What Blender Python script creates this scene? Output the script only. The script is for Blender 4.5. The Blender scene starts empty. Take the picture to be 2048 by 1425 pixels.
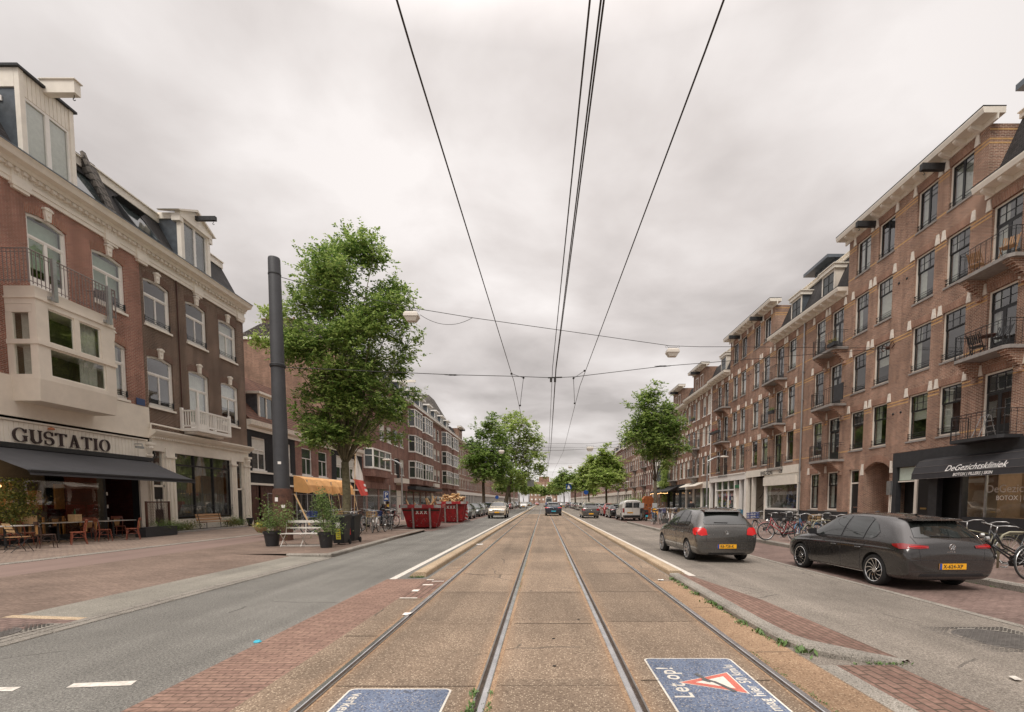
import bpy,math,random
from mathutils import Vector,Matrix
from mathutils.bvhtree import BVHTree
from math import sin,cos,pi,radians as R,sqrt
rnd = random.Random(7)
SC = bpy.context.scene
COL = SC.collection
# ------------------------------------------------ camera, sky, sun, exposure
TH = R(3.7); FP = 967.0; CH = 1.65; VX = 1087.0; VY = 1003.0
cam_d = bpy.data.cameras.new('camera'); cam = bpy.data.objects.new('camera',cam_d); COL.objects.link(cam)
cam.location = (0,0,CH); cam.rotation_euler = (pi/2 - TH,0,0)
cam_d.sensor_width = 36; cam_d.lens = FP/2048*36
cam_d.shift_x = -(VX-1024)/2048; cam_d.shift_y = (VY + FP*math.tan(TH) - 712.5)/2048
cam_d.clip_start = 0.05; cam_d.clip_end = 3000
SC.camera = cam
SC.view_settings.view_transform = 'Standard'; SC.view_settings.look = 'None'
SC.view_settings.exposure = 0.32; SC.view_settings.gamma = 1.0
def mknode(nt,typ,loc=None,**kw):
  n = nt.nodes.new(typ)
  for k,v in kw.items():
    if hasattr(n,k): setattr(n,k,v)
  return n
W = bpy.data.worlds.new('World'); SC.world = W; W.use_nodes = True
nt = W.node_tree; nt.nodes.clear()
out = nt.nodes.new('ShaderNodeOutputWorld'); bg = nt.nodes.new('ShaderNodeBackground')
bg.inputs['Strength'].default_value = 0.1
sky = nt.nodes.new('ShaderNodeTexSky'); sky.sky_type = 'NISHITA'; sky.sun_disc = False
SUN_EL = R(55); SUN_AZ = R(200)
sky.sun_elevation = SUN_EL; sky.sun_rotation = SUN_AZ
tc = nt.nodes.new('ShaderNodeTexCoord')
sep = nt.nodes.new('ShaderNodeSeparateXYZ'); nt.links.new(tc.outputs['Generated'],sep.inputs[0])
def wm(op,a,b=None,clamp=False):
  n = nt.nodes.new('ShaderNodeMath'); n.operation = op; n.use_clamp = clamp
  for i,v in enumerate((a,b)):
    if v is None: continue
    if isinstance(v,(int,float)): n.inputs[i].default_value = v
    else: nt.links.new(v,n.inputs[i])
  return n.outputs[0]
zc = wm('MAXIMUM',wm('ADD',sep.outputs[2],0.16),0.05)
comb = nt.nodes.new('ShaderNodeCombineXYZ')
nt.links.new(wm('DIVIDE',sep.outputs[0],zc),comb.inputs[0]); nt.links.new(wm('DIVIDE',sep.outputs[1],zc),comb.inputs[1])
comb.inputs[2].default_value = 3.3
n1 = nt.nodes.new('ShaderNodeTexNoise'); n1.inputs['Scale'].default_value = 0.95; n1.inputs['Detail'].default_value = 7; n1.inputs['Roughness'].default_value = 0.5
n1.inputs['Distortion'].default_value = 0.35
nt.links.new(comb.outputs[0],n1.inputs['Vector'])
n2 = nt.nodes.new('ShaderNodeTexNoise'); n2.inputs['Scale'].default_value = 2.9; n2.inputs['Detail'].default_value = 6; n2.inputs['Distortion'].default_value = .4
nt.links.new(comb.outputs[0],n2.inputs['Vector'])
dens = wm('ADD',wm('MULTIPLY',n1.outputs['Fac'],0.8),wm('MULTIPLY',n2.outputs['Fac'],0.2))
rp = nt.nodes.new('ShaderNodeValToRGB'); nt.links.new(dens,rp.inputs[0])
rp.color_ramp.elements[0].position = 0.37; rp.color_ramp.elements[0].color = (0.43,0.392,0.372,1)
rp.color_ramp.elements[1].position = 0.63; rp.color_ramp.elements[1].color = (0.84,0.79,0.765,1)
e = rp.color_ramp.elements.new(0.5); e.color = (0.63,0.58,0.556,1)
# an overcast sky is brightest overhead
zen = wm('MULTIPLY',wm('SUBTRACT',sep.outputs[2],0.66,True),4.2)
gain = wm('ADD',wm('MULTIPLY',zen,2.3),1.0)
# the sun stands behind the thinner cloud ahead, a little above the wires
dp = nt.nodes.new('ShaderNodeVectorMath'); dp.operation = 'DOT_PRODUCT'; nt.links.new(tc.outputs['Generated'],dp.inputs[0]); dp.inputs[1].default_value = (0.02,.80,.60)
glow = wm('MULTIPLY',wm('SUBTRACT',dp.outputs['Value'],0.72,True),0.75)
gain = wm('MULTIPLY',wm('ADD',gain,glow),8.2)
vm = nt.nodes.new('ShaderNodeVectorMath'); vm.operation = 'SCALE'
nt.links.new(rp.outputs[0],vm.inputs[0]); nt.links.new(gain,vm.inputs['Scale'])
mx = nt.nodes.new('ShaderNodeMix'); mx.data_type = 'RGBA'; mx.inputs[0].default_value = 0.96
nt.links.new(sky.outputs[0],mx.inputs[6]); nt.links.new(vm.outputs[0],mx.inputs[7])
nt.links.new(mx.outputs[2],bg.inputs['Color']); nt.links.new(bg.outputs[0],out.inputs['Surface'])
sd = bpy.data.lights.new('sun','SUN'); sd.energy = 1.5; sd.angle = R(24); sd.color = (1,0.95,0.88)
sun = bpy.data.objects.new('sun',sd); COL.objects.link(sun)
sdir = Vector((sin(SUN_AZ)*cos(SUN_EL),cos(SUN_AZ)*cos(SUN_EL),sin(SUN_EL)))
sun.rotation_euler = sdir.to_track_quat('Z','Y').to_euler(); sun.location = (0,-5,30)
# ------------------------------------------------ picture measurements to metres
def G(px,py,z=0.0):
  d = FP*(CH-z)/(cos(TH)*(py-VY)); return ((px-VX)*d/FP,(d-(CH-z)*sin(TH))/cos(TH),z)
def onX(px,py,X):
  d = FP*X/(px-VX); Z = CH+(VY-py)*cos(TH)*d/FP; return ((d+(Z-CH)*sin(TH))/cos(TH),Z)
def atY(px,py,Y):
  r = (VY-py)*cos(TH)/FP; d = Y*cos(TH)/(1+r*sin(TH)); return ((px-VX)*d/FP,Y,CH+r*d)
# ------------------------------------------------ mesh builder
class MB:
  def __init__(s): s.v = []; s.f = []; s.m = []; s.mi = 0
  def add(s,vs,fs):
    o = len(s.v); s.v += [tuple(p) for p in vs]
    for f in fs: s.f.append(tuple(i+o for i in f)); s.m.append(s.mi)
    return s
  def box(s,x0,x1,y0,y1,z0,z1):
    if x0 > x1: x0,x1 = x1,x0
    if y0 > y1: y0,y1 = y1,y0
    if z0 > z1: z0,z1 = z1,z0
    return s.add([(x0,y0,z0),(x1,y0,z0),(x1,y1,z0),(x0,y1,z0),(x0,y0,z1),(x1,y0,z1),(x1,y1,z1),(x0,y1,z1)],
       [(0,3,2,1),(4,5,6,7),(0,1,5,4),(1,2,6,5),(2,3,7,6),(3,0,4,7)])
  def prism(s,poly,axis,a,b):
    # poly: 2D outline in the other two axes (x:(y,z) y:(x,z) z:(x,y))
    n = len(poly)
    def P(p,t):
      return (t,p[0],p[1]) if axis == 'x' else (p[0],t,p[1]) if axis == 'y' else (p[0],p[1],t)
    vs = [P(p,a) for p in poly]+[P(p,b) for p in poly]
    return s.add(vs,[tuple(range(n-1,-1,-1)),tuple(range(n,2*n))]+[(i,(i+1)%n,(i+1)%n+n,i+n) for i in range(n)])
  def tube(s,pts,r,n=8,closed=False,caps=True):
    pts = [Vector(p) for p in pts]; m = len(pts)
    rr = r if isinstance(r,(list,tuple)) else [r]*m
    vs = []; prev = None
    for i,p in enumerate(pts):
      if closed: t = pts[(i+1)%m]-pts[i-1]
      else: t = pts[min(i+1,m-1)]-pts[max(i-1,0)]
      if t.length < 1e-9: t = Vector((0,0,1))
      t.normalize()
      if prev is None:
        a = Vector((0,0,1)) if abs(t.z) < .9 else Vector((1,0,0))
        u = t.cross(a).normalized()
      else:
        u = prev - t*prev.dot(t)
        if u.length < 1e-6: u = t.orthogonal()
        u.normalize()
      w = t.cross(u); prev = u
      for k in range(n):
        a = 2*pi*k/n; vs.append(p+(u*cos(a)+w*sin(a))*rr[i])
    fs = []
    for i in range(m if closed else m-1):
      j = (i+1)%m
      for k in range(n): fs.append((i*n+k,i*n+(k+1)%n,j*n+(k+1)%n,j*n+k))
    if not closed and caps: fs += [tuple(range(n-1,-1,-1)),tuple(range((m-1)*n,m*n))]
    return s.add(vs,fs)
  def lathe(s,prof,c=(0,0,0),n=20,axis='z',caps=True):
    vs = []; m = len(prof)
    for r,z in prof:
      for k in range(n):
        a = 2*pi*k/n
        if axis == 'z': p = (c[0]+r*cos(a),c[1]+r*sin(a),c[2]+z)
        elif axis == 'x': p = (c[0]+z,c[1]+r*cos(a),c[2]+r*sin(a))
        else: p = (c[0]+r*sin(a),c[1]+z,c[2]+r*cos(a))
        vs.append(p)
    fs = [(i*n+k,i*n+(k+1)%n,(i+1)*n+(k+1)%n,(i+1)*n+k) for i in range(m-1) for k in range(n)]
    if caps and prof[0][0] > 1e-6: fs.append(tuple(range(n-1,-1,-1)))
    if caps and prof[-1][0] > 1e-6: fs.append(tuple(range((m-1)*n,m*n)))
    return s.add(vs,fs)
  def grid(s,P):
    a = len(P); b = len(P[0])
    return s.add([p for row in P for p in row],[(i*b+j,i*b+j+1,(i+1)*b+j+1,(i+1)*b+j) for i in range(a-1) for j in range(b-1)])
  def quad(s,*p): return s.add(p,[tuple(range(len(p)))])
  def arc_beam(s,x0,x1,y0,y1,z,rise,th,n=8):
    # segmental arch band in the xz plane from x0 to x1, springing at z, thickness th
    for i in range(n):
      t0 = i/n; t1 = (i+1)/n
      f = lambda t: z+rise*(1-(2*t-1)**2)
      xa = x0+(x1-x0)*t0; xb = x0+(x1-x0)*t1
      s.prism([(xa,f(t0)),(xb,f(t1)),(xb,f(t1)+th),(xa,f(t0)+th)],'y',y0,y1)
    return s
  def build(s,name,mats,parent=None,loc=(0,0,0),rot=(0,0,0),smooth=False,recalc=True,mods=None):
    me = bpy.data.meshes.new(name); me.from_pydata(s.v,[],s.f)
    if not isinstance(mats,(list,tuple)): mats = [mats]
    for m in mats: me.materials.append(m)
    if len(mats) > 1: me.polygons.foreach_set('material_index',s.m)
    if smooth:
      me.polygons.foreach_set('use_smooth',[True]*len(me.polygons))
    if recalc and len(s.f) < 60000:
      import bmesh
      bm = bmesh.new(); bm.from_mesh(me); bmesh.ops.recalc_face_normals(bm,faces=bm.faces[:]); bm.to_mesh(me); bm.free()
    if smooth == 'auto':
      try: me.set_sharp_from_angle(angle=R(38))
      except Exception: pass
    o = bpy.data.objects.new(name,me); COL.objects.link(o)
    o.location = loc; o.rotation_euler = rot
    if parent is not None: o.parent = parent
    return o
def tag(o,label=None,cat=None,group=None,kind=None):
  if label: o['label'] = label
  if cat: o['category'] = cat
  if group: o['group'] = group
  if kind: o['kind'] = kind
  return o
def thing(name,label,cat,loc=(0,0,0),rz=0.0,group=None):
  o = bpy.data.objects.new(name,None); COL.objects.link(o); o.empty_display_size = .3
  o.location = loc; o.rotation_euler = (0,0,rz); return tag(o,label,cat,group)
CH_ = {}
def kids(o): return [c for c in bpy.data.objects if c.parent == o]
def tree_of(o):
  # snapshot (object, [subtrees]) so copies in loops stay fast
  return (o,[tree_of(c) for c in kids(o)])
def copy_tree(t,parent=None):
  c = t[0].copy(); COL.objects.link(c)
  if parent is not None: c.parent = parent
  for ch in t[1]: copy_tree(ch,c)
  return c
def place(t,loc,rz=0.0,label=None,group=None,scale=None,cat=None):
  c = copy_tree(t); c.location = loc; c.rotation_euler = (0,0,rz)
  if label: c['label'] = label
  if group: c['group'] = group
  if cat: c['category'] = cat
  if scale: c.scale = (scale,)*3 if isinstance(scale,(int,float)) else scale
  return c
# ------------------------------------------------ materials
MATS = {}
def pmat(name,col,rough=.6,metal=0,spec=.5,noise=0,nscale=6,bump=0,bscale=40,alpha=None,emis=None,coat=0,dirt=None,coords='Object'):
  m = bpy.data.materials.new(name); m.use_nodes = True; MATS[name] = m
  t = m.node_tree; b = t.nodes['Principled BSDF']
  b.inputs['Base Color'].default_value = (*col,1); b.inputs['Roughness'].default_value = rough
  b.inputs['Metallic'].default_value = metal; b.inputs['Specular IOR Level'].default_value = spec
  if coat: b.inputs['Coat Weight'].default_value = coat; b.inputs['Coat Roughness'].default_value = .04
  if emis: b.inputs['Emission Color'].default_value = (*emis[0],1); b.inputs['Emission Strength'].default_value = emis[1]
  c = t.nodes.new('ShaderNodeTexCoord')
  if noise:
    n = t.nodes.new('ShaderNodeTexNoise'); n.inputs['Scale'].default_value = nscale; n.inputs['Detail'].default_value = 8; n.inputs['Roughness'].default_value = .65
    t.links.new(c.outputs[coords],n.inputs['Vector'])
    r = t.nodes.new('ShaderNodeValToRGB'); t.links.new(n.outputs['Fac'],r.inputs[0])
    r.color_ramp.elements[0].position = .3; r.color_ramp.elements[1].position = .7
    lo = tuple(x*(1-noise) for x in col); hi = tuple(min(1,x*(1+noise)) for x in col)
    if dirt: lo = dirt
    r.color_ramp.elements[0].color = (*lo,1); r.color_ramp.elements[1].color = (*hi,1)
    t.links.new(r.outputs[0],b.inputs['Base Color'])
  if bump:
    n = t.nodes.new('ShaderNodeTexNoise'); n.inputs['Scale'].default_value = bscale; n.inputs['Detail'].default_value = 5
    t.links.new(c.outputs[coords],n.inputs['Vector'])
    bp = t.nodes.new('ShaderNodeBump'); bp.inputs['Strength'].default_value = bump; bp.inputs['Distance'].default_value = .02
    t.links.new(n.outputs['Fac'],bp.inputs['Height']); t.links.new(bp.outputs[0],b.inputs['Normal'])
  return m
def N(t,typ,ins=None,**kw):
  n = t.nodes.new(typ)
  for k,v in kw.items(): setattr(n,k,v)
  for k,v in (ins or {}).items():
    s = n.inputs[k]
    if hasattr(v,'is_linked') or isinstance(v,bpy.types.NodeSocket): t.links.new(v,s)
    else: s.default_value = v
  return n
def ramp(t,fac,stops):
  r = t.nodes.new('ShaderNodeValToRGB'); t.links.new(fac,r.inputs[0]); e = r.color_ramp.elements
  while len(e) < len(stops): e.new(.5)
  for i,(p,c) in enumerate(stops):
    e[i].position = p; e[i].color = (*c,1) if len(c) == 3 else c
  return r.outputs[0]
def mixc(t,fac,a,b,mode='MIX'):
  n = t.nodes.new('ShaderNodeMix'); n.data_type = 'RGBA'; n.blend_type = mode
  for s,v in ((0,fac),(6,a),(7,b)):
    if isinstance(v,bpy.types.NodeSocket): t.links.new(v,n.inputs[s])
    else: n.inputs[s].default_value = v if isinstance(v,(int,float)) else (*v,1) if len(v) == 3 else v
  return n.outputs[2]
def brick(name,c1,c2,mortar,bw=.22,bh=.065,mort=.011,vary=.25,ground=False,rot=0,rough=.85,stain=.35,soldier=False):
  m = bpy.data.materials.new(name); m.use_nodes = True; MATS[name] = m; t = m.node_tree; b = t.nodes['Principled BSDF']
  c = N(t,'ShaderNodeTexCoord'); s = N(t,'ShaderNodeSeparateXYZ',{0: c.outputs['Object']})
  if ground:
    mp = N(t,'ShaderNodeMapping',{'Vector': c.outputs['Object']}); mp.inputs['Rotation'].default_value = (0,0,rot); vec = mp.outputs[0]
  else:
    a = N(t,'ShaderNodeMath',{0: s.outputs[0],1: s.outputs[1]},operation='ADD')
    cb = N(t,'ShaderNodeCombineXYZ',{1: a.outputs[0],0: s.outputs[2]} if soldier else {0: a.outputs[0],1: s.outputs[2]}); vec = cb.outputs[0]
  br = N(t,'ShaderNodeTexBrick',{'Vector': vec,'Color1': (*c1,1),'Color2': (*c2,1),'Mortar': (*mortar,1),'Scale': 1.0,
    'Mortar Size': mort,'Mortar Smooth': .2,'Bias': 0.0,'Brick Width': bw,'Row Height': bh})
  n = N(t,'ShaderNodeTexNoise',{'Vector': c.outputs['Object'],'Scale': .7,'Detail': 9.0,'Roughness': .6})
  n2 = N(t,'ShaderNodeTexNoise',{'Vector': c.outputs['Object'],'Scale': 22.0,'Detail': 4.0})
  st = ramp(t,n.outputs['Fac'],[(.3,(1-stain,)*3),(.65,(1+stain*.25,)*3)])
  st2 = ramp(t,n2.outputs['Fac'],[(.3,(1-vary,)*3),(.7,(1+vary,)*3)])
  mp2 = N(t,'ShaderNodeMapping',{'Vector': c.outputs['Object']}); mp2.inputs['Scale'].default_value = (2.2,2.2,.12)
  n4 = N(t,'ShaderNodeTexNoise',{'Vector': mp2.outputs[0],'Scale': 1.0,'Detail': 5.0}); st4 = ramp(t,n4.outputs['Fac'],[(.35,(.80,.79,.78)),(.6,(1.06,1.05,1.04))])
  col = mixc(t,1.0,mixc(t,1.0,br.outputs['Color'],st,'MULTIPLY'),st2,'MULTIPLY')
  if not ground: col = mixc(t,1.0,col,st4,'MULTIPLY')
  t.links.new(col,b.inputs['Base Color']); b.inputs['Roughness'].default_value = rough; b.inputs['Specular IOR Level'].default_value = .3
  bp = N(t,'ShaderNodeBump',{'Strength': .6,'Distance': .01,'Height': br.outputs['Fac']},invert=True)
  t.links.new(bp.outputs[0],b.inputs['Normal'])
  return m
M_redbrick = brick('red_brick',(.40,.165,.115),(.27,.105,.075),(.50,.39,.32),mort=.010)
M_brownbrick = brick('brown_brick',(.15,.085,.06),(.085,.05,.038),(.42,.34,.27),mort=.010)
M_rbrick = brick('warm_brick',(.42,.222,.148),(.225,.115,.080),(.58,.46,.37),mort=.012)
M_rbrick2 = brick('deep_brick',(.34,.175,.118),(.20,.102,.073),(.45,.35,.27),mort=.010)
M_lbrick = brick('rose_brick',(.33,.17,.135),(.24,.12,.095),(.34,.25,.21),mort=.008)
M_darkbrick = brick('painted_dark_brick',(.035,.035,.038),(.03,.03,.033),(.02,.02,.02),mort=.006)
M_soldier = brick('soldier_brick',(.42,.22,.15),(.32,.16,.11),(.45,.36,.29),bw=.22,bh=.068,mort=.010,soldier=True)
M_soldred = brick('soldier_red_brick',(.44,.19,.125),(.34,.14,.09),(.42,.33,.27),bw=.22,bh=.068,soldier=True)
M_soldbrown = brick('soldier_brown_brick',(.18,.085,.06),(.12,.06,.045),(.32,.25,.2),bw=.22,bh=.068,soldier=True)
M_yband = pmat('ochre_brick',(.62,.38,.17),.85,noise=.25,nscale=9)
M_roof_red = brick('red_roof_tiles',(.25,.125,.085),(.18,.09,.065),(.07,.04,.03),bw=.25,bh=.2,mort=.03)
M_roof_dark = brick('dark_slates',(.07,.065,.065),(.05,.047,.047),(.02,.02,.02),bw=.22,bh=.14,mort=.012)
M_roof_grey = brick('grey_roof_tiles',(.19,.17,.15),(.13,.12,.11),(.05,.045,.04),bw=.28,bh=.3,mort=.035)
M_cream = pmat('cream_paint',(.84,.785,.69),.5,noise=.07,nscale=3,bump=.05)
M_white = pmat('white_paint',(.86,.83,.78),.45,noise=.05,nscale=3)
M_render = pmat('cream_render',(.78,.71,.61),.8,noise=.07,nscale=1.5,bump=.25,bscale=90)
M_stone = pmat('pale_stone',(.80,.745,.66),.8,noise=.15,nscale=8)
M_greystone = pmat('grey_stone',(.30,.28,.26),.8,noise=.2,nscale=6,bump=.2)
M_zinc = pmat('zinc_sheet',(.13,.15,.17),.35,metal=.4,noise=.25,nscale=3)
M_black = pmat('black_paint',(.015,.015,.016),.35,noise=.2)
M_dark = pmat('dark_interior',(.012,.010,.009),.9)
M_charcoal = pmat('charcoal_render',(.03,.031,.034),.6,noise=.25,nscale=5,bump=.2)
M_iron = pmat('dark_iron',(.035,.036,.038),.5,metal=.3,noise=.3,nscale=12)
M_wood = pmat('teak_wood',(.34,.19,.09),.6,noise=.3,nscale=12)
M_woodpale = pmat('raw_timber',(.62,.42,.22),.75,noise=.25,nscale=9)
M_browndoor = pmat('dark_brown_boarding',(.075,.03,.02),.6,noise=.4,nscale=4)
M_steel = pmat('galvanised_steel',(.42,.43,.43),.4,metal=.8,noise=.15)
M_rubber = pmat('black_rubber',(.014,.014,.014),.8,noise=.2,nscale=20)
M_chrome = pmat('chrome',(.7,.7,.7),.15,metal=1)
M_yellow = pmat('yellow_plate',(.85,.50,.03),.5)
M_curtain = pmat('curtain_cloth',(.62,.60,.54),.9,noise=.12,nscale=7)
M_greencurt = pmat('pale_green_blind',(.50,.58,.50),.9,noise=.08)
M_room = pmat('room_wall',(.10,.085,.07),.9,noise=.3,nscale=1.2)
def glassmat(name,tint=(.9,.95,.93),rough=.0,refl=1.0,ior=1.55):
  m = bpy.data.materials.new(name); m.use_nodes = True; t = m.node_tree; t.nodes.clear(); MATS[name] = m
  o = N(t,'ShaderNodeOutputMaterial'); tr = N(t,'ShaderNodeBsdfTransparent',{'Color': (*tint,1)})
  g = N(t,'ShaderNodeBsdfGlossy',{'Color': (.96,.96,.96,1),'Roughness': rough})
  fr = N(t,'ShaderNodeFresnel',{'IOR': ior}); ma = N(t,'ShaderNodeMath',{0: fr.outputs[0],1: refl},operation='MULTIPLY',use_clamp=True)
  geo = N(t,'ShaderNodeTexCoord'); nz = N(t,'ShaderNodeTexNoise',{'Vector': geo.outputs['Object'],'Scale': 1.3,'Detail': 1.0})
  bp = N(t,'ShaderNodeBump',{'Strength': .03,'Distance': .05,'Height': nz.outputs['Fac']}); t.links.new(bp.outputs[0],g.inputs['Normal'])
  gm = N(t,'ShaderNodeNewGeometry'); inv = N(t,'ShaderNodeMath',{0: 1.0,1: gm.outputs['Backfacing']},operation='SUBTRACT'); mb_ = N(t,'ShaderNodeMath',{0: ma.outputs[0],1: inv.outputs[0]},operation='MULTIPLY')
  tw = N(t,'ShaderNodeMix',{0: gm.outputs['Backfacing'],6: (*tint,1),7: (1,1,1,1)},data_type='RGBA'); t.links.new(tw.outputs[2],tr.inputs[0])
  mx = N(t,'ShaderNodeMixShader',{0: mb_.outputs[0],1: tr.outputs[0],2: g.outputs[0]}); t.links.new(mx.outputs[0],o.inputs[0])
  return m
M_glass = glassmat('window_glass',(.86,.91,.89),ior=1.75,refl=2.0)
M_shopglass = glassmat('shop_glass',(.88,.92,.90),ior=1.6,refl=1.7)
M_carglass = pmat('car_glass',(.014,.017,.016),.03,spec=.8,noise=.6,nscale=1.6)
M_carglass.node_tree.nodes['Principled BSDF'].inputs['IOR'].default_value = 1.6
M_darkpane = pmat('dark_window_glass',(.035,.045,.045),.06,spec=.9,noise=.5,nscale=.8)
M_panelwood = pmat('golden_panel_wood',(.42,.22,.08),.45,noise=.2,nscale=10)
# ------------------------------------------------ ground
def noise_ground(name,stops,scale=60,big=.5,bump=.25,rough=.85,speck=None,bigamt=.25,cracks=False,slab=False):
  m = bpy.data.materials.new(name); m.use_nodes = True; MATS[name] = m; t = m.node_tree; b = t.nodes['Principled BSDF']
  c = N(t,'ShaderNodeTexCoord')
  n = N(t,'ShaderNodeTexNoise',{'Vector': c.outputs['Object'],'Scale': float(scale),'Detail': 6.0,'Roughness': .7})
  col = ramp(t,n.outputs['Fac'],stops)
  if speck:
    vo = N(t,'ShaderNodeTexVoronoi',{'Vector': c.outputs['Object'],'Scale': float(speck[0])})
    sv = N(t,'ShaderNodeSeparateColor',{0: vo.outputs['Color']})
    pick = N(t,'ShaderNodeMath',{0: sv.outputs[0],1: speck[1]},operation='GREATER_THAN')
    near = N(t,'ShaderNodeMath',{0: vo.outputs['Distance'],1: .42},operation='LESS_THAN')
    f = N(t,'ShaderNodeMath',{0: pick.outputs[0],1: near.outputs[0]},operation='MULTIPLY')
    col = mixc(t,f.outputs[0],col,speck[2])
    dk = N(t,'ShaderNodeMath',{0: sv.outputs[1],1: .80},operation='GREATER_THAN')
    f2 = N(t,'ShaderNodeMath',{0: dk.outputs[0],1: .75},operation='MULTIPLY')
    col = mixc(t,f2.outputs[0],col,speck[3])
  n2 = N(t,'ShaderNodeTexNoise',{'Vector': c.outputs['Object'],'Scale': float(big),'Detail': 7.0,'Roughness': .62})
  st = ramp(t,n2.outputs['Fac'],[(.28,(1-bigamt,)*3),(.72,(1+bigamt,)*3)])
  col = mixc(t,1.0,col,st,'MULTIPLY')
  # long streaks along the street: wheel tracks and wash
  mp = N(t,'ShaderNodeMapping',{'Vector': c.outputs['Object']}); mp.inputs['Scale'].default_value = (1.6,.05,1)
  n3 = N(t,'ShaderNodeTexNoise',{'Vector': mp.outputs[0],'Scale': 1.2,'Detail': 4.0})
  st = ramp(t,n3.outputs['Fac'],[(.3,(.80,)*3),(.7,(1.14,)*3)])
  col = mixc(t,1.0,col,st,'MULTIPLY')
  # cracks and old repairs
  if cracks:
    w_ = N(t,'ShaderNodeTexNoise',{'Vector': c.outputs['Object'],'Scale': 1.3,'Detail': 6.0}); wv = mixc(t,.25,c.outputs['Object'],w_.outputs['Color'])
    vc = N(t,'ShaderNodeTexVoronoi',{'Vector': wv,'Scale': .42},feature='DISTANCE_TO_EDGE')
    lt = N(t,'ShaderNodeMath',{0: vc.outputs['Distance'],1: .0045},operation='LESS_THAN'); ms = N(t,'ShaderNodeMath',{0: n2.outputs['Fac'],1: .52},operation='GREATER_THAN'); cf = N(t,'ShaderNodeMath',{0: lt.outputs[0],1: ms.outputs[0]},operation='MULTIPLY'); cf = N(t,'ShaderNodeMath',{0: cf.outputs[0],1: .55},operation='MULTIPLY')
    col = mixc(t,cf.outputs[0],col,(.05,.045,.04))
  if slab:
    sx = N(t,'ShaderNodeSeparateXYZ',{0: c.outputs['Object']})
    br = N(t,'ShaderNodeTexBrick',{'Vector': c.outputs['Object'],'Color1': (.84,.84,.84,1),'Color2': (1.12,1.11,1.10,1),'Mortar': (1,1,1,1),'Mortar Size': 0.0,'Scale': 1.0,'Brick Width': 1.36,'Row Height': 2.2}); col = mixc(t,1.0,col,br.outputs['Color'],'MULTIPLY')
    d = None
    for rx in (-1.95,-.517,.768,2.2):
      s1 = N(t,'ShaderNodeMath',{0: sx.outputs[0],1: rx},operation='SUBTRACT'); s1 = N(t,'ShaderNodeMath',{0: s1.outputs[0]},operation='ABSOLUTE').outputs[0]
      d = s1 if d is None else N(t,'ShaderNodeMath',{0: d,1: s1},operation='MINIMUM').outputs[0]
    dn = N(t,'ShaderNodeMath',{0: n2.outputs['Fac'],1: -.30},operation='MULTIPLY_ADD'); dn.inputs[2].default_value = .24
    dd_ = N(t,'ShaderNodeMath',{0: d,1: dn.outputs[0]},operation='ADD'); mr = N(t,'ShaderNodeMapRange',{0: dd_.outputs[0],1: .08,2: .30,3: .42,4: 0.0})
    col = mixc(t,mr.outputs[0],col,(.33,.20,.11))
  t.links.new(col,b.inputs['Base Color']); b.inputs['Roughness'].default_value = rough; b.inputs['Specular IOR Level'].default_value = .35
  bp = N(t,'ShaderNodeBump',{'Strength': bump,'Distance': .012,'Height': n.outputs['Fac']}); t.links.new(bp.outputs[0],b.inputs['Normal'])
  return m
M_asphaltL = noise_ground('blue_grey_asphalt',[(.38,(.092,.086,.076)),(.62,(.27,.26,.232))],48,.45,.3,speck=(160,.93,(.38,.37,.34),(.085,.085,.08)),cracks=True)
M_asphaltR = noise_ground('worn_brown_asphalt',[(.38,(.125,.108,.088)),(.62,(.33,.29,.245))],48,.4,.3,speck=(150,.9,(.45,.42,.37),(.12,.10,.085)),cracks=True,bigamt=.30)
M_slab = noise_ground('exposed_aggregate_concrete',[(.36,(.19,.14,.10)),(.64,(.30,.225,.16))],55,.35,.35,speck=(62,.72,(.52,.42,.31),(.14,.10,.07)),bigamt=.28,slab=True,cracks=True)
M_rust = noise_ground('rusty_sand_concrete',[(.36,(.27,.17,.10)),(.64,(.38,.26,.165))],60,.9,.3,speck=(70,.86,(.55,.42,.28),(.17,.10,.06)))
M_greyband = noise_ground('grey_concrete_band',[(.35,(.20,.185,.155)),(.65,(.31,.29,.245))],50,.5,.2,speck=(110,.9,(.42,.40,.35),(.14,.13,.11)))
M_bikepath = noise_ground('red_asphalt',[(.35,(.20,.14,.12)),(.65,(.265,.19,.16))],80,.3,.2,bigamt=.12)
M_kerbgrey = noise_ground('grey_kerb_stone',[(.35,(.22,.20,.17)),(.65,(.34,.31,.27))],50,1.2,.3,speck=(90,.88,(.45,.42,.37),(.12,.11,.09)))
M_kerbyel = noise_ground('ochre_kerb_stone',[(.35,(.40,.30,.195)),(.65,(.54,.42,.29))],40,1.0,.3,speck=(90,.8,(.60,.50,.37),(.25,.17,.10)),bigamt=.15)
M_earth = noise_ground('bare_ground',[(.35,(.16,.13,.10)),(.65,(.26,.22,.18))],30,.2,.2)
M_pave_brick = brick('red_paving_brick',(.255,.185,.145),(.20,.145,.115),(.15,.11,.085),bw=.21,bh=.07,mort=.008,ground=True,stain=.3)
M_pave_brick2 = brick('running_paving_brick',(.32,.205,.155),(.25,.155,.12),(.13,.085,.065),bw=.21,bh=.07,mort=.006,ground=True,stain=.25)
M_pave_brickR = brick('worn_paving_brick',(.28,.175,.135),(.21,.125,.098),(.11,.08,.06),bw=.22,bh=.10,mort=.010,ground=True,rot=pi/2,stain=.3)
M_pave_tile = brick('brown_pavers',(.30,.23,.18),(.24,.18,.145),(.14,.105,.09),bw=.2,bh=.1,mort=.008,ground=True,stain=.25)
M_pave_tileR = brick('rose_pavers',(.28,.205,.17),(.21,.15,.13),(.15,.10,.085),bw=.2,bh=.1,mort=.008,ground=True,stain=.3)
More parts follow.
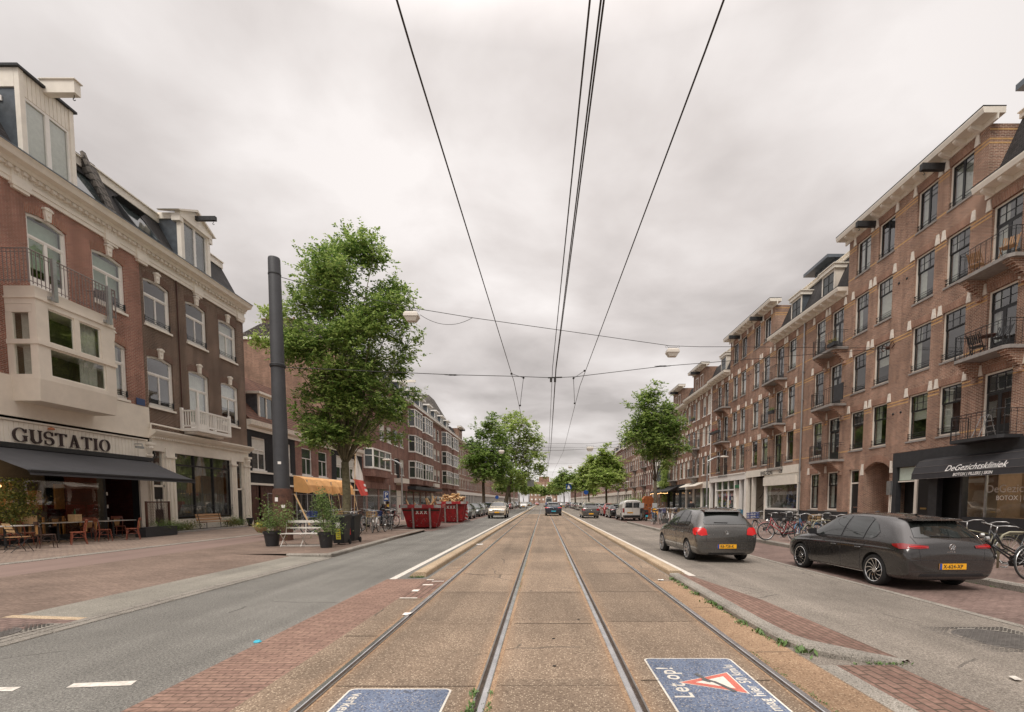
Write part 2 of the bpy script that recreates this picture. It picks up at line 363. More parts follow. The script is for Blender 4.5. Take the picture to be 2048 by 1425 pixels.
M_bay = brick('parking_bay_brick',(.235,.165,.14),(.18,.125,.105),(.12,.08,.07),bw=.21,bh=.1,mort=.008,ground=True,stain=.35)
M_linewhite = pmat('worn_white_road_paint',(.74,.70,.63),.6,noise=.18,nscale=14,dirt=(.42,.38,.33))
pmat('gutter_dirt',(.045,.036,.03),.95,noise=.4,nscale=15)
YN,YF = -6.0,420.0
def zL(x,y):      # the footway on the left climbs gently away from the road near the camera, a kerb further on
  if y < 14.25: return .1*min(1,max(0,(-x-6.2)/3.0))
  return .1
def zR(x):         # the carriageway on the right falls towards the parking bay
  return -.06*min(1,max(0,(x-3.6)/2.9))
def strip(name,x0,x1,y0,y1,mat,off=0.0,zf=None,label=None,nx=1,ys=None,kind='structure'):
  mb = MB(); ys = ys or [y0,y1]; xs = [x0+(x1-x0)*i/nx for i in range(nx+1)]
  mb.grid([[(x,y,(zf(x,y) if zf else 0)+off) for x in xs] for y in ys])
  o = mb.build(name,mat,recalc=False)
  # face up
  if o.data.polygons[0].normal.z < 0: o.data.flip_normals()
  return tag(o,kind=kind)
big = MB(); big.quad((-700,-60,-.12),(700,-60,-.12),(700,1500,-.12),(-700,1500,-.12)); tag(big.build('ground',M_earth),kind='structure')
# tramway slabs
strip('tramway',-2.47,2.76,YN,62,M_slab)
strip('tramway',-2.47,2.76,62,YF,M_asphaltR)
strip('road',-6.14,-3.32,YN,YF,M_asphaltL)
strip('road',-3.32,-2.47,10.2,YF,M_asphaltL)
strip('brick_strip',-3.32,-2.47,YN,10.2,M_pave_brick2)
mbR = strip('road',3.55,6.55,YN,YF,M_asphaltR,zf=lambda x,y: zR(x),nx=4)
strip('road',2.76,3.55,10.55,YF,M_asphaltR)
strip('grey_strip',2.76,2.95,YN,4.78,M_kerbgrey)
strip('brick_strip',2.95,3.55,YN,4.78,M_pave_brickR)
strip('road',2.76,3.55,4.78,10.55,M_asphaltR)
# left: flush kerb, grey band, red bricks, cycle path, footway
strip('gutter',-6.55,-6.05,YN,14.2,MATS['gutter_dirt'],off=-.006)
strip('gutter',-6.40,-6.14,YN,14.2,M_kerbgrey,off=.003,zf=zL)
ysn = [YN,6.0,14.19]
strip('driveway',-7.43,-6.40,6.75,14.2,M_greyband,zf=zL,nx=2)
strip('driveway',-7.43,-6.40,YN,6.6,M_bay,zf=zL,nx=2)
strip('driveway',-7.5,-6.35,6.6,6.75,M_kerbyel,zf=zL,nx=2,off=.002)
strip('footway',-11.07,-7.43,YN,14.2-.001,M_pave_brick,zf=zL,nx=4)
strip('footway',-11.07,-6.42,14.2,26.6,M_pave_brick,off=.1)
strip('footway',-11.07,-9.0,26.6,YF,M_pave_brick,zf=zL)
strip('parking_bay',-9.0,-6.14,26.6,YF,M_bay,off=.0)
strip('road',-6.75,-6.14,14.2,26.6,M_asphaltL,off=-.003)
strip('cycle_path',-13.15,-11.07,YN,58,M_bikepath,off=.001,zf=zL)
strip('footway',-13.15,-11.07,58,YF,M_pave_tile,off=.001,zf=zL)
strip('footway',-19.2,-13.4,YN,YF,M_pave_tile,zf=zL,off=.02)
# rows of grey edging blocks between cycle path and footway
mb = MB()
y = YN
while y < 56:
  mb.prism([(-13.4,.0),(-13.15,.0),(-13.15,.112),(-13.18,.122),(-13.4,.122)],'y',y,y+.98); y += 1.0
tag(mb.build('kerb',M_kerbgrey),kind='structure')
mb = MB()
def kerbrun(mb,pts,w,z0,z1,step=.98,gap=.012,side=1,bev=.03):
  # kerb stones laid one after another along a line; side=+1: width goes to the left of travel
  pts = [Vector((p[0],p[1],0)) for p in pts]
  for a,b in zip(pts[:-1],pts[1:]):
    d = b-a; L = d.length; d.normalize(); n = Vector((-d.y,d.x,0))*side
    k = 0.0
    while k < L-.02:
      e = min(k+step,L)
      p0 = a+d*(k+gap/2); p1 = a+d*(e-gap/2); q0 = p0+n*w; q1 = p1+n*w
      zt = z1+rnd.uniform(-.003,.003)
      def U(p,z): return (p.x,p.y,z)
      i0 = p0+n*bev; i1 = p1+n*bev
      mb.add([U(p0,z0),U(p1,z0),U(q1,z0),U(q0,z0),U(p0,zt-bev),U(p1,zt-bev),U(i0,zt),U(i1,zt),U(q0,zt),U(q1,zt)],
          [(0,1,5,4),(4,5,7,6),(6,7,9,8),(3,2,9,8)[::-1],(0,4,6,8,3),(1,2,9,7,5)])
      k = e
  return mb
kerbrun(mb,[(-6.22,14.25),(-6.62,26.3)],.18,-.02,.112,side=1)
kerbrun(mb,[(-9.0,26.6),(-9.0,150)],.18,-.02,.112,side=1)
kerbrun(mb,[(-9.15,26.42),(-6.55,26.42)],.18,-.02,.112,side=1)
kerbrun(mb,[(-7.55,14.1),(-6.22,14.1)],.16,-.02,.108,side=1)
tag(mb.build('kerb',M_kerbgrey),kind='structure')
mb = MB(); y = YN
while y < 14.0:
  mb.box(-6.29,-6.15,y,y+.97,-.03,.010); y += 1.0
y = YN
while y < 14.0:
  mb.box(-6.44,-6.31,y,y+.46,-.03,.012); y += .48
tag(mb.build('kerb',M_kerbgrey),kind='structure')
# ochre kerb stones on both sides of the tramway
def rumble(x0,x1,y0,y1,flip):
  mb = MB(); y = y0; first = True
  while y < y1:
    e = y+1.22 if y < 60 else y+6
    g = .012; a,b = (x0,x1)
    prof = [(a,-.02),(a,.03),(a+.10,.105),(b-.02,.115),(b,.09),(b,-.02)] if not flip else [(a,-.02),(a,.09),(a+.02,.115),(b-.10,.105),(b,.03),(b,-.02)]
    if first:
      vs = [(p[0],y+.0,p[1]) for p in prof[:1]]
    mb.prism(prof,'y',y+g,e-g); y = e; first = False
  return tag(mb.build('kerb',M_kerbyel),kind='structure')
rumble(-2.92,-2.56,10.45,230,False); rumble(2.80,3.16,10.65,230,True)
strip('road_line',-3.27,-3.12,10.15,250,M_linewhite,off=.005)
strip('road_line',3.22,3.37,10.6,250,M_linewhite,off=.005)
mb = MB()
for (a,b) in ((G(132,1378),G(245,1372)),): pass
def dash(x0,y0,x1,y1,w,z=.005):
  mb = MB(); d = Vector((x1-x0,y1-y0,0)); n = Vector((-d.y,d.x,0)).normalized()*w/2
  mb.quad((x0+n.x,y0+n.y,z),(x0-n.x,y0-n.y,z),(x1-n.x,y1-n.y,z),(x1+n.x,y1+n.y,z)); o = mb.build('road_line',M_linewhite)
  if o.data.polygons[0].normal.z < 0: o.data.flip_normals()
  tag(o,kind='structure')
def roadquad(pts,mat=M_linewhite,name='road_line',z=.005):
  mb = MB(); mb.quad(*[G(p[0],p[1],0)[:2]+(z,) for p in pts]); o = mb.build(name,mat)
  if o.data.polygons[0].normal.z < 0: o.data.flip_normals()
  return tag(o,kind='structure')
roadquad([(132,1377),(148,1368),(274,1362.5),(262,1372)]); roadquad([(-60,1384),(-40,1377),(43,1375),(24,1384)])
roadquad([(2016,1353),(2030,1353),(2046,1361),(2030,1361)])
# white chips set in the brick beside the first rail
strip('brick_strip',-2.47,-2.03,8.15,10.1,M_pave_brickR,off=.004)
for (xa,xb,ya,yb) in ((-2.45,-2.15,8.12,8.17),(-2.42,-2.30,8.75,8.93),(-2.38,-2.18,9.4,9.5),(-2.3,-2.05,9.85,9.9),(-2.45,-2.3,10.03,10.1)):
  strip('road_line',xa,xb,ya,yb,M_stone,off=.008)
# rusty sand beside the rails
M_railside = M_rust
RX = (-1.950,-.517,.768,2.200)
for x in RX:
  strip('tramway',x-.09,x+.09,YN,60,M_rust,off=.002)
strip('tramway',2.29,2.74,YN,9.9,M_rust,off=.0025)
# slab joints
M_joint = pmat('joint_dirt',(.09,.065,.045),.95,noise=.4,nscale=20)
for k in range(24):
  for (xa,xb,y0) in ((-2.47,-2.03,5.83),(-1.87,-.6,4.22),(-.43,.69,4.24),(.85,2.11,4.36),(2.28,2.74,5.2)):
    w = .010*rnd.uniform(.5,1.6)
    jy = y0-4.4+2.2*k
    strip('tramway',xa+rnd.uniform(0,.05),xb-rnd.uniform(0,.05),jy-w/2,jy+w/2,M_joint,off=.0045)
# rails: head, groove and guard lip of grooved tram rail
M_rail = pmat('polished_rail_steel',(.66,.65,.65),.25,metal=.9,noise=.25,nscale=3)
M_groove = pmat('rail_groove',(.06,.042,.03),.8,metal=.2,noise=.4,nscale=10)
M_lip = pmat('rail_guard_lip',(.26,.24,.22),.4,metal=.7,noise=.3,nscale=8)
def polyline_x(x,y):
  return x
for i,x in enumerate(RX):
  s = 1 if i % 2 == 0 else -1        # groove lies on the inner side of each track
  lab = ['leftmost rail of the tram tracks, beside the brick strip','second tram rail from the left, right rail of the left track',
      'third tram rail from the left, left rail of the right track','rightmost rail of the tram tracks, beside the grey raised kerb'][i]
  r = thing('tram_rail',lab,'rail',(x,0,0),0,'rails of the two tram tracks')
  mb = MB(); mb.prism([(-.048*s,-.02),(.010*s,-.02),(.014*s,.010),(.004*s,.014),(-.04*s,.014),(-.048*s,.009)],'y',YN,YF); mb.build('rail_head',M_rail,r)
  mb = MB(); mb.box(.014*s,.048*s,YN,YF,-.02,.0045); mb.build('groove',M_groove,r)
  mb = MB(); mb.box(.048*s,.064*s,YN,YF,-.02,.010); mb.build('guard_lip',M_lip,r)
# raised wedge island with bricks on the right
mb = MB()
isl = [(2.75,10.5),(2.74,8.0),(2.72,6.3),(2.74,5.6),(2.84,5.2),(3.02,4.98),(3.3,4.86),(3.62,4.80)]
outer = [(3.28,10.5),(3.66,8.0),(3.70,6.3),(3.72,5.6),(3.73,5.2),(3.74,5.0),(3.745,4.92),(3.75,4.84)]
def hI(k): return .085 if k < 5 else (.085,.06,.03)[k-5]
inner2 = []
for k,(p,q) in enumerate(zip(isl,outer)):
  d = Vector((q[0]-p[0],q[1]-p[1])).normalized()
  w = .19 if k < 6 else .12
  inner2.append((p[0]+d.x*w,p[1]+(d.y*w if k < 4 else .15 if k < 7 else .06)))
rows = []
for k in range(len(isl)):
  p = isl[k]; i2 = inner2[k]
  rows.append([(p[0],p[1],-.02),(p[0],p[1],hI(k)-.03),(p[0]+.025,p[1]+(.02 if k > 4 else 0),hI(k)),(i2[0],i2[1],hI(k)+.002)])
mb.grid(rows); mb.add([rows[0][0],rows[0][1],rows[0][2],rows[0][3],(rows[0][3][0],rows[0][3][1],-.02)],[(0,1,2,3,4)])
tag(mb.build('kerb',M_kerbgrey,smooth='auto'),kind='structure')
mb = MB(); mb.grid([[ (inner2[k][0],inner2[k][1],hI(k)+.001),(outer[k][0],outer[k][1],.004)] for k in range(len(isl))]); mb.quad((2.75,10.5,0),(3.28,10.5,0.004),(inner2[0][0],10.5,.086))
tag(mb.build('brick_strip',M_pave_brickR),kind='structure')
# right: bay, kerb, footway
strip('parking_bay',6.55,8.98,YN,24.6,M_bay,off=-.06)
strip('parking_bay',6.55,8.98,24.6,38.2,M_bay,off=-.06)
strip('parking_bay',6.55,8.98,38.2,YF,M_bay,off=-.06)
mb = MB(); y = YN
while y < 60: mb.box(6.47,6.60,y,y+.48,-.12,-.05); y += .5
tag(mb.build('kerb',M_kerbgrey),kind='structure')
strip('footway',9.12,19.2,YN,YF,M_pave_tileR,off=.07)
strip('footway',6.7,9.12,25.2,38.0,M_pave_tileR,off=.07)
mb = MB()
kerbrun(mb,[(8.98,YN),(8.98,22.4),(6.55,25.2),(6.55,38.0)],.16,-.1,.08,side=-1)
kerbrun(mb,[(6.55,38.0),(8.98,38.2),(8.98,160)],.16,-.1,.08,side=-1)
tag(mb.build('kerb',M_kerbgrey),kind='structure')
mb = MB(); mb.prism([(8.98,22.4),(6.6,25.25),(9.2,25.25)],'z',-.05,.068); tag(mb.build('footway',M_pave_tileR),kind='structure')
# painted warning panels between the rails
M_blue = noise_ground('worn_blue_paint',[(.38,(.105,.14,.215)),(.64,(.20,.235,.31))],60,.8,.3,speck=(70,.78,(.40,.36,.31),(.07,.08,.12)),cracks=True)
M_redpaint = noise_ground('worn_red_paint',[(.38,(.48,.12,.09)),(.64,(.62,.20,.15))],60,.8,.3)
M_whitepaint = noise_ground('worn_panel_white',[(.38,(.60,.55,.47)),(.64,(.80,.76,.68))],60,.8,.3)
def rrect(x0,x1,y0,y1,r,n=5):
  pts = []
  for cx,cy,a0 in ((x1-r,y1-r,0),(x0+r,y1-r,90),(x0+r,y0+r,180),(x1-r,y0+r,270)):
    for k in range(n+1):
      a = R(a0+90*k/n); pts.append((cx+r*cos(a),cy+r*sin(a)))
  return pts
def flat(name,poly,z,mat,parent):
  mb = MB(); mb.add([(p[0],p[1],z) for p in poly],[tuple(range(len(poly)))]); o = mb.build(name,mat,parent,recalc=False)
  if o.data.polygons[0].normal.z < 0: o.data.flip_normals()
  return o
def text_mesh(s,size=1.0,ext=0.0,align='LEFT',shear=0.0,offset=0.0,space=1.0,bold=0.0,flip=False):
  cu = bpy.data.curves.new('txt','FONT'); cu.body = s; cu.size = size; cu.extrude = ext; cu.align_x = align; cu.shear = shear; cu.space_character = space; cu.offset = bold
  cu.resolution_u = 3
  o = bpy.data.objects.new('txt',cu); COL.objects.link(o)
  dg = bpy.context.evaluated_depsgraph_get(); me = bpy.data.meshes.new_from_object(o.evaluated_get(dg))
  bpy.data.objects.remove(o); return me
def text_obj(name,s,mat,parent,mtx,**kw):
  me = text_mesh(s,**kw); me.materials.clear(); me.materials.append(mat)
  o = bpy.data.objects.new(name,me); COL.objects.link(o); o.parent = parent; o.matrix_local = mtx; return o
pan = thing('painted_warning_panel','blue painted road panel with a red bordered triangle in the right tram track','road marking',(0,0,.0045),0,'blue warning panels painted on the tram slabs')
flat('border',rrect(1.045,1.955,2.2,4.985,.06),.0,M_whitepaint,pan)
flat('panel',rrect(1.063,1.937,2.22,4.967,.05),.001,M_blue,pan)
T = lambda x,y,z,rz: Matrix.Translation((x,y,z)) @ Matrix.Rotation(rz,4,'Z')
text_obj('lettering','Let op!',M_whitepaint,pan,T(1.27,4.0-.05,.002,pi/2) @ Matrix.Diagonal((1,1,1,1)),size=.235,bold=.003,space=1.1)
text_obj('lettering','verkeer mag hier 50 km/u',M_whitepaint,pan,T(1.885,3.17,.002,pi/2),size=.145,bold=.002,space=1.05)
# triangle, apex to the left
tri = lambda c,a: [(c[0]-a*1.0,c[1]),(c[0]+a*.62,c[1]-a*.78),(c[0]+a*.62,c[1]+a*.78)]
c0 = (1.56,4.30)
flat('triangle_edge',tri(c0,.335),.002,M_whitepaint,pan); flat('triangle',tri(c0,.315),.003,M_redpaint,pan); flat('triangle_field',tri((c0[0]+.012,c0[1]),.19),.004,M_whitepaint,pan)
M_dkpaint = pmat('dark_paint',(.10,.10,.10),.7)
mb = MB()
def band2(mb,pts,w,z):
  for a,b in zip(pts[:-1],pts[1:]):
    a = Vector((*a,0)); b = Vector((*b,0)); d = (b-a).normalized(); n = Vector((-d.y,d.x,0))*w/2
    mb.quad((a.x+n.x,a.y+n.y,z),(a.x-n.x,a.y-n.y,z),(b.x-n.x,b.y-n.y,z),(b.x+n.x,b.y+n.y,z))
band2(mb,[(1.45,4.52),(1.50,4.36),(1.56,4.30)],.04,.005); band2(mb,[(1.55,4.32),(1.60,4.22),(1.66,4.08)],.04,.0052); band2(mb,[(1.52,4.30),(1.46,4.36)],.03,.0056)
mb.build('tram_symbol',M_dkpaint,pan,recalc=False)
pan2 = thing('painted_warning_panel','blue painted road panel in the left tram track, cut by the photo edge','road marking',(0,0,.0045),0,'blue warning panels painted on the tram slabs')
flat('border',rrect(-1.70,-.80,1.4,4.16,.06),.0,M_whitepaint,pan2)
flat('panel',rrect(-1.682,-.818,1.42,4.142,.05),.001,M_blue,pan2)
text_obj('lettering','verkeer mag hier 50 km/u',M_whitepaint,pan2,T(-1.63,4.05,.002,-pi/2),size=.145,bold=.002,space=1.05)
M_castiron = pmat('cast_iron',(.12,.11,.10),.6,metal=.2,noise=.3,nscale=8)
def cover(name,x0,x1,y0,y1,z,label,ring):
  t = thing(name,label,'manhole cover',((x0+x1)/2,(y0+y1)/2,z))
  w = (x1-x0)/2; h = (y1-y0)/2
  flat('frame',[(-w,-h),(w,-h),(w,h),(-w,h)],.003,M_kerbgrey,t)
  r = min(w,h)*.82
  mb = MB(); mb.lathe([(r,.0),(r,.008),(r-.02,.008),(r-.02,.005),(0,.005)],(0,0,.003),36); n = int(2*w/.055)
  for i in range(n):
    for j in range(int(2*h/.055)):
      x = -w+.03+i*.055; y = -h+.03+j*.055
      if (x*x+y*y < (r-.04)**2) or (x*x+y*y > (r+.03)**2): mb.box(x-.016,x+.016,y-.008,y+.008,.006,.0125)
  mb.build('lid',M_castiron,t)
cover('manhole_cover',5.0,6.2,5.3,6.4,-.042,'round cast iron manhole cover in the asphalt of the right carriageway',1)
cover('manhole_cover',-7.38,-6.45,5.2,6.4,.012,'cast iron manhole cover in the driveway at the left edge of the photo',1)
# small slab holes
for (px,py) in ((1107,1278),(1109,1333),(1157,1240)):
  g = G(px,py); mb = MB(); mb.lathe([(.02,.0),(.02,.0008),(0,.0008)],(g[0],g[1],.0045),10); tag(mb.build('tramway',M_dark),kind='structure')
# weeds along the kerb and rails
M_weed = pmat('weed_leaf',(.10,.17,.045),.6,noise=.4,nscale=30)
def weeds(pts,name='weed',n=18,s=.05):
  mb = MB()
  for (x,y,z,r,h) in pts:
    for k in range(int(n*r/.1)):
      a = rnd.uniform(0,2*pi); q = abs(rnd.gauss(0,.5))*r; px = x+cos(a)*q; py = y+sin(a)*q*1.4
      d = rnd.uniform(0,2*pi); l = h*rnd.uniform(.4,1); w = l*.22; lean = rnd.uniform(.3,1.1)
      t = Vector((cos(d)*l*lean,sin(d)*l*lean,l*.8)); sd_ = Vector((-sin(d)*w,cos(d)*w,0)); p = Vector((px,py,z))
      mb.quad(p,p+t*.5+sd_,p+t,p+t*.5-sd_)
  o = mb.build(name,M_weed,recalc=False); return o
wp = []
for k in range(70):
  y = rnd.choice([rnd.uniform(5.6,10.3)]); x = 2.73-rnd.uniform(0,.05); b = rnd.random()
  wp.append((x,y,0,.05+.06*(b>.75),.03+.05*(b>.75)))
for g in ((1570,1292),(1533,1268),(1438,1213),(1605,1307)):
  q = G(*g); wp.append((q[0],q[1],0,.16,.11))
for k in range(60): wp.append((2.27+rnd.uniform(-.01,.03),rnd.uniform(3.6,5.2),0,.03,.02))
for k in range(14): wp.append((-.517-.07,rnd.uniform(3.6,4.3),0,.05,.05)); wp.append((-.517+.075,rnd.uniform(3.4,4.1),0,.05,.035))
for k in range(90): wp.append((-.517+.07,rnd.uniform(8,14),0,.02,.02)); wp.append((.768-.07,rnd.uniform(9,16),0,.02,.02)); wp.append((-1.95-.06,rnd.uniform(9,16),0,.02,.02))
for k in range(16): wp.append((-2.75+rnd.uniform(-.14,.14),10.38,0,.05,.05))
for k in range(12): wp.append((3.3+rnd.uniform(-.3,.45),4.8,0,.05,.04))
for k in range(60): wp.append((8.97,rnd.uniform(6,22),-.06,.04,.035))
tag(weeds(wp),'low green weeds growing along the kerbs and rails','weeds',kind='stuff')
# litter
M_blueplastic = pmat('blue_plastic',(.05,.45,.6),.4)
q = G(515,1285); mb = MB(); mb.lathe([(.0,.02),(.03,.022),(.045,.008),(.04,.0)],(q[0],q[1],.0),9); tag(mb.build('litter',M_blueplastic),'small blue plastic scrap lying where the asphalt meets the brick strip','litter')
for (px,py,w,lab) in ((815,1230,.05,'white paper scrap on the leftmost rail'),(1322,1162,.045,'white paper scrap beside the rightmost rail near the kerb end'),(958,1090,.12,'flat white paper lying on the tram slab beside the left kerb stones')):
  q = G(px,py); mb = MB(); mb.grid([[(q[0]+w*(i-1)*1.2,q[1]+w*(j-1)*1.3,.02+rnd.uniform(-.01,.012)) for i in range(3)] for j in range(3)]); tag(mb.build('paper_scrap',M_white),lab,'litter')
# ------------------------------------------------ building kit.  House frame: x along the street, -y outwards, z up
def side_empty(name,label,side,Ya,Yb,X=19.0,cat='house',group=None):
  if side > 0: t = thing(name,label,cat,(X,Yb,0),-pi/2,group); t['_f'] = 0
  else: t = thing(name,label,cat,(-X,Ya,0),pi/2,group)
  if '_f' in t: del t['_f']
  return t
def wall(mb,x0,x1,z0,z1,ops,depth=.2,y=0.0):
  xs = sorted(set([x0,x1]+[v for o in ops for v in (o[0],o[1]) if x0 < v < x1])); zs = sorted(set([z0,z1]+[v for o in ops for v in (o[2],o[3]) if z0 < v < z1]))
  for a,b in zip(xs[:-1],xs[1:]):
    for c,d in zip(zs[:-1],zs[1:]):
      mx,mz = (a+b)/2,(c+d)/2
      if any(o[0] < mx < o[1] and o[2] < mz < o[3] for o in ops): continue
      mb.quad((a,y,c),(b,y,c),(b,y,d),(a,y,d))
  for o in ops:
    a,b,c,d = o[:4]; c = max(c,z0)
    mb.quad((a,y,c),(a,y,d),(a,y+depth,d),(a,y+depth,c)); mb.quad((b,y,c),(b,y+depth,c),(b,y+depth,d),(b,y,d))
    mb.quad((a,y,d),(b,y,d),(b,y+depth,d),(a,y+depth,d))
    if c > z0: mb.quad((a,y,c),(a,y+depth,c),(b,y+depth,c),(b,y,c))
    if len(o) > 4 and o[4]:        # segmental head: fill the corners above the curve
      rise = o[4]; n = 8; f = lambda t: d-rise+rise*(1-(2*t-1)**2)
      for i in range(n):
        t0,t1 = i/n,(i+1)/n; xa,xb = a+(b-a)*t0,a+(b-a)*t1
        if min(f(t0),f(t1)) < d-.0005:
          mb.quad((xa,y,f(t0)),(xb,y,f(t1)),(xb,y,d),(xa,y,d)); mb.quad((xa,y,f(t0)),(xa,y+depth,f(t0)),(xb,y+depth,f(t1)),(xb,y,f(t1)))
  return mb
def shell(mb,x0,x1,z0,z1,D,top=True):
  # sides, back and a lid behind the facade
  mb.quad((x0,0,z0),(x0,0,z1),(x0,D,z1),(x0,D,z0)); mb.quad((x1,0,z0),(x1,D,z0),(x1,D,z1),(x1,0,z1)); mb.quad((x0,D,z0),(x1,D,z0),(x1,D,z1),(x0,D,z1))
  if top: mb.quad((x0,0,z1),(x1,0,z1),(x1,D,z1),(x0,D,z1))
_wc = {}
def bars(mb,x0,x1,y,zs,r=.009):
  for z in zs: mb.box(x0,x1,y-r,y+r,z-r,z+r)
def frame(mb,x0,x1,z0,z1,t,y0,y1,tb=None,rise=0):
  tb = t if tb is None else tb
  zz = z1-rise-t if rise else z1
  mb.box(x0,x0+t,y0,y1,z0,zz); mb.box(x1-t,x1,y0,y1,z0,zz); mb.box(x0+t,x1-t,y0,y1,z0,z0+tb)
  if rise: mb.arc_beam(x0,x1,y0,y1,z1-rise-t,rise,t)
  else: mb.box(x0+t,x1-t,y0,y1,z1-t,z1)
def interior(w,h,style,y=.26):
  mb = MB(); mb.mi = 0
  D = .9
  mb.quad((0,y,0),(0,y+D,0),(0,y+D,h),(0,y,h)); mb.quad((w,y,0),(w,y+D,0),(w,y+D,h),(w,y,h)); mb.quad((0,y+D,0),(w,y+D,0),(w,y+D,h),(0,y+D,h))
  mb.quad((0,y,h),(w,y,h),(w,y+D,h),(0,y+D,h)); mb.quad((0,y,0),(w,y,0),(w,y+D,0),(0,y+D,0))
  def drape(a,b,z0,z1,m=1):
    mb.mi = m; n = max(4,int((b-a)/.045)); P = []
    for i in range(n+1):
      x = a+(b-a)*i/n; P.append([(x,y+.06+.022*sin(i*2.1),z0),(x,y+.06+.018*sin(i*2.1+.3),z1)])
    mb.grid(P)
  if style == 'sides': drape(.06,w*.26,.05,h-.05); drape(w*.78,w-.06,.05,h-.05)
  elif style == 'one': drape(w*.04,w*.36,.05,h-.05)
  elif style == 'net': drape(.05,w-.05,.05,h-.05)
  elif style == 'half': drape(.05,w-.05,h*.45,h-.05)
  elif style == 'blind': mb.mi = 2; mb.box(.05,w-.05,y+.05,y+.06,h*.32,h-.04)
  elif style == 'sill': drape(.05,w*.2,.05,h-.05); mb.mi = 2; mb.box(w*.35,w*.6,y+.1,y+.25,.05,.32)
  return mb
STY = ['sides','one','net','half','blind','none','sill','sides','net']
def window(kind,x0,x1,z0,z1,parent,rnd_=None,style=None,**kw):
  """places a window part (with sub-parts) in a facade opening; equal windows share their meshes"""
  w = round(x1-x0,3); h = round(z1-z0,3); style = style or (rnd_ or rnd).choice(STY)
  key = (kind,w,h,style,tuple(sorted(kw.items())))
  if key in _wc:
    o = copy_tree(_wc[key],parent); o.location = (x0,0,z0); return o
  rail = kw.get('rail',True); rise = kw.get('rise',0)
  if kind == 'R':      # cream frame, dark sash, glazing bars in the upper light
    mb = MB(); frame(mb,0,w,0,h,.075,.10,.20,.09); root = mb.build('window',M_cream,parent,(x0,0,z0))
    mb = MB(); mb.box(-.04,w+.04,-.05,.12,-.09,-.005); mb.build('sill',kw.get('sillmat') and M_cream or M_greystone,root)
    a,b,c,d = .075,w-.075,.09,h-.075; zt = c+(d-c)*.64
    mb = MB(); frame(mb,a,b,zt,d,.05,.12,.17); frame(mb,a,b,c,zt+.03,.055,.15,.19,.08)
    for k in (1,2): mb.box(a+(b-a)*k/3-.012,a+(b-a)*k/3+.012,.13,.16,zt+.05,d-.05)
    mb.box(a+.05,b-.05,.13,.16,(zt+d)/2-.012,(zt+d)/2+.012); mb.build('sash',M_black,root)
    mb = MB(); mb.box(a+.04,b-.04,.146,.150,zt+.04,d-.04); mb.box(a+.04,b-.04,.172,.176,c+.06,zt-.02); mb.build('pane',M_glass,root)
    if rail:
      mb = MB(); bars(mb,.03,w-.03,.045,(.16,.26,.36),.009)
      for x in (.035,w-.035): mb.box(x-.014,x+.014,.02,.10,.14,.18); mb.box(x-.014,x+.014,.02,.10,.34,.38)
      mb.build('railing',M_iron,root)
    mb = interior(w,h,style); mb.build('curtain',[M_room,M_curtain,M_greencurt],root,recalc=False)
  elif kind == 'RD':   # balcony door: dark double door below barred light
    mb = MB(); frame(mb,0,w,0,h,.08,.12,.22,.04); root = mb.build('balcony_door',M_cream,parent,(x0,0,z0))
    a,b,c,d = .08,w-.08,.04,h-.08; zt = d-.78
    mb = MB(); frame(mb,a,b,zt,d,.05,.14,.19);
    m = (a+b)/2; frame(mb,a,m+.01,c,zt-.01,.09,.16,.20,.5); frame(mb,m-.01,b,c,zt,.09,.155,.195,.5)
    for k in (1,2): mb.box(a+(b-a)*k/3-.012,a+(b-a)*k/3+.012,.15,.18,zt+.05,d-.05)
    mb.box(a+.05,b-.05,.15,.18,(zt+d)/2-.012,(zt+d)/2+.012); mb.build('sash',M_black,root)
    mb = MB(); mb.box(a+.03,b-.03,.172,.176,c+.4,d-.04); mb.build('pane',M_glass,root)
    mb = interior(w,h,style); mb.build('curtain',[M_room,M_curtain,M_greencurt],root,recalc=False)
  elif kind == 'RT':   # casement with bars (top storey)
    mb = MB(); frame(mb,0,w,0,h,.07,.10,.20,.09); root = mb.build('window',M_cream,parent,(x0,0,z0))
    mb = MB(); mb.box(-.04,w+.04,-.05,.12,-.09,-.005); mb.build('sill',M_greystone,root)
    a,b,c,d = .07,w-.07,.09,h-.07; m = (a+b)/2
    mb = MB(); frame(mb,a,m,c,d,.055,.13,.18); frame(mb,m,b,c,d,.055,.131,.181)
    for s0,s1 in ((a,m),(m,b)):
      mb.box(s0+.05,s1-.05,.14,.165,d-.5,d-.475); mb.box(s0+.05,s1-.05,.14,.165,d-.25,d-.225)
    mb.build('sash',M_black,root)
    mb = MB(); mb.box(a+.04,b-.04,.160,.164,c+.04,d-.04); mb.build('pane',M_glass,root)
    mb = MB(); bars(mb,.03,w-.03,.045,(.16,.3),.009)
    for x in (.035,w-.035): mb.box(x-.014,x+.014,.02,.10,.14,.18); mb.box(x-.014,x+.014,.02,.10,.28,.32)
    mb.build('railing',M_iron,root)
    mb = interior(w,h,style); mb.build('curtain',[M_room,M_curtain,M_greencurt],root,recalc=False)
  elif kind in ('L','LD'):    # tall cream windows with a curved head
    mb = MB(); frame(mb,0,w,0,h,.095,.07,.19,.10,rise=rise); root = mb.build('window' if kind == 'L' else 'balcony_door',M_white,parent,(x0,0,z0))
    a,b,c,d = .095,w-.095,.10,h-.095; zt = c+(d-c)*(.66 if kind == 'L' else .70); m = (a+b)/2
    mb = MB(); mb.box(a,b,.09,.17,zt-.035,zt+.045); frame(mb,a,b,c,zt-.03,.055,.11,.16,.09); mb.box(m-.025,m+.025,.10,.165,c+.03,zt-.04)
    if kind == 'LD': mb.box(m-.06,m+.06,.095,.166,c+.05,zt-.04); mb.box(a+.05,b-.05,.115,.155,c+.05,c+.35)
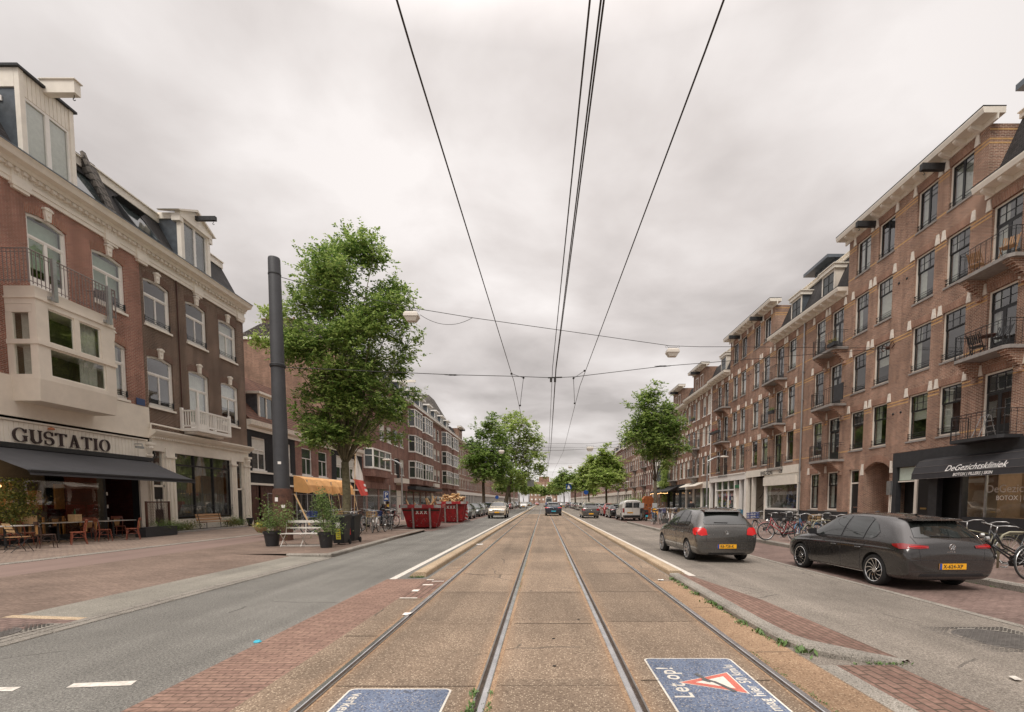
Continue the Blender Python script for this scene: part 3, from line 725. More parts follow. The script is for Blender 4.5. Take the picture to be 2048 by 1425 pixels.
    mb.box(a,a+.035,.11,.16,zt+.04,d-rise*.9); mb.box(b-.035,b,.11,.16,zt+.04,d-rise*.9); mb.build('sash',M_white,root)
    mb = MB(); mb.box(a+.02,b-.02,.140,.144,c+.04,zt)
    n = 8; f = lambda t: d-rise+rise*(1-(2*t-1)**2)+.02
    mb.prism([(a+.02,zt+.02),(b-.02,zt+.02)]+[(b-.02-(b-a-.04)*i/n,f(i/n)) for i in range(n+1)],'y',.130,.134)
    mb.build('pane',M_glass,root)
    if kind == 'L' and rail:
      mb = MB(); bars(mb,.02,w-.02,.03,(.16,.25,.34),.01)
      for x in (.03,w-.03): mb.box(x-.015,x+.015,0,.08,.12,.40)
      mb.build('railing',M_iron,root)
    if kind == 'L':
      mb = MB(); mb.box(-.05,w+.05,-.07,.10,-.10,-.005); mb.build('sill',M_cream,root)
    mb = interior(w,h-rise,style); mb.build('curtain',[M_room,M_curtain,M_greencurt],root,recalc=False)
  elif kind == 'S':    # sash window, white, for far facades
    mb = MB(); mb.mi = 0; frame(mb,0,w,0,h,.085,.06,.15,.09); mb.box(.08,w-.08,.07,.14,h*.62-.03,h*.62+.03)
    if w > 1.05: mb.box(w/2-.03,w/2+.03,.07,.14,.08,h*.62)
    mb.box(-.04,w+.04,-.05,.08,-.09,-.003)
    root = mb.build('window',M_white,parent,(x0,0,z0))
    mb = MB(); mb.box(.07,w-.07,.11,.12,.07,h-.07); mb.build('pane',M_darkpane,root)
    if style in ('net','half','blind','sides'):
      mb = MB();
      if style == 'sides': mb.box(.08,w*.26,.102,.108,.08,h-.08); mb.box(w*.76,w-.08,.102,.108,.08,h-.08)
      else: mb.box(.08,w-.08,.102,.108,h*.5 if style != 'net' else .08,h-.08)
      mb.build('curtain',M_curtain,root)
  elif kind == 'F':    # far window, one mesh
    mb = MB(); frame(mb,0,w,0,h,.1,.04,.12); mb.box(.08,w-.08,.05,.11,h*.62-.04,h*.62+.04); mb.mi = 1; mb.box(.08,w-.08,.08,.10,.08,h-.08)
    root = mb.build('window',[M_white,M_darkpane],parent,(x0,0,z0))
  _wc[key] = tree_of(root)
  return root
def lintel_R(mb,x0,x1,z,y=-.004):     # flat soldier arch with cream blocks at both ends
  mb.mi = 0; n = 1; t = .34
  mb.prism([(x0-.02,z),(x1+.02,z),(x1+.14,z+t),(x0-.14,z+t)],'y',y,.02)
  mb.mi = 1
  for s,x in ((-1,x0),(1,x1)):
    a = x+s*.02; mb.prism([(a,z-.04),(a+s*.26,z-.04),(a+s*.20,z+t+.08),(a+s*.07,z+t+.08)],'y',-.05,.01)
def arch_L(mb,x0,x1,z,rise,y=-.006,t=.33):
  mb.mi = 0; mb.arc_beam(x0-.06,x1+.06,y,.02,z-rise-.02,rise+.02,t,10)
def keystone(mb,xc,z,y=-.10):
  z -= .06
  mb.mi = 1; mb.prism([(xc-.09,z),(xc+.09,z),(xc+.14,z+.38),(xc-.14,z+.38)],'y',y,.01)
  mb.prism([(xc-.19,z+.38),(xc+.19,z+.38),(xc+.15,z+.46),(xc,z+.51),(xc-.15,z+.46)],'y',y-.03,.01)
  mb.lathe([(.07,0),(.05,-.03),(.0,-.04)],(xc,y,z+.2),8,'y')
def rails(mb,path,z0,z1,step=.11,r=.008,post=1.0):
  # top rail, bottom rail and bars along a plan path
  for a,b in zip(path[:-1],path[1:]):
    a = Vector((*a,0)); b = Vector((*b,0)); L = (b-a).length; d = (b-a)/L
    mb.tube([(a.x,a.y,z1),(b.x,b.y,z1)],r*1.9,6); mb.tube([(a.x,a.y,z0+.08),(b.x,b.y,z0+.08)],r*1.3,4); mb.tube([(a.x,a.y,z1-.12),(b.x,b.y,z1-.12)],r*1.1,4)
    n = max(1,round(L/step)); a_last = (b.x,b.y) != tuple(path[-1])
    for i in range(n+1-(1 if a_last else 0)):
      p = a+d*(L*i/n); rr = r*1.6 if i in (0,n) else r*.85
      mb.box(p.x-rr,p.x+rr,p.y-rr,p.y+rr,z0,z1)
def balcony_R(parent,x0,x1,z,black=False,brackets=True,d=.92):
  mb = MB(); c = .0; ch = .16 if d > .5 else .02
  mb.prism([(x0,.02),(x0,-d+ch),(x0+ch,-d),(x1-ch,-d),(x1,-d+ch),(x1,.02)],'z',z-.14,z)
  slab = mb.build('balcony_slab',M_charcoal if black else M_greystone,parent)
  if brackets:
    for xa in (x0+.12,x1-.47):
      mb = MB()
      for k in range(7):
        e = .80-k*.115; mb.box(xa+.012*k,xa+.35-.012*k,-e,.01,z-.14-.1*(k+1),z-.14-.1*k)
      mb.box(xa+.06,xa+.29,-.16,.01,z-.98,z-.84)
      mb.build('corbel',M_rbrick,slab)
  mb = MB(); rails(mb,[(x0+.03,-.02),(x0+.03,-d+ch),(x0+ch,-d+.03),(x1-ch,-d+.03),(x1-.03,-d+ch),(x1-.03,-.02)],z,z+1.02,.24)
  mb.build('railing',M_iron,slab)
  return slab
def cornice_R(parent,x0,x1,z,drop=.42,proj=.62,step=.78,ends=(False,False),name='cornice'):
  # flat white eaves on brackets
  mb = MB(); a = x0-(proj*.6 if ends[0] else 0); b = x1+(proj*.6 if ends[1] else 0)
  mb.prism([(-proj,z-.24),(-proj-.05,z-.06),(-proj-.05,z),(.3,z+.02),(.3,z-.24)],'x',a,b)
  mb.box(a,b,-.06,.02,z-drop-.05,z-.24)
  co = mb.build(name,M_cream,parent); n = max(1,round((x1-x0)/step)); bo = None
  for i in range(n):
    x = x0+(i+.5)*(x1-x0)/n
    if bo: q = bo.copy(); COL.objects.link(q); q.location.x = x; continue
    mb = MB(); mb.prism([(-.06,z-.24),(-proj+.06,z-.24),(-proj+.06,z-.33),(-proj+.16,z-.40),(-.10,z-.50),(-.06,z-.50)],'x',-.085,.085); bo = mb.build('bracket',M_cream,co,(x,0,0))
  mb = MB(); mb.box(a-.01,b+.01,-proj-.06,.3,z+.021,z+.05); mb.build('gutter_cap',M_iron,parent)
def hoist(parent,x,y0,y1,z,mat,hook=True,w=.09,h=.24,cap=False,name='hoist_beam'):
  mb = MB(); mb.box(x-w,x+w,y1,y0,z-h/2,z+h/2)
  if cap: mb.box(x-w-.05,x+w+.05,y1-.06,y0,z+h/2,z+h/2+.03)
  o = mb.build(name,mat,parent)
  if hook:
    mb = MB(); yy = y1+.14; mb.tube([(x,yy,z-h/2),(x,yy,z-h/2-.10)],.012,5)
    mb.tube([(x,yy+.05*cos(a),z-h/2-.15+.05*sin(a)) for a in [R(90-30*k) for k in range(9)]],.014,5); mb.build('hook',M_iron,o)
  return o
_lc = {}
def put_lintel(win,kind='R',**kw):
  d = max(v.co.x for v in win.data.vertices); h = max(v.co.z for v in win.data.vertices)
  if win.name.startswith('window') and 'sill_w' not in kw:
    xs = [v.co.x for v in win.data.vertices]; w = max(xs)
    if min(xs) < -.02: w = w-.04
  else: w = d
  key = (round(w,2),round(h,2),kind)
  if key not in _lc:
    mb = MB()
    if kind == 'R': lintel_R(mb,0,w,h); ms = [M_soldier,M_stone]
    else: arch_L(mb,0,w,h,kw['rise']); keystone(mb,w/2,h); ms = [kw['mat'],M_stone]
    o = mb.build('lintel',ms,win); _lc[key] = o
  else:
    o = _lc[key].copy(); COL.objects.link(o); o.parent = win
  return o
# ------------------------------------------------ right hand terrace
ZR = dict(E=(1.08,3.58),D=(4.76,7.12),C=(8.24,10.55),B=(11.72,14.02),A=(15.25,17.2))
R_L = ['brick terrace house with a black clinic shopfront and balconies above it',
 'brick terrace house with an arched porch and meter box beside the black clinic shop',
 'brick terrace house above the bicycle storage entrance numbered 528',
 'brick terrace house above the white shopfront full of posters',
 'darker brick house with curved window heads above the cream shop with a roller awning',
 'darker brick house above the small black awning with a string of lights']
def house_R(i,Ya,Yb,d,wallmat,label,ground='windows',arched=False,P=None):
  W = Yb-Ya; t = side_empty('terrace_house',label,1,Ya,Yb,group='brick terrace houses along the right side of the street')
  rr = random.Random(100+i)
  # offset o measured from the party wall that carries the gable; d=+1: gable at Ya, d=-1: gable at Yb.  local x = Yb-Y
  def X(o0,o1):
    a,b = ((W-o1,W-o0) if d > 0 else (o0,o1)); return a,b
  cols = [(.78,2.05),(2.72,4.0)]; door = (5.05,6.4); last = (7.05,8.25)
  ops = []; wins = []
  mb = MB()
  for row in 'DCB':
    z0,z1 = ZR[row]
    for c in cols+[last]:
      a,b = X(*c); ops.append((a,b,z0,z1,.12 if arched else 0)); wins.append(('R',a,b,z0,z1,row))
    a,b = X(*door); ops.append((a,b,z0-.42,z1,.12 if arched else 0)); wins.append(('RD',a,b,z0-.42,z1,row))
  gw = 4.72
  if ground == 'windows':
    for o in ((7.2,8.35),(5.05,6.25)):
      a,b = X(*o); ops.append((a,b,ZR['E'][0],ZR['E'][1])); wins.append(('RG',a,b,*ZR['E'],'E'))
    a,b = X(2.95,3.9); ops.append((a,b,.1,3.6)); dr = (a,b)
    a,b = X(.35,2.5); ops.append((a,b,.1,3.9,.45)); por = (a,b)
    z0w = .1
  else: z0w = 4.2
  wall(mb,0,W,z0w,14.62,ops,.24)
  shell(mb,0,W,-.1,14.6,11)
  # gable block
  ga,gb = X(0,gw); gops = []
  for c in cols:
    a,b = X(*c); gops.append((a,b,*ZR['A'])); wins.append(('RT',a,b,*ZR['A'],'A'))
  wall(mb,ga,gb,14.62,17.68,gops,.24)
  if True:
    e = gb if d < 0 else ga
    mb.quad((e,0,14.62),(e,6,14.62),(e,6,17.68),(e,0,17.68)); mb.quad((ga,6,14.6),(gb,6,14.6),(gb,6,17.68),(ga,6,17.68)); mb.quad((ga,0,17.67),(gb,0,17.67),(gb,6,17.67),(ga,6,17.67))
  # trims
  bb = mb; bb.mi = 1
  def runs(z,lst,minlen=.12,pad=.0):
    xs = sorted((a,b) for a,b,c,e_ in lst if c-.02 < z < e_+.45); cur = 0.0; res = []
    for a,b in xs+[(W,W)]:
      if a-cur > minlen: res.append((cur,a))
      cur = max(cur,b)
    return res
  oo = [(o[0],o[1],o[2],o[3]) for o in ops]
  for row in 'DCB':
    z0,z1 = ZR[row]
    for z in (z1-.17,z1-.33):
      for a,b in runs(z,oo): bb.box(a,b,-.006,.01,z,z+.065)
    for a,b in runs(z0+.05,oo):
      if b-a > .9: bb.box(a,b,-.006,.01,z0-.02,z0+.045)
  z0,z1 = ZR['A']; go = [(o[0],o[1],o[2],o[3]) for o in gops]
  cuts = sorted(go); edges = [ga]+[v for c in cuts for v in c[:2]]+[gb]
  for z in (z1-.17,z1-.33,z0-.02):
    for a,b in zip(edges[::2],edges[1::2]): bb.box(a,b,-.006,.01,z,z+.065)
  e = gb if d < 0 else ga
  for z in (17.42,z1-.17,z1-.33): bb.box(e-.006,e+.006,-.006,2.2,z,z+.065)
  bb.build('wall',[wallmat,M_yband],t,recalc=False)
  # anchors
  for row in 'DB':
    z = ZR[row][1]-.75; a,b = X(.28,.29)
    an = MB(); an.lathe([(.07,0),(.06,-.03),(.02,-.05),(0,-.05)],(a,0,z),8,'y'); an.build('wall_anchor',M_iron,t)
  for k,a,b,z0,z1,row in wins:
    st = rr.choice(['sides','one','sides','net','half','none'] if row != 'E' else ['one','half'])
    if k == 'RG': window('R',a,b,z0,z1,t,style=st,rail=False,sillmat=False)
    elif k == 'RD': window('RD',a,b,z0,z1,t,style=rr.choice(['one','none','sides']))
    else: window(k,a,b,z0,z1,t,style=st)
  for k in kids(t):
    if k.name.startswith(('window','balcony_door')): put_lintel(k)
  # cornices and roof
  ma,m_b = X(gw,W);
  cornice_R(t,ma,m_b,15.0)
  cornice_R(t,ga,gb,18.08,ends=(d > 0,d < 0))
  mb = MB(); mb.mi = 0
  rz = 17.9
  mb.prism([(.1,15.0),(1.35,rz),(9,rz),(9,15.0)],'x',ma,m_b); mb.build('mansard_roof',M_roof_dark,t)
  mb = MB(); mb.box(ma,m_b,1.2,1.5,rz-.05,rz+.16); mb.box(ma,m_b,1.1,1.5,rz+.16,rz+.2); mb.build('roof_edge',M_cream,t)
  # dormer on the mansard
  a,b = X(6.7,8.2);
  mb = MB(); mb.box(a,b,.35,1.6,15.05,17.05); dm = mb.build('dormer',M_zinc if i % 2 else M_render,t)
  mb = MB(); mb.box(a-.12,b+.12,.17,1.9,17.05,17.3); mb.box(a-.2,b+.2,.10,1.9,17.3,17.36); mb.build('dormer_roof',M_cream,dm)
  mb = MB(); frame(mb,a,b,15.15,17.05,.13,.30,.36); mb.build('frame',M_cream,dm)
  mb = MB(); frame(mb,a+.13,b-.13,15.28,16.92,.05,.31,.345); mb.box((a+b)/2-.02,(a+b)/2+.02,.31,.34,15.3,16.9); mb.box(a+.15,b-.15,.312,.34,16.3,16.33); mb.build('sash',M_black,dm)
  mb = MB(); mb.box(a+.15,b-.15,.335,.345,15.3,16.9); mb.build('pane',M_darkpane,dm)
  x0 = X(2.36,2.37)[0]; hoist(t,x0,.1,-1.1,17.45,M_iron,True,.1,.3)
  if i == 3:
    a,b = X(7.0,W); mb = MB(); mb.box(max(a,0),b,1.9,6,18.0,19.0); mb.box(max(a,0)-.4 if a > .5 else a,b+.3,1.2,6,19.0,19.22); mb.build('roof_extension',M_zinc,t)
  if i == 1:
    a,b = X(4.8,W); mb = MB(); mb.box(a,b+.2,.9,6,18.9,19.15); mb.box(a+.3,b,1.5,6,17.9,18.9); mb.build('roof_extension',M_zinc,t)
  if i == 2:
    a,b = X(4.9,W)
    mb = MB(); mb.box(b-1.2,b-.4,1.6,2.6,17.9,18.7); ch = mb.build('chimney',M_rbrick2,t)
    mb = MB(); mb.box(b-1.3,b-.3,1.5,2.7,18.7,18.76); mb.prism([(b-1.25,18.8),(b-.35,18.8),(b-.8,19.05)],'y',1.6,2.6); mb.build('chimney_cap',M_roof_red,ch)
  for zz in ('D','C','B'):
    a,b = X(4.45,7.0)
    balcony_R(t,a,b,ZR[zz][0]-.44,black=(i == 1 and zz == 'D'),brackets=not (ground != 'windows' and zz == 'D'),d=.22 if (i in (3,4) and zz == 'D') else .92)
  if ground == 'windows':
    mb = MB();
    cutx = sorted([dr,por]); cur = 0.0
    for a,b in cutx+[(W,W)]:
      if a > cur: mb.box(cur,a,-.03,.02,-.1,.98)
      cur = b
    mb.build('plinth',M_charcoal,t)
    a,b = dr; mb = MB(); frame(mb,a,b,.1,3.6,.09,.12,.24,.03); mb.box(a+.09,b-.09,.13,.22,2.72,2.80); fr = mb.build('door',M_cream,t)
    mb = MB(); mb.box(a+.09,b-.09,.17,.21,.13,2.72); frame(mb,a+.09,b-.09,2.8,3.51,.05,.15,.2); mb.build('leaf',M_black,fr)
    mb = MB(); mb.box(a+.14,b-.14,.175,.18,2.84,3.46); mb.build('pane',M_glass,fr)
    mb = MB(); mb.box(a+.3,b-.3,.155,.17,1.25,1.32); mb.build('letter_slot',M_chrome,fr)
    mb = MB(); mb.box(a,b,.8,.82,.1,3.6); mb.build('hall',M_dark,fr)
    a,b = por; mb = MB(); mb.mi = 0
    mb.quad((a,.242,.1),(a,1.5,.1),(a,1.5,3.9),(a,.242,3.9)); mb.quad((b,.242,.1),(b,1.5,.1),(b,1.5,3.9),(b,.242,3.9)); mb.quad((a,1.5,.1),(b,1.5,.1),(b,1.5,3.9),(a,1.5,3.9)); mb.quad((a,.242,3.9),(b,.242,3.9),(b,1.5,3.9),(a,1.5,3.9)); mb.quad((a,0,.12),(b,0,.12),(b,1.5,.12),(a,1.5,.12))
    pc = mb.build('porch',M_rbrick,t,recalc=False)
    x0,x1 = b-1.15,b-.15; mb = MB(); frame(mb,x0,x1,.12,3.7,.1,1.38,1.49); mb.box(x0+.1,x1-.1,1.39,1.48,2.72,2.8); mb.build('frame',M_cream,pc)
    mb = MB(); mb.box(x0+.1,x1-.1,1.42,1.46,.14,2.72); mb.box(x0+.1,x1-.1,1.44,1.46,2.8,3.6); mb.build('door',M_black,pc)
    mb = MB(); mb.mi = 0; mb.arc_beam(a-.08,b+.08,-.006,.02,3.42,.5,.36,12); mb.mi = 1
    for s,x in ((-1,a),(1,b)): mb.prism([(x+s*.03,3.2),(x+s*.30,3.2),(x+s*.17,3.85),(x+s*.05,3.85)],'y',-.05,.01)
    mb.build('porch_arch',[M_soldier,M_stone],t)
    x = X(.12,.13)[0]; mb = MB(); mb.box(x-.16,x+.16,-.18,0,2.0,2.75); mbx = mb.build('meter_box',M_steel,t)
    mb = MB(); mb.tube([(x-.05,-.06,2.0),(x-.05,-.06,.2)],.03,6); mb.tube([(x+.08,-.06,2.0),(x+.08,-.06,.2)],.03,6); mb.build('conduit',M_cream,mbx)
  if d > 0:   # downpipe on the valley party wall
    x = .02
    mb = MB(); mb.tube([(x,-.10,14.5),(x,-.10,.1)],.055,8)
    for z in range(1,14,2): mb.box(x-.08,x+.08,-.16,0,z,z+.05)
    mb.build('downpipe',M_steel if i < 3 else M_white,t)
  return t,X,W
PR = [16.9,26.35,35.9,45.4,55.2]
H1,X1,W1 = house_R(1,PR[0],PR[1],-1,M_rbrick,R_L[0],'shop')
H2,X2,W2 = house_R(2,PR[1],PR[2],1,M_rbrick,R_L[1])
H3,X3,W3 = house_R(3,PR[2],PR[3],-1,M_rbrick,R_L[2],'shop')
H4,X4,W4 = house_R(4,PR[3],PR[4],1,M_rbrick2,R_L[3],'shop')
# one more house behind the camera's right shoulder keeps the facade going past the frame
H0,X0,W0 = house_R(0,7.4,16.9,1,M_rbrick,'brick terrace house cut by the right edge of the photo, beyond the black shopfront','shop')
# ---- house 1: black clinic shopfront (local x = Yb - Y)
def LX(Yb,Y): return Yb-Y
sf = MB(); Yb = PR[1]
sf.box(0,18.9,-.10,.0,3.45,4.22)                 # fascia
for (a,b) in ((0,.30),(2.5,3.02),(4.3,4.42),(15.6,16.0)): sf.box(a,b,-.08,.2,.0,3.46)
sf.box(4.42,18.9,-.06,.15,.0,.95);
shop1 = sf.build('shopfront',M_charcoal,H1)
mb = MB(); mb.quad((0,.9,0),(5.1,.9,0),(5.1,.9,3.5),(0,.9,3.5)); mb.quad((4.42,2.6,.0),(18,2.6,.0),(18,2.6,3.5),(4.42,2.6,3.5)); mb.quad((4.42,.2,0),(4.42,2.6,0),(4.42,2.6,3.5),(4.42,.2,3.5)); mb.quad((0,.0,3.45),(18,.0,3.45),(18,2.6,3.45),(0,2.6,3.45)); mb.quad((4.42,.2,.9),(18,.2,.9),(18,2.6,.9),(4.42,2.6,.9))
mb.build('shop_interior',pmat('beige_shop_interior',(.30,.22,.15),.85,noise=.3,nscale=1),shop1,recalc=False)
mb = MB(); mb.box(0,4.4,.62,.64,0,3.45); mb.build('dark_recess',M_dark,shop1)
mb = MB(); mb.box(.35,1.5,-.02,.1,.12,.2); mb.box(1.52,1.70,-.04,.12,.1,3.45); mb.box(.32,1.5,.0,.1,2.66,2.72); mb.build('door_frame',M_cream,shop1)
mb = MB(); mb.box(.34,1.5,.05,.06,2.75,3.42); mb.build('transom_pane',M_greencurt,shop1)
mb = MB(); mb.box(1.72,2.48,.02,.08,.1,3.4); dd = mb.build('door',M_black,shop1)
mb = MB(); mb.box(1.92,2.3,.0,.02,1.25,1.33); mb.build('letter_slot',pmat('brass',(.6,.45,.2),.35,metal=1),dd)
mb = MB(); mb.box(4.42,15.6,.05,.06,.95,3.45); mb.build('pane',M_shopglass,shop1)
mb = MB(); mb.box(5.42,5.49,.02,.10,.95,3.45); mb.build('mullion',M_steel,shop1)
M_lampglow = pmat('warm_lamp',(1,.7,.35),.5,emis=((1,.55,.22),5.0))
mb = MB(); mb.lathe([(.09,0),(.09,.16)],(6.3,2.45,2.45),10); mb.build('wall_lamp',M_lampglow,shop1)
lampd = bpy.data.lights.new('wall_lamp_light','POINT'); lampd.energy = 38; lampd.color = (1,.84,.68); lampd.shadow_soft_size = .1
lo_ = bpy.data.objects.new('wall_lamp_light',lampd); COL.objects.link(lo_); lo_.parent = shop1; lo_.location = (6.3,2.1,2.6)
for (x,n) in ((6.75,0),(8.1,1),(9.5,2)):
  mb = MB(); mb.prism([(x-.4,.95),(x+.4,.95),(x+.46,1.85),(x-.42,1.9)],'y',1.15,1.3); mb.box(x-.4,x+.4,1.15,1.75,.95,1.3); mb.build('lounge_seat',M_curtain,shop1)
T3 = lambda x,y,z: Matrix.Translation((x,y,z)) @ Matrix.Rotation(pi/2,4,'X')
M_signwhite = pmat('sign_white',(.85,.83,.80),.5)
M_signfaint = pmat('window_lettering',(.55,.50,.45),.6)
text_obj('window_lettering','DeGezichtskliniek',M_signfaint,shop1,T3(5.5,.035,2.02),size=.46)
text_obj('window_lettering','BOTOX | FILLERS | SKIN',M_signwhite,shop1,T3(5.95,.035,1.70),size=.27)
# fixed awning
M_awn = pmat('black_awning_cloth',(.028,.027,.030),.75,noise=.2,nscale=2)
aw = MB(); ax0 = 2.25; ax1 = 13.4; prof = [(-.10,3.72),(-.42,3.60),(-.66,3.30),(-.80,2.98),(-.83,2.72)]
for k in range(len(prof)-1): aw.quad((ax0+.02*k,prof[k][0],prof[k][1]),(ax1,prof[k][0],prof[k][1]),(ax1,prof[k+1][0],prof[k+1][1]),(ax0+.02*(k+1),prof[k+1][0],prof[k+1][1]))
aw.add([(ax0,-.10,3.72)]+[(ax0+.02*k,p[0],p[1]) for k,p in enumerate(prof)][1:]+[(ax0+.08,-.10,2.72)],[(0,1,2,3,4,5)])
awn = aw.build('awning',M_awn,H1,recalc=False)
mb = MB()
for p in prof[1:]: mb.tube([(ax0,p[0]-.004,p[1]),(ax1,p[0]-.004,p[1])],.006,4)
mb.build('seam',pmat('awning_seam',(.16,.14,.13),.7),awn)
def slope_text(s,x,k,off,size,shear,bold=0):
  p0,p1 = prof[k],prof[k+1]; ang = math.atan2(p0[1]-p1[1],-(p1[0]-p0[0]))
  v = Vector((0,p0[0]-p1[0],p0[1]-p1[1])).normalized(); n = Vector((0,-v.z,v.y))
  base = Vector((x,p1[0],p1[1]))+v*off+n*.012
  m = Matrix(((1,0,0),(0,v.y,n.y),(0,v.z,n.z))).to_4x4(); m.translation = base
  return text_obj('lettering',s,M_signwhite,awn,m,size=size,shear=shear,bold=bold)
slope_text('DeGezichtskliniek',4.25,2,.03,.40,.22,.002); slope_text('BOTOX | FILLERS | SKIN',4.75,3,.05,.18,.22,.004)
# ladder on the first balcony, chairs and tables on the balconies
def world_of(Yb,lx,ly,z): return (19+ly,Yb-lx,z)
mb = MB();
for s in (0,.42): mb.tube([(s,0,0),(s,.22,.85),(s,.30,.87)],.016,6); mb.tube([(s,.62,0),(s,.30,.87)],.014,6)
mb.tube([(0,.30,.87),(.42,.30,.87)],.016,6)
for k in (1,2,3): mb.box(0,.42,.22*k/4-.06,.22*k/4+.06,.21*k,.21*k+.02)
st = mb.build('step_ladder',M_steel,None,(18.55,20.05,ZR['D'][0]-.44),(0,0,1.4)); tag(st,'small aluminium step ladder on the balcony above the clinic awning','step ladder')
# ---- house 3: bicycle storage
sg = MB(); sg.box(.05,9.3,-.12,.0,3.82,4.42); s3 = sg.build('shopfront',M_cream,H3)
mb = MB(); mb.box(3.0,6.0,-.14,.0,3.84,4.30); mb.build('sign_board',M_cream,s3)
M_signblack = pmat('sign_black',(.03,.03,.03),.5)
xa = LX(PR[3],onX(1503,960,19)[0]);
text_obj('lettering','RIJWIELSTALLING',M_signblack,s3,T3(3.15,-.15,3.87) @ Matrix.Diagonal((.78,1.35,1,1)),size=.36,bold=.008); text_obj('lettering','528',M_signblack,s3,T3(6.35,-.135,3.9),size=.40,bold=.004)
x0 = LX(PR[3],41.2);
mb = MB(); mb.box(0,.3,-.05,.2,0,3.82); mb.box(1.2,1.35,-.05,.3,.0,3.82); mb.box(x0-.5,x0-.3,-.05,.3,0,3.82); mb.box(9.2,9.5,-.05,.2,0,3.9); mb.build('pier',M_cream,s3)
mb = MB(); mb.quad((.2,2.0,0),(x0-.4,2.0,0),(x0-.4,2.0,3.82),(.2,2.0,3.82)); mb.quad((.25,.1,0),(.25,2,0),(.25,2,3.8),(.25,.1,3.8)); mb.build('entrance_hall',pmat('hall_wall',(.38,.34,.28),.9,noise=.2),s3,recalc=False)
mb = MB()
for k in range(9): mb.box(1.6+.1*k,x0-.5,.5+.16*k,.66+.16*k,.0,.2*(k+1))
st3 = mb.build('stairs',M_greystone,s3)
mb = MB(); mb.tube([(1.5,.4,1.0),(x0-.6,1.9,2.9)],.02,6); mb.tube([(2.6,.1,1.9),(3.5,.1,2.6)],.03,6)
for k in range(12): mb.box(1.5+.17*k,1.56+.17*k,1.4,1.44,2.6,2.75)
mb.build('handrail',M_iron,s3)
mb = MB(); mb.box(x0-.3,9.2,-.03,.2,0,.95); mb.build('plinth',M_charcoal,s3)
mb = MB(); frame(mb,x0-.3,9.2,.95,3.8,.16,-.02,.14); mb.build('frame',M_white,s3)
mb = MB(); mb.box(x0-.15,9.05,.04,.05,1.1,3.65); mb.build('pane',M_shopglass,s3)
mb = MB(); mb.box(x0-.35,9.1,-.22,-.05,2.95,3.65); mb.build('blind_box',M_cream,s3)
mb = MB(); mb.quad((x0-.2,1.8,0),(9.1,1.8,0),(9.1,1.8,3.8),(x0-.2,1.8,3.8)); mb.quad((x0-.2,.1,.9),(9.1,.1,.9),(9.1,1.8,.9),(x0-.2,1.8,.9)); mb.build('shop_interior',M_room,s3,recalc=False)
mb = MB()
for k in range(6): mb.grid([[(x0+.05+.05*i+.015*rnd.random(),.18+.02*sin(i*2+k),z) for z in (1.1,3.6)] for i in range(5)])
mb.build('curtain',M_curtain,s3)
mb = MB()
for k in range(40): x = rnd.uniform(x0+1.2,8.9); z = rnd.uniform(1.0,3.2); mb.box(x,x+rnd.uniform(.08,.3),1.0,1.1,z,z+rnd.uniform(.08,.25))
mb.build('display',pmat('blue_goods',(.12,.16,.35),.6,noise=.6,nscale=6),s3)
# ---- house 4: white shop
sg = MB(); sg.box(.0,9.75,-.16,.0,3.72,4.35); sg.box(.0,9.75,-.22,-.0,4.27,4.38)
for a,b in ((.0,.35),(1.7,1.9),(7.0,7.25),(8.3,8.5),(9.4,9.75)): sg.box(a,b,-.10,.2,0,3.72)
sg.box(1.9,7.0,-.06,.2,0,.85); sg.box(1.9,7.0,-.05,.15,2.75,2.87)
for k in (1,2): sg.box(1.9+1.7*k-.05,1.9+1.7*k+.05,-.05,.15,2.87,3.72)
for k in (1,2): sg.box(1.9+1.7*k-.04,1.9+1.7*k+.04,-.04,.1,.85,2.75)
s4 = sg.build('shopfront',M_white,H4)
mb = MB(); mb.box(1.9,7.0,.04,.05,.85,2.75); mb.build('pane',M_shopglass,s4)
mb = MB(); mb.box(1.9,7.0,.06,.08,2.87,3.72); mb.build('upper_pane',M_darkpane,s4)
mb = MB(); mb.quad((0,1.5,0),(9.7,1.5,0),(9.7,1.5,3.8),(0,1.5,3.8)); mb.build('shop_interior',M_room,s4,recalc=False)
cols_ = [(.10,.10,.38),(.55,.08,.10),(.75,.72,.68),(.12,.35,.50),(.7,.5,.1)]
for j,cc in enumerate(cols_):
  mb = MB()
  for k in range(9):
    x = rnd.uniform(2.0,6.7); z = rnd.uniform(.95,2.3); mb.box(x,x+rnd.uniform(.15,.45),.09+.01*j,.094+.01*j,z,z+rnd.uniform(.15,.5))
  mb.build('poster',pmat('poster_%d' % j,cc,.5,noise=.3,nscale=5),s4)
mb = MB(); mb.box(7.25,8.3,.1,.14,.1,2.9); mb.build('door',M_cream,s4)
mb = MB(); mb.box(7.35,8.2,-.14,.0,2.95,3.25); mb.build('green_sign',pmat('green_sign',(.03,.16,.07),.5),s4)
mb = MB(); mb.box(0,9.6,.0,.02,0,.3); mb.build('plinth',M_greystone,s4)
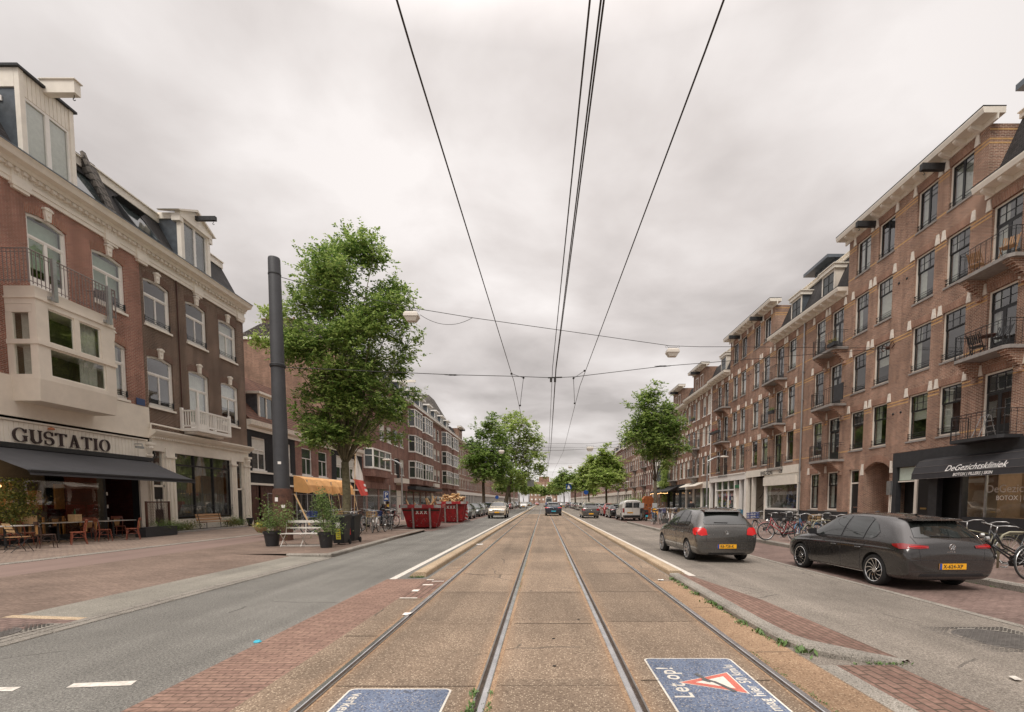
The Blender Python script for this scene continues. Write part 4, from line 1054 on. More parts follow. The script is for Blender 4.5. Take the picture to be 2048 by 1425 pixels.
# ---- houses 5 to 6, curved heads, and the rest of the terrace, each thing with its windows
def house_far(name,side,Ya,Yb,Ht,wallmat,label,nwin,group,roof='mansard',X=19.0,rows=3,kind='S',shopcol=None,balc=False,z0=4.6,rowh=3.45,ww=1.05,wh=2.1,dorm=1,gable=False,seed=0,arch=0):
  W = Yb-Ya; t = side_empty(name,label,side,Ya,Yb,X,group=group); rr = random.Random(seed)
  ops = []
  for r in range(rows):
    for k in range(nwin):
      xc = (k+.5)*W/nwin+(.12 if k % 2 else -.12); zb = z0+rowh*r
      ops.append((xc-ww/2,xc+ww/2,zb,zb+wh,arch))
  mb = MB(); zlow = 3.9 if shopcol else .0
  go = []
  if not shopcol:
    for k in range(nwin):
      xc = (k+.5)*W/nwin+(.12 if k % 2 else -.12); go.append((xc-ww/2,xc+ww/2,.1 if k % 3 == 1 else 1.1,3.4))
  wall(mb,0,W,zlow,Ht,ops+go,.2); shell(mb,0,W,-.1,Ht,10); mb.build('wall',wallmat,t,recalc=False)
  for o in ops: window(kind,o[0],o[1],o[2],o[3],t,style=rr.choice(['net','half','none','sides','blind','none']))
  for k,o in enumerate(go):
    if k % 3 == 1:
      mb = MB(); frame(mb,o[0],o[1],.1,3.4,.1,.05,.16); mb.mi = 1; mb.box(o[0]+.1,o[1]-.1,.1,.14,.1,3.3); mb.build('door',[M_cream,M_black],t)
    else: window(kind,o[0],o[1],o[2],o[3],t,style='half')
  if kind != 'F':
    for k in kids(t):
      if k.name.startswith('window'): put_lintel(k)
  if shopcol:
    mb = MB(); mb.mi = 0; mb.box(0,W,-.12,0,3.2,3.95); n = max(2,int(W/2.4))
    for k in range(n+1): x = (W-.22)*k/n; mb.box(x,x+.22,-.06,.2,0,3.2)
    mb.mi = 1; mb.box(0,W,.12,.14,.5,3.2); mb.mi = 0; mb.box(0,W,-.03,.2,-.1,.5); mb.build('shopfront',[shopcol,M_darkpane],t)
  if kind == 'F':
    mb = MB(); mb.box(0,W,-.3,.1,Ht-.25,Ht); mb.build('cornice',M_cream,t)
  else: cornice_R(t,0,W,Ht+.25)
  if roof == 'mansard':
    mb = MB(); mb.prism([(.1,Ht),(1.2,Ht+2.6),(8,Ht+2.6),(8,Ht)],'x',0,W); mb.build('mansard_roof',M_roof_dark,t)
  else:
    mb = MB(); mb.prism([(-.1,Ht),(4,Ht+2.9),(8,Ht)],'x',0,W); mb.build('pitched_roof',M_roof_red if roof == 'red' else M_roof_grey,t)
  for k in range(dorm):
    xc = W*(k+.5)/dorm;
    mb = MB(); mb.mi = 0; mb.box(xc-.75,xc+.75,.3,1.8,Ht+.05,Ht+1.75); mb.mi = 1; mb.box(xc-.9,xc+.9,.1,1.8,Ht+1.75,Ht+1.95); frame(mb,xc-.75,xc+.75,Ht+.15,Ht+1.75,.14,.24,.31); mb.mi = 2; mb.box(xc-.6,xc+.6,.27,.29,Ht+.25,Ht+1.6)
    mb.build('dormer',[M_zinc,M_cream,M_darkpane],t)
  if gable:
    xc = W*.5; g0,g1 = xc-2.3,xc+2.3; mb = MB(); mb.box(g0,g1,-.01,3,Ht,Ht+2.8); mb.build('gable',wallmat,t)
    for k in (-1,1): window('S' if kind != 'F' else 'F',xc+k*.9-.5,xc+k*.9+.5,Ht+.5,Ht+2.2,t).location.y = -.08
    cornice_R(t,g0,g1,Ht+3.2,ends=(True,True)); hoist(t,xc,0,-1.1,Ht+2.6,M_iron,False,.1,.3)
  if balc:
    for r in range(rows-1):
      xc = W*.42; zb = z0+rowh*r-.1
      mb = MB(); mb.mi = 0; mb.prism([(xc-1.3,.02),(xc-1.3,-.7),(xc-1.1,-.85),(xc+1.1,-.85),(xc+1.3,-.7),(xc+1.3,.02)],'z',zb-.14,zb); mb.prism([(0,zb-.14),(-.7,zb-.14),(0,zb-1.0)],'x',xc-.5,xc+.5)
      mb.mi = 1; rails(mb,[(xc-1.27,0),(xc-1.27,-.7),(xc-1.1,-.82),(xc+1.1,-.82),(xc+1.27,-.7),(xc+1.27,0)],zb,zb+1.0,.2); mb.build('balcony',[M_greystone,M_iron],t)
  return t
GR = 'brick terrace houses along the right side of the street'
h5 = house_far('terrace_house',1,55.2,64.7,14.6,M_rbrick2,R_L[4],5,GR,shopcol=M_cream,balc=True,z0=4.75,rowh=3.45,arch=.14,gable=True,dorm=0,seed=5,wh=2.25)
h6 = house_far('terrace_house',1,64.7,74.2,14.3,M_rbrick2,R_L[5],5,GR,shopcol=M_charcoal,balc=True,z0=4.75,rowh=3.4,arch=.14,gable=True,dorm=0,seed=6,wh=2.2)
ys = 74.2
LR = ['brick house with a white boxed bay window, just left of the right footway tree','rose brick house with stacked balconies left of the white bay window','tall narrow brick house where the right terrace steps forward','brick house behind the second tree of the right footway','brick house with dark balconies behind the third tree on the right','far brick house on the right beside the road sign gantry','far brick house beyond the gantry on the right','distant brick house on the right above the row of parked cars','second last brick house seen on the right','last brick house seen on the right before the trees close']
for k in range(10):
  w = [11,10,9,11,12,13,16,24,50,110][k]; near = k < 3
  house_far('terrace_house',1,ys,ys+w,[14.2,14.6,15.4,14.0,14.4,14,13.6,14,13.6,14][k],[M_rbrick,M_lbrick,M_rbrick,M_rbrick2,M_lbrick][k%5],LR[k],[5,5,4,5,5,6,7,8,10,12][k],GR,kind='S' if near else 'F',shopcol=None if k in (0,1,2) else M_cream,balc=k < 5,seed=20+k,gable=k in (1,3),dorm=[2,0,2,0,2,2,3,3,3,3][k],z0=4.7,rowh=3.4)
  ys += w
# white boxed bay on the first of them (px 1272-1290)
wb = [o for o in bpy.data.objects if o.get('label') == LR[0]][0]
mb = MB(); mb.mi = 0; mb.prism([(4.6,.02),(4.9,-.9),(7.1,-.9),(7.4,.02)],'z',3.9,4.7); mb.prism([(4.6,.02),(4.9,-.9),(7.1,-.9),(7.4,.02)],'z',7.3,8.2); mb.mi = 1; mb.prism([(4.7,.02),(4.95,-.84),(7.05,-.84),(7.3,.02)],'z',4.7,7.3); mb.mi = 0
for x in (4.9,5.45,6.0,6.55,7.04): mb.box(x,x+.07,-.9,-.8,4.7,7.3)
mb.build('bay_window',[M_white,M_darkpane],wb)
# ------------------------------------------------ left side, facade plane x = -19 (local x = Y - Ya)
XL = -19.0
def YL(px,py=900): return onX(px,py,XL)[0]
def ZL(px,py): return onX(px,py,XL)[1]
ya1 = 12.5; yb1 = onX(275,480,XL)[0]; yb2 = onX(485,640,XL)[0]
RL = side_empty('terrace_house','red brick house with cream lower front, boxed bay and awning over the restaurant terrace',-1,ya1,yb1,group='tall houses at the left')
BR = side_empty('terrace_house','dark brown brick house with an old cream shopfront and small white balcony',-1,yb1,yb2,group='tall houses at the left')
CT = ZL(485,612)      # cornice top
CB = ZL(485,643)      # underside of the entablature
def colL(px0,px1,py): return YL(px0,py),YL(px1,py)
zT = (ZL(339,667)-.02,ZL(288,552)+.02); zM = (ZL(343,822),ZL(294.6,712)+.12)
wT = [colL(54.6,133,480),colL(186.6,249,570),colL(288,339,610),colL(373,412.6,660),colL(438.8,472.3,700)]
W1L = yb1-ya1; W2L = yb2-yb1
# red house
ops = []; wins = []
h = zT[1]-zT[0]
a,b = wT[0][0]-ya1,wT[0][1]-ya1; ops.append((a,b,zT[0]-.55,zT[1],.13)); wins.append(('LD',a,b,zT[0]-.55,zT[1]))
a,b = wT[1][0]-ya1,wT[1][1]-ya1; ops.append((a,b,zT[0],zT[1],.13)); wins.append(('L',a,b,*zT))
am = colL(214,255,760); ops.append((am[1]-ya1-1.55,am[1]-ya1,zM[0],zM[1],.13)); wins.append(('L',am[1]-ya1-1.55,am[1]-ya1,*zM))
a,b = wT[0][0]-ya1-4.2,wT[0][0]-ya1-2.7; ops.append((a,b,zT[0],zT[1],.13)); wins.append(('L',a,b,*zT))
ZC = ZL(280,812)      # top of cream front
mb = MB(); wall(mb,0,W1L,ZC,CB+.1,ops,.2); shell(mb,0,W1L,-.1,CB+.1,11); mb.build('wall',M_redbrick,RL,recalc=False)
mb = MB(); mb.box(0,W1L+.1,-.05,.1,ZL(270,872),ZC+.0)
mb.build('cream_front',M_render,RL)
for k,st in zip(wins,['blind','blind','sides','none']): window(k[0],k[1],k[2],k[3],k[4],RL,style=st,rise=.13,rail=k[0]=='L')
# brown house
ops = []; wins = []
for j,(c,st) in enumerate(zip(wT[2:],['none','none','net'])):
  a,b = c[0]-yb1,c[1]-yb1; ops.append((a,b,zT[0],zT[1],.13)); wins.append(('L',a,b,zT[0],zT[1],st))
  if j == 1: ops.append((a,b,zM[0]-.75,zM[1],.13)); wins.append(('LD',a,b,zM[0]-.75,zM[1],'net'))
  else: ops.append((a,b,zM[0],zM[1],.13)); wins.append(('L',a,b,zM[0],zM[1],'half' if j else 'none'))
ZS = ZL(492,896)      # top of the shop entablature
mb = MB(); wall(mb,0,W2L,ZS-.3,CB+.1,ops,.2); shell(mb,0,W2L,-.1,CB+.1,11); mb.build('wall',M_brownbrick,BR,recalc=False)
for k in wins: window(k[0],k[1],k[2],k[3],k[4],BR,style=k[5],rise=.13)
for hh,mm,kk in ((RL,M_soldred,'L'),(BR,M_soldbrown,'L2')):
  for k in kids(hh):
    if k.name.startswith(('window','balcony_door')): put_lintel(k,kk,rise=.13,mat=mm)
# entablature: architrave, frieze with panels, dentils, cornice
def entab(parent,L,phase):
  mb = MB(); zb,zt = CB,CT
  mb.box(0,L,-.08,.0,zb,zb+.16); mb.box(0,L,-.11,.0,zb+.16,zb+.24); mb.box(0,L,-.05,.0,zb+.24,zt-.40)
  mb.box(0,L,-.12,.0,zt-.46,zt-.38); mb.prism([(-.20,zt-.38),(-.26,zt-.26),(-.50,zt-.22),(-.55,zt-.10),(-.62,zt),(.1,zt),(.1,zt-.38)],'x',0,L)
  o = mb.build('entablature',M_cream,parent)
  mb = MB(); n = int(L/.26)
  for i in range(n): x = (i+.5)*L/n; mb.box(x-.07,x+.07,-.19,-.05,zt-.52,zt-.40)
  mb.build('dentils',M_stone,o)
  mb = MB(); x = phase
  while x < L:
    mb.box(x-.28,x+.28,-.10,.0,zb+.22,zt-.46)
    for k in range(5): mb.box(x-.2+.09*k,x-.165+.09*k,-.12,-.1,zb+.34,zt-.56)
    mb.box(x-.34,x+.34,-.15,.0,zb-.06,zb+.22); mb.box(x-.28,x+.28,-.12,0,zb-.16,zb-.06)
    xa,xb = x+.5,min(L,x+3.7)-.5
    if xb-xa > .8:
      for zz in (zb+.38,zt-.62): mb.box(xa,xb,-.068,-.04,zz,zz+.03)
      for xx in (xa,xb): mb.box(xx-.015,xx+.015,-.068,-.04,zb+.38,zt-.6)
    x += 3.7
  mb.build('frieze_ornament',M_cream,o)
  mb = MB(); mb.box(0,L,-.64,.1,zt,zt+.04); mb.build('gutter',M_zinc,o)
entab(RL,W1L,YL(38,400)-ya1); entab(BR,W2L+.12,.1)
# roofs
def mansardL(parent,L,mat,x0=0):
  mb = MB(); mb.prism([(.0,CT),(1.25,CT+2.35),(9,CT+2.35),(9,CT)],'x',x0,L); o = mb.build('mansard_roof',mat,parent)
  mb = MB(); mb.box(x0,L,1.1,1.35,CT+2.2,CT+2.55); mb.box(x0,L,1.02,1.35,CT+2.55,CT+2.6); mb.build('roof_edge',M_cream,parent)
mansardL(RL,W1L,M_roof_dark); mansardL(BR,W2L,M_roof_dark)
# dormer 1 (boarded, cream) with hoist beam
d0,d1 = YL(32,129)-ya1,YL(143,222)-ya1; zt = ZL(32,129)
mb = MB(); mb.box(d0+.05,d1-.05,.12,3.4,CT,zt-.12); dm = mb.build('dormer',M_zinc,RL)
mb = MB(); mb.box(d0,d0+.17,-.06,.12,CT,zt-.1); mb.box(d1-.17,d1,-.06,.12,CT,zt-.1); mb.box(d0+.17,d1-.17,-.04,.12,CT,CT+.2)
mb.box(d0+.17,d1-.17,0.0,.12,zt-.95,zt-.1); n = 11
for i in range(n): x = d0+.17+(d1-d0-.34)*i/n; mb.box(x+.01,x+(d1-d0-.34)/n-.01,-.02,.0,zt-.93,zt-.1)
mb.box(d0-.004,d0+.2,.125,3.4,zt-.75,zt-.1); mb.build('dormer_front',M_cream,dm)
mb = MB(); m = (d0+d1)/2; z0,z1 = CT+.2,zt-.95; frame(mb,d0+.17,m,z0,z1,.08,.0,.08); frame(mb,m,d1-.17,z0,z1,.08,.0,.08); mb.build('frame',M_white,dm)
mb = MB(); mb.box(d0+.25,d1-.25,.05,.06,z0+.08,z1-.08); mb.build('pane',M_glass,dm)
mb = MB(); mb.box(d0+.2,d1-.2,.10,.11,z0,z1); mb.build('blind',M_curtain,dm)
mb = MB(); mb.box(d0-.1,d1+.1,-.14,3.4,zt-.1,zt-.02); mb.build('dormer_roof',M_iron,dm)
mb = MB(); mb.box(d0-.0,d0+.04,.62,.80,zt-1.22,zt-1.04); mb.build('vent',M_white,dm)
hx = onX(118,180,XL)[0]-ya1; pz = atY(155,178,ya1+m); ln = pz[0]-XL
hoist(RL,m,.1,-ln,pz[2]-.0,M_cream,True,.13,.46,cap=True)
# brick party wall strip running down the roof
q = onX(228,380,XL)[0]-ya1
mb = MB(); mb.prism([(-.02,CT),(1.1,CT+2.7),(1.7,CT+3.1),(2.2,CT+3.1),(2.2,CT)],'x',q-.3,q+.35); mb.prism([(-.10,CT+.1),(.98,CT+2.85),(1.1,CT+2.8),(.05,CT)],'x',q-.36,q-.2); mb.build('party_wall',M_roof_grey,RL)
def skylight(parent,x,y,w,op=.25):
  mb = MB(); mb.mi = 0
  P = lambda u,v,o=0: (x+u,.0+1.25*v/2.35-o*.88,CT+v+o*.47)
  for (u0,u1,v0,v1) in ((0,.07,.25,1.7),(w-.07,w,.25,1.7),(0,w,.25,.33),(0,w,1.62,1.7)):
    mb.add([P(u0,v0,.0),P(u1,v0,.0),P(u1,v1,.0),P(u0,v1,.0),P(u0,v0,op+.03),P(u1,v0,op+.03),P(u1,v1,.08),P(u0,v1,.08)],[(0,1,2,3),(4,7,6,5),(0,4,5,1),(1,5,6,2),(2,6,7,3),(3,7,4,0)])
  mb.mi = 1; mb.quad(P(.05,.3,op),P(w-.05,.3,op),P(w-.05,1.65,.06),P(.05,1.65,.06)); mb.build('skylight',[M_iron,M_darkpane],parent,recalc=False)
skylight(RL,onX(160,350,XL)[0]-ya1,0,1.3,.1); skylight(RL,onX(265,440,XL)[0]-ya1,0,1.5,.3)
# dormer 2: cream with pediment on the brown house
d0,d1 = YL(357,420)-yb1,YL(416,470)-yb1; zt = ZL(357,425); m = (d0+d1)/2
mb = MB(); mb.box(d0+.08,d1-.08,.12,3.0,CT,zt-.05); dm = mb.build('dormer',M_zinc,BR)
mb = MB(); mb.box(d0,d0+.22,-.08,.14,CT,zt-.1); mb.box(d1-.22,d1,-.08,.14,CT,zt-.1); mb.box(d0-.14,d0+.1,-.14,.3,zt-.45,zt-.1); mb.box(d1-.1,d1+.14,-.14,.3,zt-.45,zt-.1)
mb.box(d0,d1,-.04,.12,CT,CT+.18); mb.box(d0-.1,d1+.1,-.16,.12,zt-.22,zt); mb.prism([(d0-.25,zt),(d1+.25,zt),(m,zt+.62)],'y',-.12,.12)
mb.prism([(d0-.34,zt),(d0-.22,zt-.02),(m,zt+.64),(m,zt+.76)],'y',-.25,.9); mb.prism([(d1+.34,zt),(d1+.22,zt-.02),(m,zt+.64),(m,zt+.76)],'y',-.25,.9); mb.box(d0,d0+.2,.12,3,zt-.3,zt); mb.build('dormer_front',M_cream,dm)
mb = MB(); frame(mb,d0+.22,m,CT+.18,zt-.22,.07,.0,.07); frame(mb,m,d1-.22,CT+.18,zt-.22,.07,.0,.07); mb.build('frame',M_white,dm)
mb = MB(); mb.box(d0+.25,d1-.25,.04,.05,CT+.22,zt-.26); mb.build('pane',M_glass,dm)
mb = MB(); mb.box(d0+.22,d1-.22,.09,.10,CT+.2,zt-.24); mb.build('blind',M_darkpane,dm)
pz = atY(432,438,yb1+m); hoist(BR,m,.0,-(pz[0]-XL),pz[2],M_iron,True,.08,.22)
# boxed bay with roof terrace
b0 = onX(15,570,XL)[0]; XB = -(VX-77)*onX(15,700,XL)[0]/FP; XB = -17.9
b0 = onX(77,700,XB)[0]-ya1; b1 = onX(233,760,XB)[0]-ya1; d = XB-XL
zt = atY(60,572,ya1+b0)[2]*1.0; zt = onX(77,575,XB)[1]; zm = onX(85,686,XB)[1]; zs = onX(95,752,XB)[1]; zb = onX(89,802,XB)[1]
mb = MB()
def ring(z0,z1,e,t=.1):
  mb.box(b0-e,b1+e,-d-e,0,z0,z1)
mb.box(b0,b1,-d,0,zt-.62,zt); mb.box(b0-.04,b1+.04,-d-.04,0,zt-.42,zt-.36)
mb.box(b0-.03,b1+.03,-d-.05,0,zm-.08,zm+.08); mb.box(b0,b1,-d,0,zs-.16,zs)
for z0,z1,wl,wr in ((zm+.08,zt-.62,.62,.60),(zs,zm-.08,.5,.45)):
  mb.box(b0,b0+.42,-d,-d+.14,z0,z1); mb.box(b1-wr,b1,-d,-d+.14,z0,z1); mb.box(b0,b0+.12,-d+.14,-d+.28,z0,z1-(.29 if z0 > zm else 0)); mb.box(b1-.12,b1,-d+.14,0,z0,z1); mb.box(b0,b0+.12,-.22,0,z0,z1-(.29 if z0 > zm else 0))
mb.box(b0+.004,b0+.12,-d+.15,-.003,zt-.9,zt-.63)
mx_ = b0+.42+(b1-b0-1.02)*.52; mb.box(mx_-.1,mx_+.1,-d+.005,-d+.13,zm+.08,zt-.62)
ytap = .45
mb.add([(b0,-d,zs-.16),(b1,-d,zs-.16),(b1,0,zs-.16),(b0,0,zs-.16),(b0+.06,-d+.1,zb),(b1,-d+.1,zb),(b1,0,zb-.02),(b0+.06,0,zb)],[(0,1,5,4),(1,2,6,5),(0,4,7,3),(4,5,6,7)])
bay = mb.build('bay_window',M_render,RL)
mb = MB(); mb.box(b0+.4,b1-.45,-d+.06,-d+.07,zs,zt-.6); mb.box(b0+.05,b0+.06,-d+.2,-.2,zs,zt-.85); mb.build('pane',M_glass,bay)
mb = MB(); frame(mb,b0+.42,mx_-.1,zm+.08,zt-.62,.05,-d+.04,-d+.1); frame(mb,mx_+.1,b1-.6,zm+.08,zt-.62,.05,-d+.04,-d+.1); frame(mb,b0+.42,b1-.45,zs,zm-.08,.06,-d+.04,-d+.1); mb.build('frame',M_cream,bay)
mb = MB()
for (xa,xb,ya_) in ((b1-1.35,b1-.6,-d+.25),(b0+.45,b0+.62,-d+.25)):
  for (z0,z1) in ((zs,zm),(zm,zt-.6)): mb.grid([[(xa+(xb-xa)*i/14,ya_+.03*sin(i*2.0),z) for z in (z0,z1)] for i in range(15)])
mb.grid([[(b0+.25,-d+.3+(d-.6)*i/12,z) for z in (zs,zt-.8)] for i in range(13)])
mb.build('curtain',M_curtain,bay,recalc=False)
mb = MB(); mb.box(b0+.3,b1-.3,-.05,-.03,zs,zt-.6); mb.build('room',pmat('olive_room',(.16,.15,.08),.9,noise=.3,nscale=.8),bay)
mb = MB(); mb.mi = 0; rails(mb,[(b0-.25,-.03),(b0-.25,-d-.08),(b1+.05,-d-.08),(b1+.05,-.03)],zt-.0,zt+1.15,.145,.011)
mb.build('railing',pmat('brown_grey_railing',(.22,.18,.17),.5),bay)
mb = MB()
for x in (b0+.55,b1-.35): mb.box(x-.07,x+.07,-d-.22,-d-.12,zt-.35,zt+1.15); mb.box(x-.12,x+.02,-d-.12,-d,zt-.3,zt-.2)
mb.build('post',M_steel,bay)
# sign boards, lettering
z0s,z1s = ZL(0,900),ZL(0,840); xe = YL(270,880)-ya1
mb = MB(); mb.box(0,xe-.0,-.10,-.05,z0s,z1s); n = int(xe/.17)
for i in range(n): x = i*xe/n; mb.box(x+.012,x+xe/n-.012,-.115,-.10,z0s,z1s)
sb = mb.build('sign_board',M_cream,RL)
mb = MB(); mb.prism([(-.05,z1s),(-.18,z1s+.02),(-.2,z1s+.08),(-.05,z1s+.10)],'x',0,xe+.5); mb.box(xe,W1L+.06,-.13,-.05,.1,z1s); mb.build('moulding',M_cream,sb)
M_letter = pmat('brown_black_letters',(.045,.028,.028),.4)
def serif_word(word,x0,zbase,Hh,parent,y=-.19):
  # bracketed roman capitals built from strokes of unequal weight
  mb = MB(); th = .135*Hh; tn = .055*Hh; sp = .14*Hh; x = x0; yd = .05
  kk = [0]
  def P(poly): kk[0] = (kk[0]+1) % 7; mb.prism(poly,'y',y-.0009*kk[0],y+yd+.0009*kk[0])
  def stem(cx,w,z0,z1,top=True,bot=True,s=.13):
    P([(cx-w/2,z0),(cx+w/2,z0),(cx+w/2,z1),(cx-w/2,z1)])
    if bot: P([(cx-w/2-s*Hh,z0),(cx+w/2+s*Hh,z0),(cx+w/2,z0+.10*Hh),(cx-w/2,z0+.10*Hh)])
    if top: P([(cx-w/2-s*Hh,z1),(cx-w/2,z1-.10*Hh),(cx+w/2,z1-.10*Hh),(cx+w/2+s*Hh,z1)])
  def ringarc(cx,cz,rx,rz,a0,a1,n=26):
    for i in range(n):
      t0,t1 = R(a0+(a1-a0)*i/n),R(a0+(a1-a0)*(i+1)/n)
      w = lambda t: tn+(th-tn)*abs(cos(t))**1.3
      o = lambda t,k: (cx+(rx-k*w(t))*cos(t),cz+(rz-k*w(t)*.8)*sin(t))
      P([o(t0,0),o(t1,0),o(t1,1),o(t0,1)])
  z0 = zbase; z1 = zbase+Hh; zc = zbase+Hh/2
  for ch in word:
    if ch == 'G':
      w = .86*Hh; ringarc(x+w/2,zc,w/2,Hh*.52,38,322); stem(x+w-.12*Hh,th*.9,z0+.06*Hh,zc-.02*Hh,True,False,.10); P([(x+w-.13*Hh,z1-.32*Hh),(x+w-.06*Hh,z1-.32*Hh),(x+w-.04*Hh,z1-.02*Hh),(x+w-.10*Hh,z1-.05*Hh)]); x += w+sp
    elif ch == 'U':
      w = .78*Hh; stem(x+.16*Hh,th,z0+.3*Hh,z1,True,False,.10); stem(x+w-.12*Hh,tn*1.3,z0+.3*Hh,z1,True,False,.11)
      n = 14
      for i in range(n):
        t0,t1 = pi+pi*i/n,pi+pi*(i+1)/n; ww = lambda t: tn+(th-tn)*(.5-.5*cos(t-pi))*0+ (th*(1-(t-pi)/pi)+tn*((t-pi)/pi))
        cx = x+w/2+.02*Hh; rx = w/2-.05*Hh
        P([(cx+rx*cos(t0),z0+.32*Hh+.34*Hh*sin(t0)),(cx+rx*cos(t1),z0+.32*Hh+.34*Hh*sin(t1)),(cx+(rx-ww(t1))*cos(t1),z0+.32*Hh+(.34*Hh-ww(t1)*.8)*sin(t1)),(cx+(rx-ww(t0))*cos(t0),z0+.32*Hh+(.34*Hh-ww(t0)*.8)*sin(t0))])
      x += w+sp
    elif ch == 'S':
      w = .60*Hh; pts = []
      for i in range(31):
        t = i/30
        if t < .5: a = R(35+ (250-35)*(t/.5)); cx,cz,r1,r2 = x+w/2,z1-.265*Hh,w*.42,.265*Hh
        else: a = R(70-(215+0)*((t-.5)/.5)); cx,cz,r1,r2 = x+w/2,z0+.265*Hh,w*.45,.265*Hh
        pts.append((cx+r1*cos(a),cz+r2*sin(a),t))
      for p,q_ in zip(pts[:-1],pts[1:]):
        wd = tn*.9+(th*1.05-tn)*max(0,1-abs(p[2]-.5)*2.6); d_ = Vector((q_[0]-p[0],q_[1]-p[1]))
        if d_.length < 1e-6: continue
        d_.normalize(); n_ = Vector((-d_.y,d_.x))*wd/2; e_ = d_*.01*Hh
        P([(p[0]+n_.x-e_.x,p[1]+n_.y-e_.y),(p[0]-n_.x-e_.x,p[1]-n_.y-e_.y),(q_[0]-n_.x+e_.x,q_[1]-n_.y+e_.y),(q_[0]+n_.x+e_.x,q_[1]+n_.y+e_.y)])
      P([(x+w*.84,z1-.30*Hh),(x+w*.93,z1-.30*Hh),(x+w*.93,z1),(x+w*.84,z1-.04*Hh)]); P([(x+w*.06,z0+.02*Hh),(x+w*.14,z0+.05*Hh),(x+w*.14,z0+.32*Hh),(x+w*.06,z0+.32*Hh)]); x += w+sp
    elif ch == 'T':
      w = .78*Hh; stem(x+w/2,th,z0,z1,False,True,.10); P([(x,z1-tn*1.1),(x+w,z1-tn*1.1),(x+w,z1),(x,z1)])
      P([(x,z1),(x,z1-.22*Hh),(x+.035*Hh,z1-.22*Hh),(x+.13*Hh,z1-tn)]); P([(x+w,z1),(x+w,z1-.22*Hh),(x+w-.035*Hh,z1-.22*Hh),(x+w-.13*Hh,z1-tn)]); x += w+sp
    elif ch == 'A':
      w = .84*Hh; ap = x+w*.48; P([(x+.10*Hh,z0),(x+.10*Hh+tn*1.3,z0),(ap+.02*Hh,z1),(ap-.05*Hh,z1)]); P([(x+w-.12*Hh-th,z0),(x+w-.10*Hh,z0),(ap+.06*Hh,z1+.03*Hh),(ap-.06*Hh,z1+.03*Hh)])
      P([(x+.20*Hh,z0+.30*Hh),(x+w-.28*Hh,z0+.30*Hh),(x+w-.30*Hh,z0+.30*Hh+tn),(x+.22*Hh,z0+.30*Hh+tn)]); P([(x,z0),(x+.28*Hh,z0),(x+.2*Hh,z0+tn*.8),(x+.08*Hh,z0+tn*.8)]); P([(x+w-.36*Hh,z0),(x+w,z0),(x+w-.08*Hh,z0+tn*.8),(x+w-.28*Hh,z0+tn*.8)]); x += w+sp*.8
    elif ch == 'I': stem(x+.16*Hh,th,z0,z1,True,True,.09); x += .34*Hh+sp
    elif ch == 'O': w = .84*Hh; ringarc(x+w/2,zc,w/2,Hh*.52,0,360,36); x += w+sp
  return mb.build('lettering',M_letter,parent),x
gx = YL(16,870)-ya1; gxe = YL(212,890)-ya1; Hh = ZL(16,857)-ZL(16,884.5)
lo,xend = serif_word('GUSTATIO',0,0,Hh,sb)
sx = (gxe-gx)/(xend-.14*Hh); zg = (ZL(20,884)+ZL(205,902))/2; lo.scale = (sx,1,1); lo.location = (gx,0,zg)
# wall lamp, red chip
mb = MB(); mb.lathe([(.0,.1),(.09,.06),(.11,0),(.0,0)],(YL(91,855)-ya1,-.22,z1s-.12),10); mb.build('red_cap',pmat('terracotta',(.55,.2,.09),.7),sb)
# restaurant front
w0 = YL(50,1000)-ya1; wd = YL(208,1000)-ya1; we = YL(278,1000)-ya1; zsf = z0s-.05
mb = MB(); mb.box(0,wd,-.02,.1,.0,.35); mb.box(wd-.08,wd+.05,-.06,.2,.1,zsf); mb.box(we,W1L+.02,-.12,.3,.1,zsf); mb.box(0,W1L,-.05,.3,zsf-.15,zsf); f1 = mb.build('shopfront',M_charcoal,RL)
mb = MB(); mb.box(0,wd-.08,.03,.04,.35,zsf-.1); mb.build('pane',M_shopglass,f1)
mb = MB(); mb.quad((0,2.5,0),(wd,2.5,0),(wd,2.5,3.5),(0,2.5,3.5)); mb.quad((0,.2,.1),(wd,.2,.1),(wd,2.5,.1),(0,2.5,.1)); mb.quad((0,.2,3.5),(wd,.2,3.5),(wd,2.5,3.5),(0,2.5,3.5)); mb.quad((0,.1,0),(0,2.5,0),(0,2.5,3.5),(0,.1,3.5)); mb.build('restaurant_interior',M_room,f1,recalc=False)
M_dkred = brick('dark_red_brick_wall',(.10,.025,.018),(.07,.018,.014),(.04,.02,.018),mort=.008)
mb = MB(); mb.quad((wd+.05,.15,.1),(wd+.05,1.7,.1),(wd+.05,1.7,zsf),(wd+.05,.15,zsf)); mb.quad((wd,1.7,.1),(we,1.7,.1),(we,1.7,zsf),(wd,1.7,zsf)); mb.quad((we,.3,.1),(we,1.7,.1),(we,1.7,zsf),(we,.3,zsf)); mb.build('porch',M_dkred,f1,recalc=False)
mb = MB()
for k in range(9):
  x = .6+k*1.15; mb.box(x,x+.9,1.5,1.56,.75,.79); mb.box(x+.42,x+.48,1.5,1.56,.1,.75); mb.box(x,x+.06,1.7,1.76,.1,1.0); mb.box(x+.84,x+.9,1.7,1.76,.1,1.0); mb.box(x+.1,x+.7,2.42,2.47,1.3,2.1+.3*(k%2))
mb.build('restaurant_furniture',M_panelwood,f1)
mb = MB()
for k,z in enumerate((.55,1.1,1.65)): mb.box(wd+.12,wd+.2,.0,.02,z+.25,z+.4)
mb.build('menu_cards',M_white,f1)
mb = MB(); mb.quad((wd,.0,.115),(we,.0,.115),(we,1.7,.115),(wd,1.7,.115)); mb.build('doorstep',M_greystone,f1)
mb = MB(); mb.lathe([(.0,.12),(.06,.08),(.07,0),(.0,-.04)],(YL(64,965)-ya1-.4,.8,2.15),8); mb.build('hanging_lamp',M_lampglow,f1)
